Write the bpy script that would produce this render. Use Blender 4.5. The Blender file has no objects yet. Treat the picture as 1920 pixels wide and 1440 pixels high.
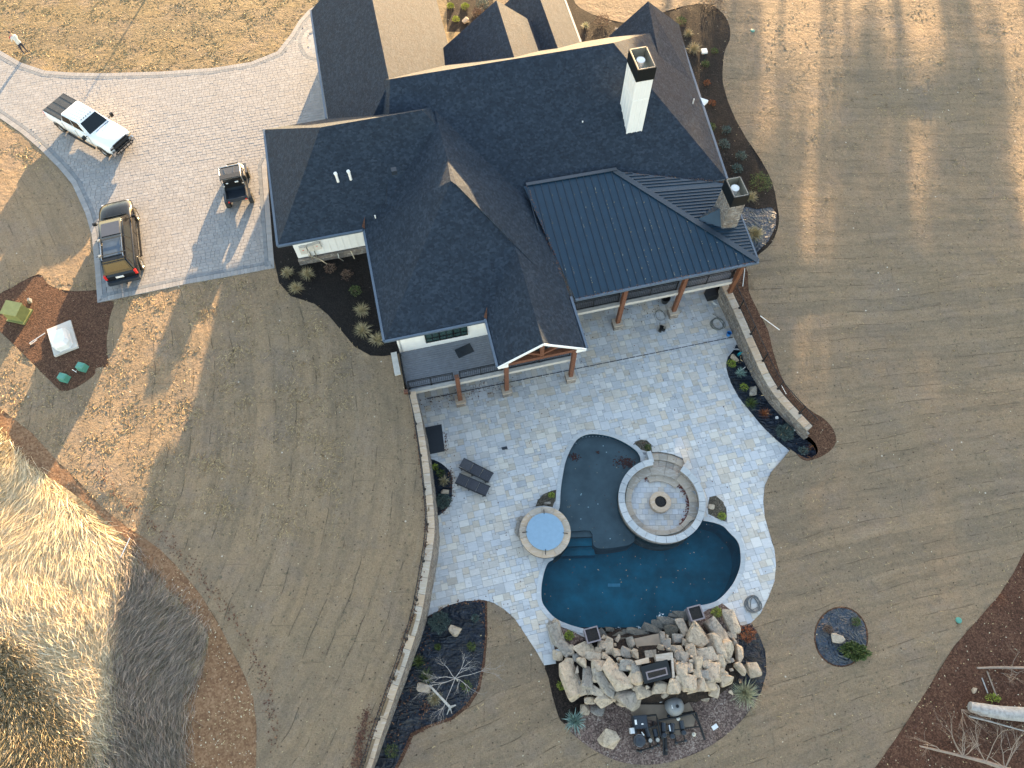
import bpy, bmesh, math, random
import numpy as np
from mathutils import Vector, Matrix
from mathutils.geometry import delaunay_2d_cdt
rng = random.Random(11); npr = np.random.default_rng(5)
R = math.radians
C = bpy.context.scene.collection
sc = bpy.context.scene
# ---------------------------------------------------------------- camera
CAMH, TILT, FPX = 40.0, R(25.6), 1356.0
cam = bpy.data.cameras.new('camera'); camo = bpy.data.objects.new('camera', cam); C.objects.link(camo)
camo.location = (0, 0, CAMH); camo.rotation_euler = (TILT, 0, 0)
cam.sensor_width = 36; cam.lens = 36*FPX/1920; cam.clip_end = 3000; cam.clip_start = 0.5
sc.camera = camo
sc.render.resolution_x = 1024; sc.render.resolution_y = 768
# ---------------------------------------------------------------- sky, sun, exposure
SUN_EL, SUN_AZ = R(8.2), R(79.7)          # azimuth: world angle of the direction towards the sun
w = bpy.data.worlds.new('World'); sc.world = w; w.use_nodes = True
nt = w.node_tree; nt.nodes.clear()
sky = nt.nodes.new('ShaderNodeTexSky'); sky.sky_type = 'NISHITA'; sky.sun_disc = False
sky.sun_elevation = SUN_EL; sky.sun_rotation = R(90) - SUN_AZ
sky.air_density = 1.0; sky.dust_density = 0.5; sky.ozone_density = 1.2
bg = nt.nodes.new('ShaderNodeBackground'); bg.inputs[1].default_value = 0.145
wo = nt.nodes.new('ShaderNodeOutputWorld')
wb = nt.nodes.new('ShaderNodeMix'); wb.data_type = 'RGBA'; wb.blend_type = 'MULTIPLY'; wb.inputs[0].default_value = 1; wb.inputs[7].default_value = (1.20, 1.0, .86, 1)
nt.links.new(sky.outputs[0], wb.inputs[6]); nt.links.new(wb.outputs[2], bg.inputs[0]); nt.links.new(bg.outputs[0], wo.inputs[0])
sl = bpy.data.lights.new('sun', 'SUN'); sl.energy = 5.0; sl.angle = R(0.5); sl.color = (1.0, 0.68, 0.35)
so = bpy.data.objects.new('sun', sl); C.objects.link(so)
SD = Vector((math.cos(SUN_EL)*math.cos(SUN_AZ), math.cos(SUN_EL)*math.sin(SUN_AZ), math.sin(SUN_EL)))
so.rotation_euler = SD.to_track_quat('Z', 'Y').to_euler(); so.location = (0, 60, 60)
sc.view_settings.view_transform = 'Standard'; sc.view_settings.look = 'None'
sc.view_settings.exposure = 2.8; sc.view_settings.gamma = 1.0
# ---------------------------------------------------------------- places
def P(u, v, z=0.0):
    x = (u-960)/FPX; y = -(v-720)/FPX
    dy = y*math.cos(TILT)+math.sin(TILT); dz = y*math.sin(TILT)-math.cos(TILT)
    t = (CAMH-z)/-dz
    return (x*t, dy*t)
HA = R(13.3)
def hf(u, v, z):
    x, y = P(u, v, z); y -= 35
    return (x*math.cos(HA)+y*math.sin(HA), -x*math.sin(HA)+y*math.cos(HA))
def hw(a, b):
    return (a*math.cos(HA)-b*math.sin(HA), a*math.sin(HA)+b*math.cos(HA)+35)
def mkfield(pts):
    A = np.array([P(u, v, z)+(z,) for u, v, z in pts])
    def f(x, y):
        x = np.asarray(x, float); y = np.asarray(y, float)
        d = (x[..., None]-A[:, 0])**2+(y[..., None]-A[:, 1])**2+2.5
        wt = d**-1.9
        r = (wt*A[:, 2]).sum(-1)/wt.sum(-1)
        return r
    return f
FW = mkfield([(0,150,2.8),(300,150,2.9),(550,150,2.9),(500,400,2.8),(200,550,2.8),(515,520,2.8),(350,535,2.8),(620,560,2.75),(700,660,2.75),(760,735,3.0),(100,650,2.78),
 (50,800,2.7),(200,880,2.7),(400,800,2.7),(600,800,2.85),(783,800,3.0),(794,870,3.0),(803,940,3.0),(809,990,2.95),(795,1080,2.75),(781,1155,2.45),(758,1230,2.05),(600,1100,2.5),(400,1100,2.4),
 (250,1010,2.5),(100,1100,2.5),(200,1300,2.15),(450,1300,1.8),(732,1305,1.7),(706,1380,1.4),(687,1440,1.15),(640,1560,.8),(450,1440,1.3),(0,1440,2.1),(0,1000,2.6),(600,1300,1.7),(600,1440,1.2),
 (-300,800,2.6),(-300,200,2.8),(0,-300,3.2),(700,-300,3.0),(1200,-300,3.0),(1700,-300,3.0),(-400,1500,2.1),(100,320,2.8),(60,450,2.82)])
FE = mkfield([(700,-300,3.0),(1200,-300,3.0),(0,-300,3.2),(1700,-300,3.0),(2300,-200,2.8),(1100,20,2.8),(1330,50,2.8),(1700,50,2.7),(1350,250,2.7),(1400,400,2.4),(1440,460,2.1),(1400,500,1.6),(1395,560,1.35),(1410,600,1.3),
 (1425,640,1.3),(1440,680,1.1),(1470,725,1.0),(1500,765,.9),(1530,790,.8),(1550,830,.3),(1515,862,.03),(1475,860,0),(1437,910,0),(1434,960,0),(1443,1000,0),(1455,1050,0),(1450,1100,0),(1425,1150,0),
 (1700,400,2.0),(1650,700,1.0),(1600,950,.2),(1800,1100,.1),(1900,800,.8),(1900,400,2.0),(1500,1300,-.05),(1400,1440,-.15),(1200,1440,-.1),(1000,1440,-.1),(900,1350,0),(760,1440,0),(700,1560,0),(940,1140,0),(1000,1230,0),
 (1020,1250,0),(905,1200,0),(960,1300,0),(1040,1330,0),(1700,1400,-.2),(1900,1300,-.2),(2300,800,.8),(2300,1500,-.3),(1200,1700,-.3),(1200,1300,0),(1380,1250,0),(1100,1200,0),(1577,1194,0)])
F0 = lambda x, y: np.zeros(np.shape(x))
def G(u, v, f):
    z = 0.0
    for _ in range(9):
        x, y = P(u, v, z); z = float(f(x, y))
    return (x, y, z)
def GL(pts, f): return [G(u, v, f)[:2] for u, v in pts]
# ---------------------------------------------------------------- materials
class NT:
    def __init__(s, name):
        s.m = bpy.data.materials.new(name); s.m.use_nodes = True; s.t = s.m.node_tree; s.t.nodes.clear()
        s.out = s.t.nodes.new('ShaderNodeOutputMaterial'); s.b = s.t.nodes.new('ShaderNodeBsdfPrincipled')
        s.t.links.new(s.b.outputs[0], s.out.inputs[0])
        s.geo = s.t.nodes.new('ShaderNodeNewGeometry'); s.pos = s.geo.outputs['Position']
        s.obj = None
    def n(s, typ, **k):
        nd = s.t.nodes.new(typ)
        for a, b in k.items(): setattr(nd, a, b)
        return nd
    def l(s, a, b): s.t.links.new(a, b)
    def local(s):
        tc = s.n('ShaderNodeTexCoord'); s.pos = tc.outputs['Object']; return s
    def map(s, scale=(1,1,1), rot=(0,0,0), loc=(0,0,0)):
        m = s.n('ShaderNodeMapping'); m.inputs['Scale'].default_value = scale; m.inputs['Rotation'].default_value = rot; m.inputs['Location'].default_value = loc
        s.l(s.pos, m.inputs['Vector']); return m.outputs[0]
    def noise(s, scale, detail=4, rough=.6, vec=None, dist=0.0):
        n = s.n('ShaderNodeTexNoise'); n.inputs['Scale'].default_value = scale; n.inputs['Detail'].default_value = detail
        n.inputs['Roughness'].default_value = rough; n.inputs['Distortion'].default_value = dist
        s.l(vec or s.pos, n.inputs['Vector']); return n.outputs[0]
    def vor(s, scale, vec=None, out='Distance', feature='F1'):
        n = s.n('ShaderNodeTexVoronoi'); n.feature = feature; n.inputs['Scale'].default_value = scale
        s.l(vec or s.pos, n.inputs['Vector']); return n.outputs[out]
    def ramp(s, fac, stops):
        r = s.n('ShaderNodeValToRGB'); e = r.color_ramp.elements
        while len(e) < len(stops): e.new(0.5)
        for i, (p, c) in enumerate(stops):
            e[i].position = p; e[i].color = (c, c, c, 1) if isinstance(c, (int, float)) else tuple(c)+(1,)
        s.l(fac, r.inputs[0]); return r.outputs[0]
    def mix(s, fac, a, b, mode='MIX'):
        m = s.n('ShaderNodeMix'); m.data_type = 'RGBA'; m.blend_type = mode
        for i, val in ((0, fac), (6, a), (7, b)):
            if isinstance(val, (int, float)): m.inputs[i].default_value = val if i == 0 else (val, val, val, 1)
            elif isinstance(val, tuple): m.inputs[i].default_value = tuple(val)+(1,)
            else: s.l(val, m.inputs[i])
        return m.outputs[2]
    def math(s, op, a, b=None, c=None):
        m = s.n('ShaderNodeMath'); m.operation = op
        for i, val in enumerate((a, b, c)):
            if val is None: continue
            if isinstance(val, (int, float)): m.inputs[i].default_value = val
            else: s.l(val, m.inputs[i])
        return m.outputs[0]
    def rnd(s, name='rnd'):
        a = s.n('ShaderNodeAttribute'); a.attribute_name = name; return a.outputs['Fac']
    def fin(s, col, rough=.8, bump=None, bd=.02, bs=1.0, metal=0.0, spec=.5, coat=0.0):
        if isinstance(col, tuple): s.b.inputs['Base Color'].default_value = tuple(col)+(1,)
        else: s.l(col, s.b.inputs['Base Color'])
        if isinstance(rough, (int, float)): s.b.inputs['Roughness'].default_value = rough
        else: s.l(rough, s.b.inputs['Roughness'])
        s.b.inputs['Metallic'].default_value = metal; s.b.inputs['Specular IOR Level'].default_value = spec
        s.b.inputs['Coat Weight'].default_value = coat
        if bump is not None:
            b = s.n('ShaderNodeBump'); b.inputs['Distance'].default_value = bd; b.inputs['Strength'].default_value = bs
            s.l(bump, b.inputs['Height']); s.l(b.outputs[0], s.b.inputs['Normal'])
        return s.m
def simple(name, c, rough=.6, var=.15, scale=6, metal=0.0, bump=.15, bd=.01, spec=.5, coat=0.0, detail=4):
    s = NT(name); n = s.noise(scale, detail)
    lo = tuple(max(0, x*(1-var)) for x in c); hi = tuple(min(1, x*(1+var)) for x in c)
    return s.fin(s.ramp(n, [(.3, lo), (.7, hi)]), rough, s.noise(scale*4, 3) if bump else None, bd, bump, metal, spec, coat)
def lawn(name, t_expr, w=1.15, tones=((.365,.246,.146),(.465,.322,.195),(.305,.217,.142)), rough_amt=1.0):
    s = NT(name)
    sep = s.n('ShaderNodeSeparateXYZ'); s.l(s.pos, sep.inputs[0]); X, Y = sep.outputs[0], sep.outputs[1]
    t, q = t_expr(s, X, Y)
    wob = s.noise(.22, 2); t = s.math('ADD', t, s.math('MULTIPLY', wob, .8))
    fr = s.math('FRACT', s.math('DIVIDE', t, w)); d = s.math('ABSOLUTE', s.math('SUBTRACT', fr, .5))
    line = s.ramp(d, [(.480, 0), (.494, 1)])
    brk = s.ramp(s.noise(.7, 4, .75), [(.49, 0), (.56, 1)])
    line = s.math('MULTIPLY', line, brk)
    idx = s.math('FLOOR', s.math('DIVIDE', t, w))
    wn = s.n('ShaderNodeTexWhiteNoise'); wn.noise_dimensions = '1D'; s.l(idx, wn.inputs['W'])
    q2 = s.math('ADD', q, s.math('MULTIPLY', wn.outputs[0], 9.0))
    fq = s.math('FRACT', s.math('DIVIDE', s.math('ADD', q2, s.math('MULTIPLY', s.noise(.8, 2), .12)), 9.0))
    cl = s.math('MULTIPLY', s.ramp(s.math('ABSOLUTE', s.math('SUBTRACT', fq, .5)), [(.4982, 0), (.4999, 1)]), .45)
    line = s.math('MAXIMUM', line, cl)
    big = s.noise(.22, 5, .65); med = s.noise(1.3, 5, .65)
    col = s.mix(s.ramp(big, [(.38, 0), (.62, 1)]), tones[0], tones[2])
    col = s.mix(s.ramp(med, [(.35, 0), (.72, .55)]), col, tones[1])
    col = s.mix(s.ramp(s.noise(.42, 4, .7, s.map((1,1,1),(0,0,.6),(7,3,0))), [(.5, 0), (.66, .5)]), col, (.285,.215,.175))
    cmb = s.n('ShaderNodeCombineXYZ'); s.l(s.math('MULTIPLY', t, 1.7), cmb.inputs[0]); s.l(s.math('MULTIPLY', q, .16), cmb.inputs[1])
    strk = s.noise(1.0, 5, .72, cmb.outputs[0])
    col = s.mix(s.ramp(strk, [(.38, .36), (.52, 0)]), col, (.12, .095, .07))
    col = s.mix(s.ramp(strk, [(.54, 0), (.70, .35)]), col, (.42, .33, .24))
    stripe = s.math('MULTIPLY', wn.outputs[0], .34)
    col = s.mix(stripe, col, (.17, .137, .105))
    # straw strands: two stretched noises at right angles
    st1 = s.noise(1.0, 4, .75, s.map((8, 34, 8), (0, 0, .4)), .6); st2 = s.noise(1.0, 4, .75, s.map((34, 9, 8), (0, 0, -.5)), .6)
    fine = s.math('MAXIMUM', st1, st2)
    col = s.mix(s.ramp(fine, [(.42, 0), (.66, .85)]), s.mix(.42, col, 0.0), s.mix(.14, col, (.64, .52, .34)))
    speck = s.ramp(s.noise(4.6, 5, .78), [(.58, 0), (.66, 1)])
    col = s.mix(s.math('MULTIPLY', speck, .7), col, (.075, .075, .05))
    sp2 = s.ramp(s.vor(2.2), [(.07, 1), (.11, 0)])
    col = s.mix(s.math('MULTIPLY', sp2, .8), col, (.05, .035, .025))
    sp3 = s.ramp(s.vor(.9, s.map((1, 1, 1), (0, 0, 1), (3, 8, 1))), [(.03, 1), (.05, 0)])
    col = s.mix(sp3, col, (.55, .5, .42))
    col = s.mix(s.math('MULTIPLY', line, .6), col, (.05, .045, .035))
    h = s.math('ADD', s.math('MULTIPLY', fine, .18), s.math('MULTIPLY', s.noise(2.4, 6, .72, None, .5), 1.0))
    h = s.math('SUBTRACT', h, s.math('MULTIPLY', line, .25))
    return s.fin(col, .9, h, .20*rough_amt, 1.0, spec=.25)
def t_west(s, X, Y):
    yy = s.math('SUBTRACT', Y, 13.0)
    return s.math('ADD', X, s.math('MULTIPLY', s.math('MULTIPLY', yy, yy), .020)), Y
def t_east(s, X, Y):
    k = s.math('MULTIPLY', s.math('MAXIMUM', s.math('SUBTRACT', 32.0, Y), 0.0), .012)
    return s.math('SUBTRACT', Y, s.math('MULTIPLY', X, k)), X
def t_north(s, X, Y):
    return s.math('ADD', Y, s.math('MULTIPLY', X, -.12)), X
M = {}
M['lawn_w'] = lawn('straw_lawn_west', t_west)
M['lawn_e'] = lawn('straw_lawn_east', t_east, tones=((.345,.236,.146),(.435,.302,.192),(.285,.208,.140)))
M['lawn_n'] = lawn('straw_lawn_north', t_north, w=2.6, tones=((.28,.20,.105),(.355,.275,.155),(.225,.162,.083)), rough_amt=1.3)
def ground(name, stops, scale, rough=.95, bd=.05, vs=14, speck=None):
    s = NT(name); v = s.vor(vs, out='Color'); n = s.noise(scale, 6, .7)
    sep = s.n('ShaderNodeSeparateColor'); s.l(v, sep.inputs[0])
    f = s.math('ADD', s.math('MULTIPLY', n, .55), s.math('MULTIPLY', sep.outputs[0], .45))
    col = s.ramp(f, stops)
    if speck:
        sp = s.ramp(s.vor(speck[0]), [(speck[1], 1), (speck[1]*1.5, 0)]); col = s.mix(sp, col, speck[2])
    return s.fin(col, rough, s.math('ADD', s.math('MULTIPLY', sep.outputs[1], .5), s.noise(scale*2, 5, .7)), bd, 1.0, spec=.3)
M['mulch_black'] = ground('black_mulch', [(.25,(.004,.003,.003)),(.6,(.011,.009,.009)),(.85,(.026,.02,.018))], 5, vs=22, speck=(2.2,.04,(.22,.2,.17)))
M['mulch_dark'] = ground('dark_mulch', [(.25,(.007,.005,.004)),(.6,(.022,.015,.012)),(.85,(.06,.042,.032))], 4, vs=20, speck=(2.4,.05,(.4,.34,.27)))
M['mulch_red'] = ground('red_brown_mulch', [(.25,(.04,.02,.012)),(.55,(.10,.048,.028)),(.85,(.20,.11,.07))], 5, vs=20, speck=(2.5,.05,(.38,.27,.19)))
M['dirt'] = ground('red_clay_dirt', [(.2,(.034,.014,.008)),(.5,(.082,.036,.021)),(.85,(.16,.083,.05))], .8, vs=16, speck=(3.0,.05,(.35,.26,.19)))
M['clay'] = ground('orange_clay', [(.2,(.12,.06,.032)),(.5,(.205,.113,.060)),(.85,(.31,.19,.11))], .7, vs=12, speck=(2.6,.045,(.45,.38,.3)))
M['gravel'] = ground('pea_gravel', [(.25,(.06,.042,.036)),(.5,(.15,.10,.085)),(.7,(.27,.20,.165)),(.9,(.5,.44,.39))], 1.2, vs=17, bd=.04)
M['planter_soil'] = ground('planter_soil', [(.25,(.04,.035,.028)),(.6,(.10,.085,.065)),(.85,(.22,.19,.15))], 3, vs=18)
M['dry_ground'] = ground('dry_grass_soil', [(.2,(.14,.10,.055)),(.5,(.30,.22,.12)),(.85,(.48,.38,.23))], .9, vs=9, bd=.06)
s = NT('landscape_fabric'); wr = s.noise(1.0, 4, .5, s.map((.9, 3.2, 1), (0, 0, 1.3)), 1.6); wr2 = s.noise(1.7, 3, .5, None, 2.0)
n = s.noise(5, 4)
M['fabric'] = s.fin(s.ramp(n, [(.3, (.008,.014,.026)), (.7, (.015,.025,.045))]), .36, s.math('ADD', wr, s.math('MULTIPLY', wr2, .7)), .60, 1.0, spec=.32)
s = NT('crinkled_plastic_sheet'); wr = s.noise(2.0, 2, .5, None, 2.8)
M['plastic'] = s.fin(s.ramp(s.noise(2, 4), [(.3, (.016,.026,.044)), (.7, (.032,.047,.072))]), .3, wr, .28, 1.0)
def stoney(name, tones, scale=2.5, rough=.75, bd=.012, usernd=True, vein=True):
    s = NT(name); r = s.rnd() if usernd else s.noise(.4, 1)
    k = len(tones); base = s.ramp(r, [((i+.5)/k, t) for i, t in enumerate(tones)])
    n = s.noise(scale, 6, .65, None, .6)
    col = s.mix(s.ramp(n, [(.3, .0), (.7, .5)]), base, s.mix(.5, base, (.55,.55,.55), 'OVERLAY'))
    if vein:
        vn = s.noise(1.0, 4, .6, s.map((2, 9, 4), (0, 0, .9)), 1.2)
        col = s.mix(s.ramp(vn, [(.5, 0), (.62, .45)]), col, s.mix(.5, base, (.7,.68,.66)))
    dirt = s.ramp(s.noise(.5, 5, .7), [(.52, 0), (.75, .35)])
    col = s.mix(dirt, col, (.2,.19,.18))
    return s.fin(col, rough, n, bd, .7)
M['tile'] = stoney('travertine_paver', [(0.4, 0.41, 0.429),(0.473, 0.48, 0.494),(0.376, 0.382, 0.398),(0.545, 0.538, 0.535),(0.465, 0.429, 0.387),(0.384, 0.406, 0.444),(0.521, 0.523, 0.535),(0.352, 0.359, 0.376),(0.553, 0.499, 0.437),(0.449, 0.457, 0.482),(0.585, 0.562, 0.535),(0.432, 0.41, 0.387),(.52,.45,.37),(.40,.36,.31),(.56,.52,.46)], 3.5, .55)
M['joint'] = simple('sand_joint', (.26,.27,.285), .95, .25, 3)
M['coping'] = stoney('coping_stone', [(.36,.38,.40),(.42,.43,.44),(.32,.34,.36)], 3, .6)
M['cap'] = stoney('sandstone_cap', [(.44,.32,.22),(.50,.37,.26),(.37,.29,.22),(.42,.35,.28)], 2.5, .8)
M['tanstone'] = stoney('tan_bench_stone', [(.38,.31,.245),(.45,.37,.29),(.30,.26,.22)], 2.0, .75)
M['wallstone'] = stoney('stacked_wall_stone', [(.13,.112,.10),(.18,.15,.13),(.105,.095,.09),(.22,.18,.15),(.15,.12,.10)], 6, .9, .03)
M['paver'] = stoney('concrete_paver', [(.25,.24,.238),(.29,.28,.275),(.225,.22,.222),(.265,.25,.24)], 5, .75, .006, vein=False)
M['paver_dark'] = stoney('dark_border_paver', [(.16,.17,.185),(.19,.20,.21),(.14,.15,.165)], 5, .75, .006, vein=False)
def rockmat(name, a, b, c):
    s = NT(name).local(); n = s.noise(1.6, 7, .68, None, 1.0); m2 = s.noise(6, 5, .7)
    col = s.ramp(n, [(.28, a), (.5, b), (.7, c)]); oi = s.n('ShaderNodeObjectInfo')
    col = s.mix(s.math('MULTIPLY', oi.outputs['Random'], .45), col, s.mix(.5, col, (.34,.35,.36)))
    col = s.mix(s.ramp(m2, [(.52, 0), (.7, .7)]), col, (.10,.09,.08))
    return s.fin(col, .9, s.math('ADD', n, s.math('MULTIPLY', m2, .6)), .22, 1.0, spec=.3)
M['rock'] = rockmat('sandstone_boulder', (.33,.25,.18), (.55,.435,.315), (.74,.60,.445))
M['rock_grey'] = rockmat('grey_boulder', (.18,.155,.13), (.35,.305,.255), (.52,.455,.38))
M['rock_wet'] = rockmat('mossy_wet_boulder', (.05,.05,.04), (.11,.10,.08), (.20,.18,.14))
s = NT('roof_shingle')
sepn = s.n('ShaderNodeTexCoord')
sh = s.noise(1.3, 4, .7); sg = s.noise(16, 3, .8); vv = s.vor(1.0, s.map((7, 7, 12)), out='Color'); sp = s.n('ShaderNodeSeparateColor'); s.l(vv, sp.inputs[0])
col = s.ramp(s.math('ADD', s.math('MULTIPLY', sp.outputs[0], .5), s.math('MULTIPLY', sh, .5)), [(.25, (.010,.017,.029)), (.55, (.016,.027,.044)), (.85, (.030,.044,.066))])
M['shingle'] = s.fin(col, .8, s.math('ADD', sg, s.math('MULTIPLY', sp.outputs[1], .7)), .03, 1.0, spec=.26)
M['metalroof'] = simple('painted_metal_roof', (.007,.029,.054), .38, .12, 1.5, .0, .1, .01, spec=.45)
M['seam'] = simple('metal_seam', (.010,.022,.038), .35, .12, 3, .0, 0, spec=.7)
M['white'] = simple('white_board_siding', (.70,.70,.70), .55, .03, 3, bump=.05)
M['trim'] = simple('white_trim', (.74,.74,.74), .5, .02, 3, bump=0)
M['gutter'] = simple('dark_gutter', (.09,.12,.16), .4, .1, 3, .2, 0)
M['soffit'] = simple('soffit', (.3,.3,.3), .8, .1, 2)
M['wood'] = simple('stained_timber', (.13,.050,.025), .6, .35, 9, bump=.4)
M['deck'] = simple('grey_deck_board', (.17,.185,.215), .7, .12, 4, bump=.2)
M['deckedge'] = simple('concrete_deck_edge', (.40,.38,.36), .8, .1, 4)
M['black'] = simple('black_metal', (.012,.013,.015), .4, .2, 8, .3, 0)
M['cap_black'] = simple('black_cap_metal', (.007,.008,.008), .35, .2, 3, 0, 0)
M['steel'] = simple('galvanised_steel', (.45,.42,.36), .38, .12, 6, .8, 0)
M['whitemetal'] = simple('white_painted_metal', (.75,.75,.74), .4, .05, 5, 0, 0)
M['glass'] = simple('dark_window_glass', (.02,.045,.045), .08, .2, 2, 0, 0, spec=.9)
M['concrete'] = simple('concrete_pad', (.50,.47,.43), .85, .12, 3)
M['pad_brown'] = simple('stained_concrete', (.27,.21,.155), .85, .18, 1.5)
M['green'] = simple('green_plastic_lid', (.07,.24,.19), .5, .12, 5)
M['olive'] = simple('olive_painted_metal', (.20,.21,.075), .5, .15, 4)
M['palegrey'] = simple('pale_plastic', (.72,.72,.72), .4, .05, 4, 0, 0)
M['darkpl'] = simple('dark_plastic', (.02,.027,.038), .4, .2, 8, 0, 0)
M['greypl'] = simple('grey_tank_plastic', (.17,.18,.19), .45, .12, 5, 0, 0)
M['bluecover'] = simple('blue_spa_cover', (.22,.335,.45), .75, .06, 5)
M['mat'] = simple('dark_solar_mat', (.010,.016,.025), .55, .15, 9)
M['lounge'] = simple('charcoal_sling_fabric', (.04,.042,.055), .7, .15, 9)
M['blue'] = simple('blue_plastic', (.02,.15,.42), .4, .1, 5, 0, 0)
M['teal'] = simple('teal_plastic', (.02,.28,.33), .4, .1, 5, 0, 0)
M['hose'] = simple('grey_hose', (.10,.105,.11), .5, .2, 5, 0, 0)
M['cord'] = simple('olive_hose', (.16,.165,.15), .6, .2, 5, 0, 0)
M['lava'] = simple('black_lava_rock', (.012,.010,.010), .9, .6, 14, bump=1, bd=.03)
M['firebox'] = simple('purple_grey_fire_bowl', (.20,.17,.18), .7, .1, 5)
M['pvc'] = simple('white_pvc', (.75,.74,.72), .4, .03, 5, 0, 0)
M['bark'] = simple('grey_bark', (.36,.34,.32), .9, .3, 6, bump=.6, bd=.02)
M['darkbark'] = simple('brown_bark', (.10,.075,.055), .9, .3, 6, bump=.6, bd=.02)
M['twig'] = simple('pale_twig', (.33,.31,.30), .85, .2, 8, 0, 0)
M['twig2'] = simple('tan_twig', (.27,.21,.165), .85, .2, 8, 0, 0)
def leafmat(name, tones, rough=.6):
    s = NT(name); k = len(tones)
    return s.fin(s.ramp(s.rnd(), [((i+.5)/k, t) for i, t in enumerate(tones)]), rough, spec=.3)
M['straw'] = leafmat('dry_ornamental_grass', [(.30,.24,.14),(.40,.33,.20),(.20,.19,.10),(.46,.39,.25)])
M['tall'] = leafmat('tall_dry_grass', [(.66,.51,.31),(.80,.66,.44),(.48,.35,.19),(.86,.75,.56),(.64,.51,.33)])
M['straw_clod'] = leafmat('straw_clod', [(.38,.275,.145),(.48,.355,.19),(.31,.225,.12),(.42,.31,.165),(.22,.16,.09)])
M['straw_clod_n'] = leafmat('golden_straw_clod', [(.40,.30,.145),(.50,.385,.20),(.31,.23,.11),(.44,.34,.175)])
M['tall3'] = leafmat('shaded_grey_grass', [(.24,.185,.15),(.36,.29,.24),(.14,.125,.09),(.48,.39,.32),(.09,.085,.055)])  # darker copy of the tall grass, house shade put into the blade colours
M['tall2'] = leafmat('weathered_brush', [(.16,.13,.08),(.24,.19,.11),(.10,.10,.05),(.33,.27,.17),(.13,.09,.05)])
M['leaf_blue'] = leafmat('blue_green_juniper', [(.05,.085,.08),(.08,.12,.115),(.035,.06,.055),(.12,.16,.155)])
M['leaf_green'] = leafmat('green_leaves', [(.05,.08,.025),(.08,.12,.03),(.035,.05,.02),(.14,.17,.05)])
M['leaf_lime'] = leafmat('lime_leaves', [(.22,.27,.04),(.32,.36,.06),(.14,.20,.03)])
M['leaf_yucca'] = leafmat('blue_yucca_blades', [(.20,.30,.27),(.28,.38,.35),(.15,.23,.2)])
M['leaf_pale'] = leafmat('pale_spiky_blades', [(.38,.38,.26),(.46,.44,.30),(.28,.30,.2)])
M['leaf_rust'] = leafmat('rusty_leaves', [(.22,.07,.03),(.32,.12,.05),(.16,.05,.02)])
M['leaf_brown'] = leafmat('fallen_leaves', [(.085,.035,.022),(.13,.055,.032),(.06,.024,.018),(.20,.11,.06)])
M['leaf_red'] = leafmat('wet_red_leaves', [(.16,.03,.022),(.10,.02,.016),(.2,.05,.03)])
M['leaf_pale_l'] = leafmat('pale_fallen_leaves', [(.55,.45,.25),(.45,.35,.2),(.62,.58,.45)])
M['twigbush'] = leafmat('dry_twig_bush', [(.13,.085,.06),(.20,.13,.10),(.09,.06,.045)])
M['basin'] = simple('dark_teal_plaster', (.008,.155,.225), .8, .35, .8)
M['shelf'] = simple('slate_plaster', (.15,.17,.185), .8, .2, 1.2)
s = NT('pool_water'); s.t.nodes.remove(s.b)
tr = s.n('ShaderNodeBsdfTransparent'); tr.inputs[0].default_value = (.72,.86,.90,1)
gl = s.n('ShaderNodeBsdfGlossy'); gl.inputs['Roughness'].default_value = .04
bp = s.n('ShaderNodeBump'); bp.inputs['Distance'].default_value = .012; bp.inputs['Strength'].default_value = .5; s.l(s.noise(4.5, 3, .5), bp.inputs['Height'])
fr = s.n('ShaderNodeFresnel'); fr.inputs[0].default_value = 1.33; s.l(bp.outputs[0], fr.inputs['Normal']); s.l(bp.outputs[0], gl.inputs['Normal'])
mx = s.n('ShaderNodeMixShader'); s.l(fr.outputs[0], mx.inputs[0]); s.l(tr.outputs[0], mx.inputs[1]); s.l(gl.outputs[0], mx.inputs[2]); s.l(mx.outputs[0], s.out.inputs[0])
M['water'] = s.m
M['foam'] = simple('splash_foam', (.55,.66,.72), .5, .1, 8)
M['paint_white'] = simple('white_car_paint', (.78,.79,.80), .25, .01, 2, 0, 0, coat=.6)
M['paint_black'] = simple('black_car_paint', (.010,.011,.013), .15, .05, 2, 0, 0, spec=.35, coat=.0)
M['paint_grey'] = simple('grey_utv_plastic', (.075,.072,.07), .35, .1, 5, .2, 0, coat=.3)
M['tonneau'] = simple('vinyl_tonneau_cover', (.035,.033,.03), .38, .25, 3, 0, .3)
M['carglass'] = simple('tinted_car_glass', (.008,.012,.015), .07, .05, 2, 0, 0, spec=.4)
M['tyre'] = simple('tyre_rubber', (.02,.02,.02), .85, .1, 8, 0, 0)
M['rim'] = simple('alloy_rim', (.42,.42,.42), .35, .05, 8, .7, 0)
M['chrome'] = simple('chrome', (.6,.6,.6), .15, .02, 8, 1.0, 0)
M['red'] = simple('red_lamp_lens', (.55,.02,.015), .3, .05, 8, 0, 0)
M['headlamp'] = simple('headlamp_lens', (.65,.67,.68), .15, .05, 8, 0, 0)
M['skin'] = simple('skin', (.5,.3,.22), .6, .05, 8, 0, 0)
M['jeans'] = simple('dark_jeans', (.022,.026,.045), .8, .1, 8, 0, 0)
M['jacket'] = simple('pale_jacket', (.55,.53,.48), .8, .1, 8, 0, 0)
M['redcloth'] = simple('red_cloth', (.38,.05,.045), .8, .1, 8, 0, 0)
M['shoe'] = simple('pale_shoe', (.6,.57,.52), .7, .1, 8, 0, 0)
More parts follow.
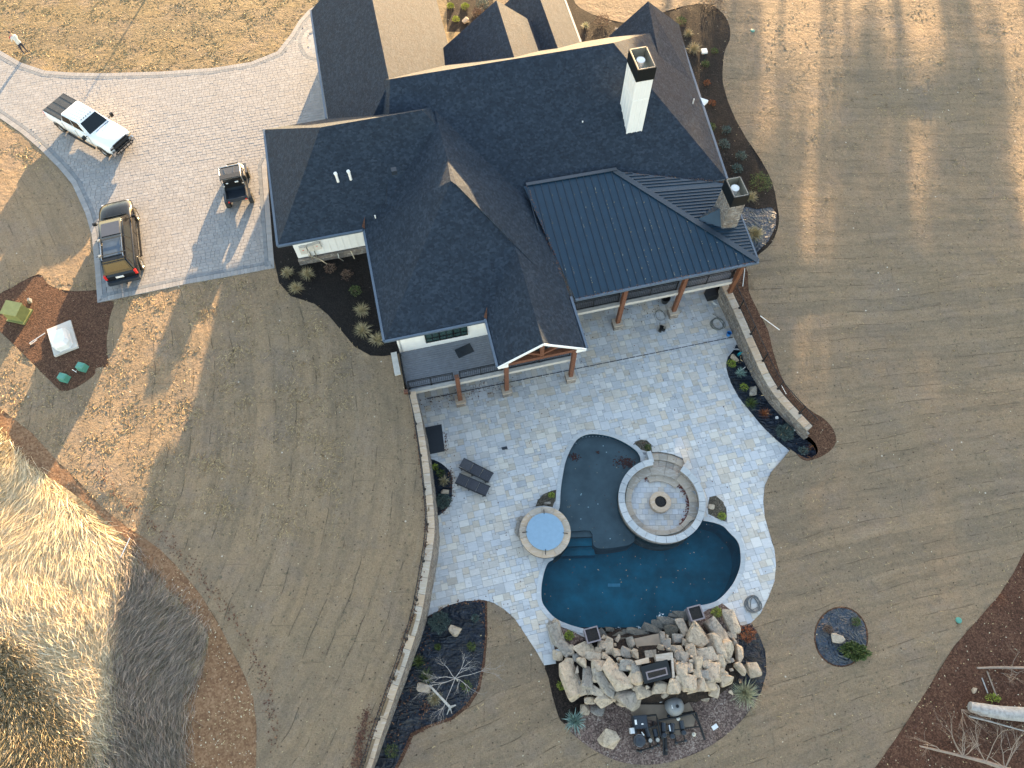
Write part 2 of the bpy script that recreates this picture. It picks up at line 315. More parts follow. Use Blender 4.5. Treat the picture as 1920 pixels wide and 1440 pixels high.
# ---------------------------------------------------------------- mesh helpers
class MB:
    def __init__(s): s.v = []; s.f = []; s.m = []; s.r = []
    def add(s, vs, fs, mi=0, r=None):
        o = len(s.v); s.v += [tuple(p) for p in vs]
        if r is None: r = rng.random()
        for f in fs: s.f.append(tuple(i+o for i in f)); s.m.append(mi); s.r.append(r)
    def box(s, c, d, rz=0.0, mi=0, r=None, taper=1.0, M4=None):
        hx, hy, hz = d[0]/2, d[1]/2, d[2]/2; vs = []
        for z, k in ((-hz, 1), (hz, taper)):
            for x, y in ((-hx,-hy),(hx,-hy),(hx,hy),(-hx,hy)):
                x *= k; y *= k
                p = (x*math.cos(rz)-y*math.sin(rz)+c[0], x*math.sin(rz)+y*math.cos(rz)+c[1], z+c[2])
                vs.append(p)
        s.add(vs, [(3,2,1,0),(4,5,6,7),(0,1,5,4),(1,2,6,5),(2,3,7,6),(3,0,4,7)], mi, r)
    def beam(s, a, b, w, h=None, mi=0):
        a = Vector(a); b = Vector(b); h = h or w; d = (b-a)
        if d.length < 1e-6: return
        d.normalize(); up = Vector((0,0,1)) if abs(d.z) < .95 else Vector((0,1,0))
        sx = d.cross(up).normalized(); sy = sx.cross(d).normalized(); vs = []
        for p in (a, b):
            for i, j in ((-1,-1),(1,-1),(1,1),(-1,1)): vs.append(p+sx*(w/2*i)+sy*(h/2*j))
        s.add(vs, [(3,2,1,0),(4,5,6,7),(0,1,5,4),(1,2,6,5),(2,3,7,6),(3,0,4,7)], mi)
    def prism(s, poly, z0, z1, mi=0, mt=None, r=None):
        n = len(poly)
        ar = sum(poly[i][0]*poly[(i+1) % n][1]-poly[(i+1) % n][0]*poly[i][1] for i in range(n))
        if ar < 0: poly = poly[::-1]
        vs = [(x, y, z0) for x, y in poly]+[(x, y, z1) for x, y in poly]
        if r is None: r = rng.random()
        s.add(vs, [tuple(range(n, 2*n))], mi if mt is None else mt, r)
        s.add(vs, [tuple(range(n-1, -1, -1))]+[(i, (i+1) % n, n+(i+1) % n, n+i) for i in range(n)], mi, r)
    def tube(s, pts, r, n=6, mi=0, close=False):
        pts = [Vector(p) for p in pts]; N = len(pts); vs = []
        rr = r if isinstance(r, (list, tuple)) else [r]*N
        px = None
        for i, p in enumerate(pts):
            d = (pts[min(i+1, N-1)]-pts[max(i-1, 0)])
            if close: d = pts[(i+1) % N]-pts[(i-1) % N]
            if d.length < 1e-9: d = Vector((0,0,1))
            d.normalize()
            if px is None: px = d.orthogonal().normalized()
            px = (px-d*px.dot(d)); px = px.normalized() if px.length > 1e-6 else d.orthogonal().normalized()
            py = d.cross(px)
            for k in range(n):
                a = 2*math.pi*k/n; vs.append(p+(px*math.cos(a)+py*math.sin(a))*rr[i])
        fs = []
        for i in range(N if close else N-1):
            j = (i+1) % N
            for k in range(n): fs.append((i*n+k, i*n+(k+1) % n, j*n+(k+1) % n, j*n+k))
        if not close: fs += [tuple(range(n-1, -1, -1)), tuple(range((N-1)*n, N*n))]
        s.add(vs, fs, mi)
    def lathe(s, prof, c=(0,0,0), n=24, mi=0, cap=True):
        vs = [];
        for r, z in prof:
            for k in range(n): a = 2*math.pi*k/n; vs.append((c[0]+r*math.cos(a), c[1]+r*math.sin(a), c[2]+z))
        fs = [(i*n+k, i*n+(k+1) % n, (i+1)*n+(k+1) % n, (i+1)*n+k) for i in range(len(prof)-1) for k in range(n)]
        if cap: fs += [tuple(range(n-1, -1, -1)), tuple(range((len(prof)-1)*n, len(prof)*n))]
        s.add(vs, fs, mi)
    def ringseg(s, c, r0, r1, a0, a1, z0, z1, n=4, mi=0):
        p = [(c[0]+r1*math.cos(a0+(a1-a0)*i/n), c[1]+r1*math.sin(a0+(a1-a0)*i/n)) for i in range(n+1)]
        q = [(c[0]+r0*math.cos(a0+(a1-a0)*i/n), c[1]+r0*math.sin(a0+(a1-a0)*i/n)) for i in range(n+1)]
        r = rng.random(); N = n+1
        vs = [(x, y, z1) for x, y in p]+[(x, y, z1) for x, y in q]+[(x, y, z0) for x, y in p]+[(x, y, z0) for x, y in q]
        fs = []
        for i in range(n):
            fs += [(N+i, i, i+1, N+i+1), (2*N+i, 2*N+i+1, i+1, i), (3*N+i+1, 3*N+i, N+i, N+i+1)]
        fs += [(0, N, 3*N, 2*N), (N-1, 3*N-1, 4*N-1, 2*N-1)]
        s.add(vs, fs, mi, r)
    def build(s, name, mats, parent=None, smooth=0, kind=None, world=False):
        me = bpy.data.meshes.new(name); vs = s.v
        if world and parent is not None:
            L = parent.location; cz, sz = math.cos(-parent.rotation_euler.z), math.sin(-parent.rotation_euler.z)
            vs = [((x-L.x)*cz-(y-L.y)*sz, (x-L.x)*sz+(y-L.y)*cz, z-L.z) for x, y, z in vs]
        me.from_pydata(vs, [], s.f)
        if not isinstance(mats, (list, tuple)): mats = [mats]
        for m in mats: me.materials.append(M[m] if isinstance(m, str) else m)
        if len(mats) > 1: me.polygons.foreach_set('material_index', s.m)
        at = me.attributes.new('rnd', 'FLOAT', 'FACE'); at.data.foreach_set('value', s.r)
        me.update()
        me.polygons.foreach_set('use_smooth', [False]*len(s.f))
        if smooth:
            me.polygons.foreach_set('use_smooth', [True]*len(s.f)); me.set_sharp_from_angle(angle=R(smooth))
        o = bpy.data.objects.new(name, me); C.objects.link(o)
        if parent is not None: o.parent = parent
        if kind: o['kind'] = kind
        return o
def thing(name, label, cat, loc=(0,0,0), rz=0.0, group=None):
    o = bpy.data.objects.new(name, None); C.objects.link(o); o.location = loc; o.rotation_euler = (0,0,rz); o.empty_display_size = .3
    o['label'] = label; o['category'] = cat
    if group: o['group'] = group
    return o
def tag(o, label, cat, group=None):
    o['label'] = label; o['category'] = cat
    if group: o['group'] = group
    return o
def copytree(o, parent=None):
    c = o.copy(); C.objects.link(c)
    if parent is not None: c.parent = parent
    for ch in list(o.children): copytree(ch, c)
    return c
def base(o, x, y, z, bottom=True):       # move a world-built single mesh so its origin is at its base
    me = o.data; me.transform(Matrix.Translation((-x, -y, -z))); o.location = (x, y, z); return o
def densify(pl, step=.45, close=True):
    out = []; n = len(pl)
    for i in range(n if close else n-1):
        a = pl[i]; b = pl[(i+1) % n]; L = math.hypot(b[0]-a[0], b[1]-a[1]); k = max(1, int(L/step))
        for j in range(k): out.append((a[0]+(b[0]-a[0])*j/k, a[1]+(b[1]-a[1])*j/k))
    if not close: out.append(pl[-1])
    return out
def curve(pl, close=True, k=5):            # Catmull-Rom
    n = len(pl); out = []
    for i in range(n if close else n-1):
        p = [pl[(i+j) % n] if close else pl[min(max(i+j, 0), n-1)] for j in (-1, 0, 1, 2)]
        for j in range(k):
            t = j/k
            out.append(tuple(.5*((2*p[1][d])+(-p[0][d]+p[2][d])*t+(2*p[0][d]-5*p[1][d]+4*p[2][d]-p[3][d])*t*t+(-p[0][d]+3*p[1][d]-3*p[2][d]+p[3][d])*t**3) for d in range(len(pl[0]))))
    if not close: out.append(tuple(pl[-1]))
    return out
def pip(px, py, poly):
    px = np.asarray(px); py = np.asarray(py); c = np.zeros(px.shape, bool); n = len(poly)
    for i in range(n):
        x1, y1 = poly[i]; x2, y2 = poly[i-1]
        if y1 == y2: continue
        m = ((y1 > py) != (y2 > py)) & (px < (x2-x1)*(py-y1)/(y2-y1)+x1); c ^= m
    return c
def clip(subj, win):                       # polygon clipped by a convex CCW window
    out = subj
    for i in range(len(win)):
        a = win[i]; b = win[(i+1) % len(win)]; inp = out; out = []
        if not inp: break
        side = lambda p: (b[0]-a[0])*(p[1]-a[1])-(b[1]-a[1])*(p[0]-a[0])
        for j in range(len(inp)):
            p = inp[j-1]; q = inp[j]; sp, sq = side(p), side(q)
            if (sp >= 0) != (sq >= 0):
                t = sp/(sp-sq); out.append((p[0]+(q[0]-p[0])*t, p[1]+(q[1]-p[1])*t))
            if sq >= 0: out.append(q)
    return out
def area(p): return .5*sum(p[i-1][0]*p[i][1]-p[i][0]*p[i-1][1] for i in range(len(p)))
def blades(name, mat, roots, dirs, L, wd, parent=None, droop=.3, seg=3, kind=None, label=None):
    """roots (n,3), dirs (n,3) initial direction, L (n,), wd (n,)"""
    n = len(roots); roots = np.asarray(roots, float); dirs = np.asarray(dirs, float); dirs /= np.linalg.norm(dirs, axis=1)[:, None]
    side = np.cross(dirs, npr.normal(size=(n, 3))); side /= np.linalg.norm(side, axis=1)[:, None]
    V = np.zeros((n, 2*seg+1, 3)); p = roots.copy(); d = dirs.copy()
    for k in range(seg):
        wk = (wd*(1-.25*k/seg))[:, None]/2
        V[:, 2*k] = p-side*wk; V[:, 2*k+1] = p+side*wk
        p = p+d*(L/seg)[:, None]; d[:, 2] -= droop; d /= np.linalg.norm(d, axis=1)[:, None]
    V[:, 2*seg] = p
    F = []
    for k in range(seg-1): F.append(np.array([2*k, 2*k+1, 2*k+3])); F.append(np.array([2*k, 2*k+3, 2*k+2]))
    F.append(np.array([2*seg-2, 2*seg-1, 2*seg])); F = np.array(F)
    faces = (F[None]+(np.arange(n)*(2*seg+1))[:, None, None]).reshape(-1, 3)
    me = bpy.data.meshes.new(name); me.vertices.add(V.size//3); me.vertices.foreach_set('co', V.reshape(-1))
    me.loops.add(faces.size); me.loops.foreach_set('vertex_index', faces.reshape(-1).astype(np.int32))
    me.polygons.add(len(faces)); me.polygons.foreach_set('loop_start', np.arange(0, faces.size, 3, dtype=np.int32))
    me.materials.append(M[mat]); me.update(calc_edges=True)
    at = me.attributes.new('rnd', 'FLOAT', 'FACE'); at.data.foreach_set('value', np.repeat(npr.random(n), len(F)))
    o = bpy.data.objects.new(name, me); C.objects.link(o)
    if parent is not None: o.parent = parent
    if kind: o['kind'] = kind
    return o
def chips(name, mat, pts, size, parent=None, kind='stuff', flat=.5):
    n = len(pts); pts = np.asarray(pts, float); a = npr.random(n)*6.28; sz = size*(.6+.8*npr.random(n))
    t = npr.normal(0, flat, n)
    dx = np.stack([np.cos(a), np.sin(a), t*.6], 1)*sz[:, None]; dy = np.stack([-np.sin(a), np.cos(a), npr.normal(0, flat, n)*.6], 1)*sz[:, None]*.6
    V = np.stack([pts-dx, pts+dy, pts+dx, pts-dy], 1)
    V[:, :, 2] -= np.minimum(0, V[:, :, 2].min(1)-pts[:, 2])[:, None]
    V[:, :, 2] += .012
    me = bpy.data.meshes.new(name); me.vertices.add(4*n); me.vertices.foreach_set('co', V.reshape(-1))
    me.loops.add(4*n); me.loops.foreach_set('vertex_index', np.arange(4*n, dtype=np.int32)); me.polygons.add(n)
    me.polygons.foreach_set('loop_start', np.arange(0, 4*n, 4, dtype=np.int32)); me.materials.append(M[mat]); me.update(calc_edges=True)
    at = me.attributes.new('rnd', 'FLOAT', 'FACE'); at.data.foreach_set('value', npr.random(n))
    o = bpy.data.objects.new(name, me); C.objects.link(o)
    if parent is not None: o.parent = parent
    if kind: o['kind'] = kind
    return o
def rockmesh(sx, sy, sz, seed, n=15):
    r = random.Random(seed); bm = bmesh.new()
    for _ in range(n):
        v = Vector((r.gauss(0,1), r.gauss(0,1), r.gauss(0,1))).normalized()
        # super-ellipsoid: blocky
        e = .46; v = Vector([math.copysign(abs(c)**e, c) for c in v]); v *= r.uniform(.82, 1.05)
        bm.verts.new((v.x*sx/2*.95, v.y*sy/2*.95, v.z*sz/2))
    res = bmesh.ops.convex_hull(bm, input=bm.verts)
    bmesh.ops.delete(bm, geom=[v for v in bm.verts if not v.link_faces], context='VERTS')
    bmesh.ops.bevel(bm, geom=list(bm.edges), offset=min(sx, sy, sz)*.035, segments=1, affect='EDGES')
    me = bpy.data.meshes.new('rock'); bm.to_mesh(me); bm.free()
    me.polygons.foreach_set('use_smooth', [True]*len(me.polygons)); me.set_sharp_from_angle(angle=R(12))
    return me
def rock(name, x, y, z, sx, sy, sz, rz, mat='rock', parent=None):
    me = rockmesh(sx, sy, sz, rng.randint(0, 10**6)); me.materials.append(M[mat])
    o = bpy.data.objects.new(name, me); C.objects.link(o)
    if parent is not None:
        o.parent = parent; o.location = (x-parent.location.x, y-parent.location.y, z-parent.location.z)
    else: o.location = (x, y, z)
    o.rotation_euler = (rng.uniform(-.12, .12), rng.uniform(-.12, .12), rz); return o
# ---------------------------------------------------------------- outlines (traced in the photograph, put on their own ground heights)
LW = [(772,733,3.05),(774,745,3.05),(784,790,3.05),(795,860,3.05),(803,930,3.0),(807,985,2.95),(803,1030,2.85),(794,1085,2.7),(781,1155,2.4),(758,1230,2.05),(732,1305,1.7),(706,1380,1.4),(687,1440,1.15),(655,1530,.85)]
LWc = curve([P(u, v, z)+(z,) for u, v, z in LW], False, 5)
RW = [(1358,530,1.45),(1376,567,1.45),(1391,600,1.45),(1406,635,1.45),(1421,668,1.45),(1437,703,1.2),(1457,735,1.15),(1486,768,1.1),(1519,803,1.05)]
RWc = curve([P(u, v, z)+(z,) for u, v, z in RW], False, 4)
LWxy = [p[:2] for p in LWc]; RWxy = [p[:2] for p in RWc]
foot = [hw(*p) for p in [(-14.8,-5.6),(-14.8,2.2),(-10.9,2.2),(-10.9,12.6),(-3.2,12.6),(-3.2,6.3),(1.9,6.3),(1.9,9.4),(5.6,9.4),(5.6,5.2),(12.4,5.2),(11.0,-7.2),(-.6,-7.2),(-.6,-13.1),(-9.8,-13.1),(-9.8,-5.6)]]
near_house = hw(-9.9,-15.9)
patio = [hw(-9.8,-13.0), hw(-9.95,-15.8)]+LWxy[1:41]+[P(*q) for q in [(800,1157),(840,1135),(870,1127),(907,1125),(925,1130),(945,1142),(965,1160),(985,1190),(1005,1220),(1020,1247),(1032,1246),(1042,1232),(1037,1198),(1042,1170),(1062,1178),(1098,1196),(1140,1200),(1200,1196),(1300,1160),(1350,1128),(1378,1150),(1389,1174),(1408,1168),(1426,1150),(1441,1120),(1452,1090),(1455,1060),(1452,1030),(1443,1000),(1434,970),(1431,940),(1434,910),(1446,885),(1468,860),(1480,845)]]+[P(*q) for q in [(1455,824),(1430,800),(1406,771),(1385,745),(1370,717),(1362,690),(1365,669),(1376,656)]]+[RWxy[12]]+RWxy[10::-1]+[hw(10.95,-12.9), hw(11.0,-7.2), hw(-.6,-7.2), hw(-.6,-13.0)]
pool = curve([P(*q, -.1) for q in [(1104,814),(1127,815),(1152,821),(1181,836),(1198,852),(1200,872),(1179,900),(1171,937),(1179,972),(1205,998),(1240,1006),(1275,998),(1303,976),(1349,983),(1368,999),(1382,1014),(1388,1032),(1388,1061),(1378,1089),(1365,1108),(1349,1124),(1331,1133),(1302,1139),(1271,1149),(1240,1161),(1209,1178),(1171,1190),(1134,1192),(1096,1181),(1065,1172),(1040,1160),(1023,1142),(1015,1127),(1014,1102),(1019,1074),(1027,1055),(1040,1045),(1048,1015),(1040,975),(1048,952),(1050,921),(1054,892),(1060,864),(1071,839),(1084,822)]], True, 4)
RC = P(1241, 937, .35); RO = 2.45           # fire ring centre and outer radius
SCn = P(1022, 997, .5); SR = 1.42           # spa
Z = {}
Z['driveway'] = GL([(-80,60),(0,95),(40,118),(85,133),(140,137),(200,138),(300,135),(400,128),(470,117),(520,97),(545,65),(560,40),(578,20),(590,12),(640,60),(640,260),(530,262),(500,310),(515,503),(350,533),(183,568),(178,500),(172,440),(160,400),(135,345),(110,315),(75,280),(40,250),(0,222),(-80,170)], FW)
Z['bed_west'] = GL([(495,318),(510,470),(518,505),(523,530),(545,555),(590,570),(615,590),(640,620),(665,650),(695,667),(720,668),(752,662),(752,640),(700,470),(690,420),(540,420),(512,300)], FW)
Z['utility_dirt'] = GL(curve([(72,514),(90,533),(125,545),(170,545),(186,545),(183,568),(213,565),(205,600),(200,650),(203,685),(180,690),(175,705),(125,734),(95,715),(60,680),(25,645),(-5,612),(-8,560),(20,540)], True, 3), FW)
edge_sw = [(-120,690),(0,765),(60,812),(105,862),(150,905),(190,950),(240,990),(262,1003),(300,1030),(340,1070),(380,1120),(410,1170),(440,1230),(460,1270),(475,1310),(481,1360),(480,1440),(470,1560)]
Z['clay_band'] = GL(edge_sw+[(-400,1560),(-400,560)], FW)
Z['tall'] = GL(curve([(-60,800),(40,860),(100,900),(150,935),(235,1010),(250,1045),(300,1090),(345,1135),(385,1180),(390,1210),(370,1262),(345,1300),(340,1350),(322,1460),(200,1540),(-60,1540)], True, 3), FW)
Z['clay_se'] = GL([(1960,980),(1920,1035),(1900,1075),(1870,1120),(1830,1165),(1790,1210),(1765,1250),(1740,1290),(1715,1330),(1690,1370),(1665,1405),(1640,1440),(1600,1520),(2300,1560),(2300,900)], FE)
bed_left = [P(*q) for q in [(800,1157),(840,1135),(870,1127),(909,1125),(910,1190),(905,1240),(895,1290),(875,1320),(845,1345),(800,1360),(770,1375),(755,1410),(740,1440),(715,1520)]]+[p for p in LWxy[::-1] if P(0,1530)[1] < p[1] < P(0,1160)[1]]
Z['bed_left'] = bed_left
Z['bed_leftm'] = [P(*q) for q in [(800,1157),(840,1133),(870,1124),(913,1122),(914,1190),(910,1242),(900,1293),(880,1325),(848,1350),(803,1365),(775,1380),(761,1412),(747,1440),(722,1520)]]+bed_left[14:]
bedR = [P(*q) for q in curve([(1376,656),(1364,672),(1362,690),(1370,717),(1385,745),(1406,771),(1430,800),(1455,824),(1478,843),(1500,856),(1515,861),(1530,852),(1526,838),(1515,826),(1500,815),(1450,745),(1405,660),(1385,640)], True, 3)]
Z['bed_right'] = bedR
Z['mulch_right'] = GL(curve([(1398,500),(1404,545),(1425,590),(1440,620),(1450,660),(1465,705),(1490,745),(1520,770),(1545,785),(1562,805),(1568,825),(1560,842),(1540,856),(1515,864),(1500,858),(1480,830),(1470,790),(1400,650),(1350,550),(1350,500)], True, 3), FE)
Z['rock_bed'] = GL(curve([(1022,1248),(1028,1270),(1040,1320),(1060,1360),(1090,1390),(1130,1415),(1170,1430),(1220,1434),(1270,1425),(1320,1405),(1365,1375),(1400,1340),(1425,1300),(1436,1260),(1434,1222),(1422,1190),(1408,1168),(1385,1140),(1350,1122)]+[(1300,1150),(1200,1190),(1098,1186),(1042,1160),(1030,1195)], True, 3), FE)
Z['rock_fabric'] = GL([(1385,1178),(1408,1172),(1424,1192),(1435,1222),(1437,1262),(1427,1298),(1415,1312),(1370,1300),(1385,1250)], FE)
Z['rock_mulch'] = GL(curve([(1022,1248),(1028,1270),(1040,1320),(1058,1357),(1100,1330),(1110,1290),(1080,1255),(1050,1240)], True, 3), FE)
rb = [(1527+50+math.cos(a)*51*1.0, 1194+math.sin(a)*57) for a in np.linspace(0, 6.28, 28)[:-1]]
Z['round_bedm'] = GL(rb, FE); Z['round_bed'] = GL([((u-1577)*.94+1577, (v-1194)*.95+1194) for u, v in rb], FE)
Z['bed_east'] = GL(curve([(1060,-30),(1080,8),(1110,26),(1140,36),(1180,42),(1240,24),(1290,10),(1330,8),(1355,25),(1368,50),(1368,75),(1358,100),(1355,150),(1365,190),(1380,225),(1400,260),(1420,290),(1438,320),(1450,350),(1458,390),(1460,420),(1447,455),(1422,478),(1400,500),(1380,470),(1250,200),(1230,100),(1100,110),(1050,60)], True, 3), FE)
Z['east_plastic'] = GL([(1398,388),(1420,392),(1446,388),(1456,400),(1454,425),(1441,452),(1419,474),(1405,482),(1380,400)], FE)
Z['bed_court'] = GL([(838,-60),(925,-60),(925,20),(900,60),(838,60)], FW)
Z['island'] = GL(curve([(590,58),(578,66),(574,80),(580,95),(592,103),(640,100),(640,58)], True, 3), FW)
basinbox = pool
def dist_ok(p): return True
# ---------------------------------------------------------------- ground: one partition of the whole site
split = densify([hw(-5, 5), hw(-9.9, -13), hw(-9.95, -15.8)]+LWxy[1:]+[(-8, -9), (-8, -300)], .5, False)
west_poly = [(-400,-300),(-400,600),(0,600),(0,40)]+[hw(-5,5), hw(-9.9,-13), hw(-9.95,-15.8)]+LWxy[1:]+[(-8.5,-6),(-8,-300)]
lines = [densify(pl, .5) for k, pl in Z.items()]+[densify(patio, .5), pool, [(RC[0]+r*math.cos(R(a)), RC[1]+r*math.sin(R(a))) for r, a in [(2.25, 54), (3.0, 56), (3.0, 70), (3.0, 84), (3.0, 96), (2.25, 98)]], densify(foot, .8)]
gx, gy = np.meshgrid(np.arange(-52, 52.1, .75), np.arange(-14, 74, .75))
gx = gx+npr.uniform(-.2, .2, gx.shape); gy = gy+npr.uniform(-.2, .2, gy.shape)
V = list(zip(gx.ravel().tolist(), gy.ravel().tolist()))
for rr in (90, 130, 200, 330):
    for k in range(36): V.append((rr*math.cos(k*math.pi/18), 25+rr*math.sin(k*math.pi/18)))
for x in range(-80, 81, 6):
    for y in (-30, -22, 80, 86, 93, 100): V.append((x, y))
for y in range(-20, 80, 6):
    for x in (-75, -66, -58, 58, 66, 75): V.append((x, y))
E = []
for ln in lines:
    o = len(V); V += [tuple(map(float, p)) for p in ln]; n = len(ln); E += [(o+i, o+(i+1) % n) for i in range(n)]
o = len(V); V += [tuple(map(float, p)) for p in split]; E += [(o+i, o+i+1) for i in range(len(split)-1)]
ov, oe, of, *_ = delaunay_2d_cdt([Vector(p) for p in V], E, [], 0, 1e-4)
VX = np.array([[p.x, p.y] for p in ov]); T = np.array([f for f in of if len(f) == 3], int)
cx = VX[T].mean(1)
zone = np.full(len(T), -1); order = ['bed_court','island','bed_east','east_plastic','clay_band','tall','clay_se','driveway','bed_west','utility_dirt','mulch_right','bed_leftm','bed_left','rock_bed','rock_mulch','rock_fabric','bed_right','round_bedm','round_bed']
inw = pip(cx[:, 0], cx[:, 1], west_poly)
lawnzone = np.where(inw, 0, 1)
for k, nm in enumerate(order):
    m = pip(cx[:, 0], cx[:, 1], Z[nm])
    if nm in ('clay_band','tall','bed_west','utility_dirt','driveway'): m &= inw
    if nm in ('bed_left','bed_leftm','mulch_right','rock_bed','bed_right'): m &= ~inw
    zone[m] = k+10
inpatio = pip(cx[:, 0], cx[:, 1], patio) & ~inw
zone[inpatio & (zone != order.index('bed_right')+10)] = 90
inpool = pip(cx[:, 0], cx[:, 1], pool); infoot = pip(cx[:, 0], cx[:, 1], foot)
wedge = [(RC[0]+r*math.cos(a), RC[1]+r*math.sin(a)) for r, a in [(RO-.2, R(54)), (RO+.56, R(56))]+[(RO+.56, R(t)) for t in (64, 72, 80, 88, 96)]+[(RO-.2, R(98))]]
inring = (np.hypot(cx[:, 0]-RC[0], cx[:, 1]-RC[1]) < RO-.15) | pip(cx[:, 0], cx[:, 1], wedge)
zone[inpool | infoot | inring] = 99
north = inw & (cx[:, 1] > 37) & ~pip(cx[:, 0], cx[:, 1], GL([(-200,100),(-80,170),(0,222),(75,280),(135,345),(178,500),(183,568),(300,560),(300,900),(-300,900)], FW))
zone[(zone == -1) & north] = 2; zone[(zone == -1) & inw] = 0; zone[zone == -1] = 1
def ground_mesh(name, ids, mat, f, kind='structure', dz=0.0, lumps=0.0):
    m = np.isin(zone, ids); t = T[m]
    if not len(t): return None
    used, inv = np.unique(t, return_inverse=True); t = inv.reshape(-1, 3)
    xy = VX[used]; z = f(xy[:, 0], xy[:, 1])+dz
    if lumps: z = z+npr.normal(0, lumps, len(z))*(np.hypot(xy[:, 0], xy[:, 1]) < 80)
    me = bpy.data.meshes.new(name); me.from_pydata(np.column_stack([xy, z]).tolist(), [], t.tolist())
    a = np.array([p.normal.z for p in me.polygons])
    if (a < 0).mean() > .5: me.flip_normals()
    me.polygons.foreach_set('use_smooth', [True]*len(t)); me.materials.append(M[mat])
    o = bpy.data.objects.new(name, me); C.objects.link(o); o['kind'] = kind; return o
zi = lambda *a: [order.index(x)+10 for x in a]
ground_mesh('lawn', [0], 'lawn_w', FW, lumps=.012)
ground_mesh('lawn', [1], 'lawn_e', FE, lumps=.012)
ground_mesh('lawn', [2], 'lawn_n', FW, lumps=.012)
ground_mesh('bare_soil', zi('clay_band'), 'clay', FW, lumps=.02)
ground_mesh('meadow_ground', zi('tall'), 'dry_ground', FW, lumps=.04)
ground_mesh('bare_soil', zi('clay_se'), 'dirt', FE, lumps=.03)
ground_mesh('driveway', zi('driveway'), 'joint', FW)
ground_mesh('planting_bed', zi('bed_west', 'island'), 'mulch_black', FW, lumps=.015)
ground_mesh('planting_bed', zi('bed_court'), 'mulch_dark', FW, lumps=.015)
ground_mesh('bare_soil', zi('utility_dirt'), 'mulch_red', FW, lumps=.02)
ground_mesh('planting_bed', zi('mulch_right'), 'mulch_red', FE, lumps=.01)
ground_mesh('planting_bed', zi('bed_east'), 'mulch_dark', FE, lumps=.02)
ground_mesh('planting_bed', zi('bed_leftm', 'round_bedm'), 'mulch_red', FE, lumps=.01)
ground_mesh('planting_bed', zi('rock_bed'), 'gravel', FE, lumps=.02)
ground_mesh('planting_bed', zi('rock_mulch'), 'mulch_dark', FE, lumps=.01)
fabB = [('weed_fabric','bed_left','fabric',FE),('weed_fabric','bed_right','fabric',F0),('weed_fabric','rock_fabric','fabric',FE),('weed_fabric','round_bed','plastic',FE),('weed_fabric','east_plastic','plastic',FE)]
for nm, z_, mt, f_ in fabB: ground_mesh(nm, zi(z_), mt, f_, lumps=.018)
pat = ground_mesh('patio', [90], 'joint', F0, dz=-.03)
# ---------------------------------------------------------------- patio tiles
def in_any(x, y, poly): return bool(pip(np.array([x]), np.array([y]), poly)[0])
def off(pl, d):                             # push a closed outline outwards (CCW) by d
    if area(pl) < 0: pl = pl[::-1]
    n = len(pl); out = []
    for i in range(n):
        a = pl[i-1]; b = pl[(i+1) % n]; tx, ty = b[0]-a[0], b[1]-a[1]; L = math.hypot(tx, ty) or 1
        out.append((pl[i][0]+ty/L*d, pl[i][1]-tx/L*d))
    return out
pt = patio if area(patio) > 0 else patio[::-1]
hole = off(pool, .08)
holes = [hole, [(RC[0]+math.cos(a)*(RO-.1), RC[1]+math.sin(a)*(RO-.1)) for a in np.linspace(0, 2*math.pi, 49)[:-1]], wedge]
planters = [[P(*q) for q in pl] for pl in ([(1184,836),(1192,828),(1202,824),(1213,826),(1221,833),(1223,848),(1212,846),(1198,842)],
   [(1004,950),(1008,938),(1020,926),(1034,920),(1044,918),(1042,935),(1036,951),(1020,948)],
   [(1331,927),(1343,930),(1355,940),(1362,955),(1363,970),(1360,978),(1345,972),(1328,964),(1327,950)])]
cs, sn = math.cos(HA+R(.5)), math.sin(HA+R(.5)); U = .185
ax = lambda i, j: (i*U*cs-j*U*sn, i*U*sn+j*U*cs+10)
I0, I1, J0, J1 = -68, 118, -70, 108
occ = set(); tiles = []
pts_in = {}
gi, gj = np.meshgrid(np.arange(I0, I1+4), np.arange(J0, J1+4), indexing='ij')
gxx = (gi*cs-gj*sn)*U; gyy = (gi*sn+gj*cs)*U+10
inP = pip(gxx, gyy, pt); inH = np.zeros_like(inP)
for h in holes+planters: inH |= pip(gxx, gyy, h)
sizes = [(2,2),(2,2),(3,2),(2,3),(3,3),(1,2),(2,1),(2,2),(1,1),(3,2)]
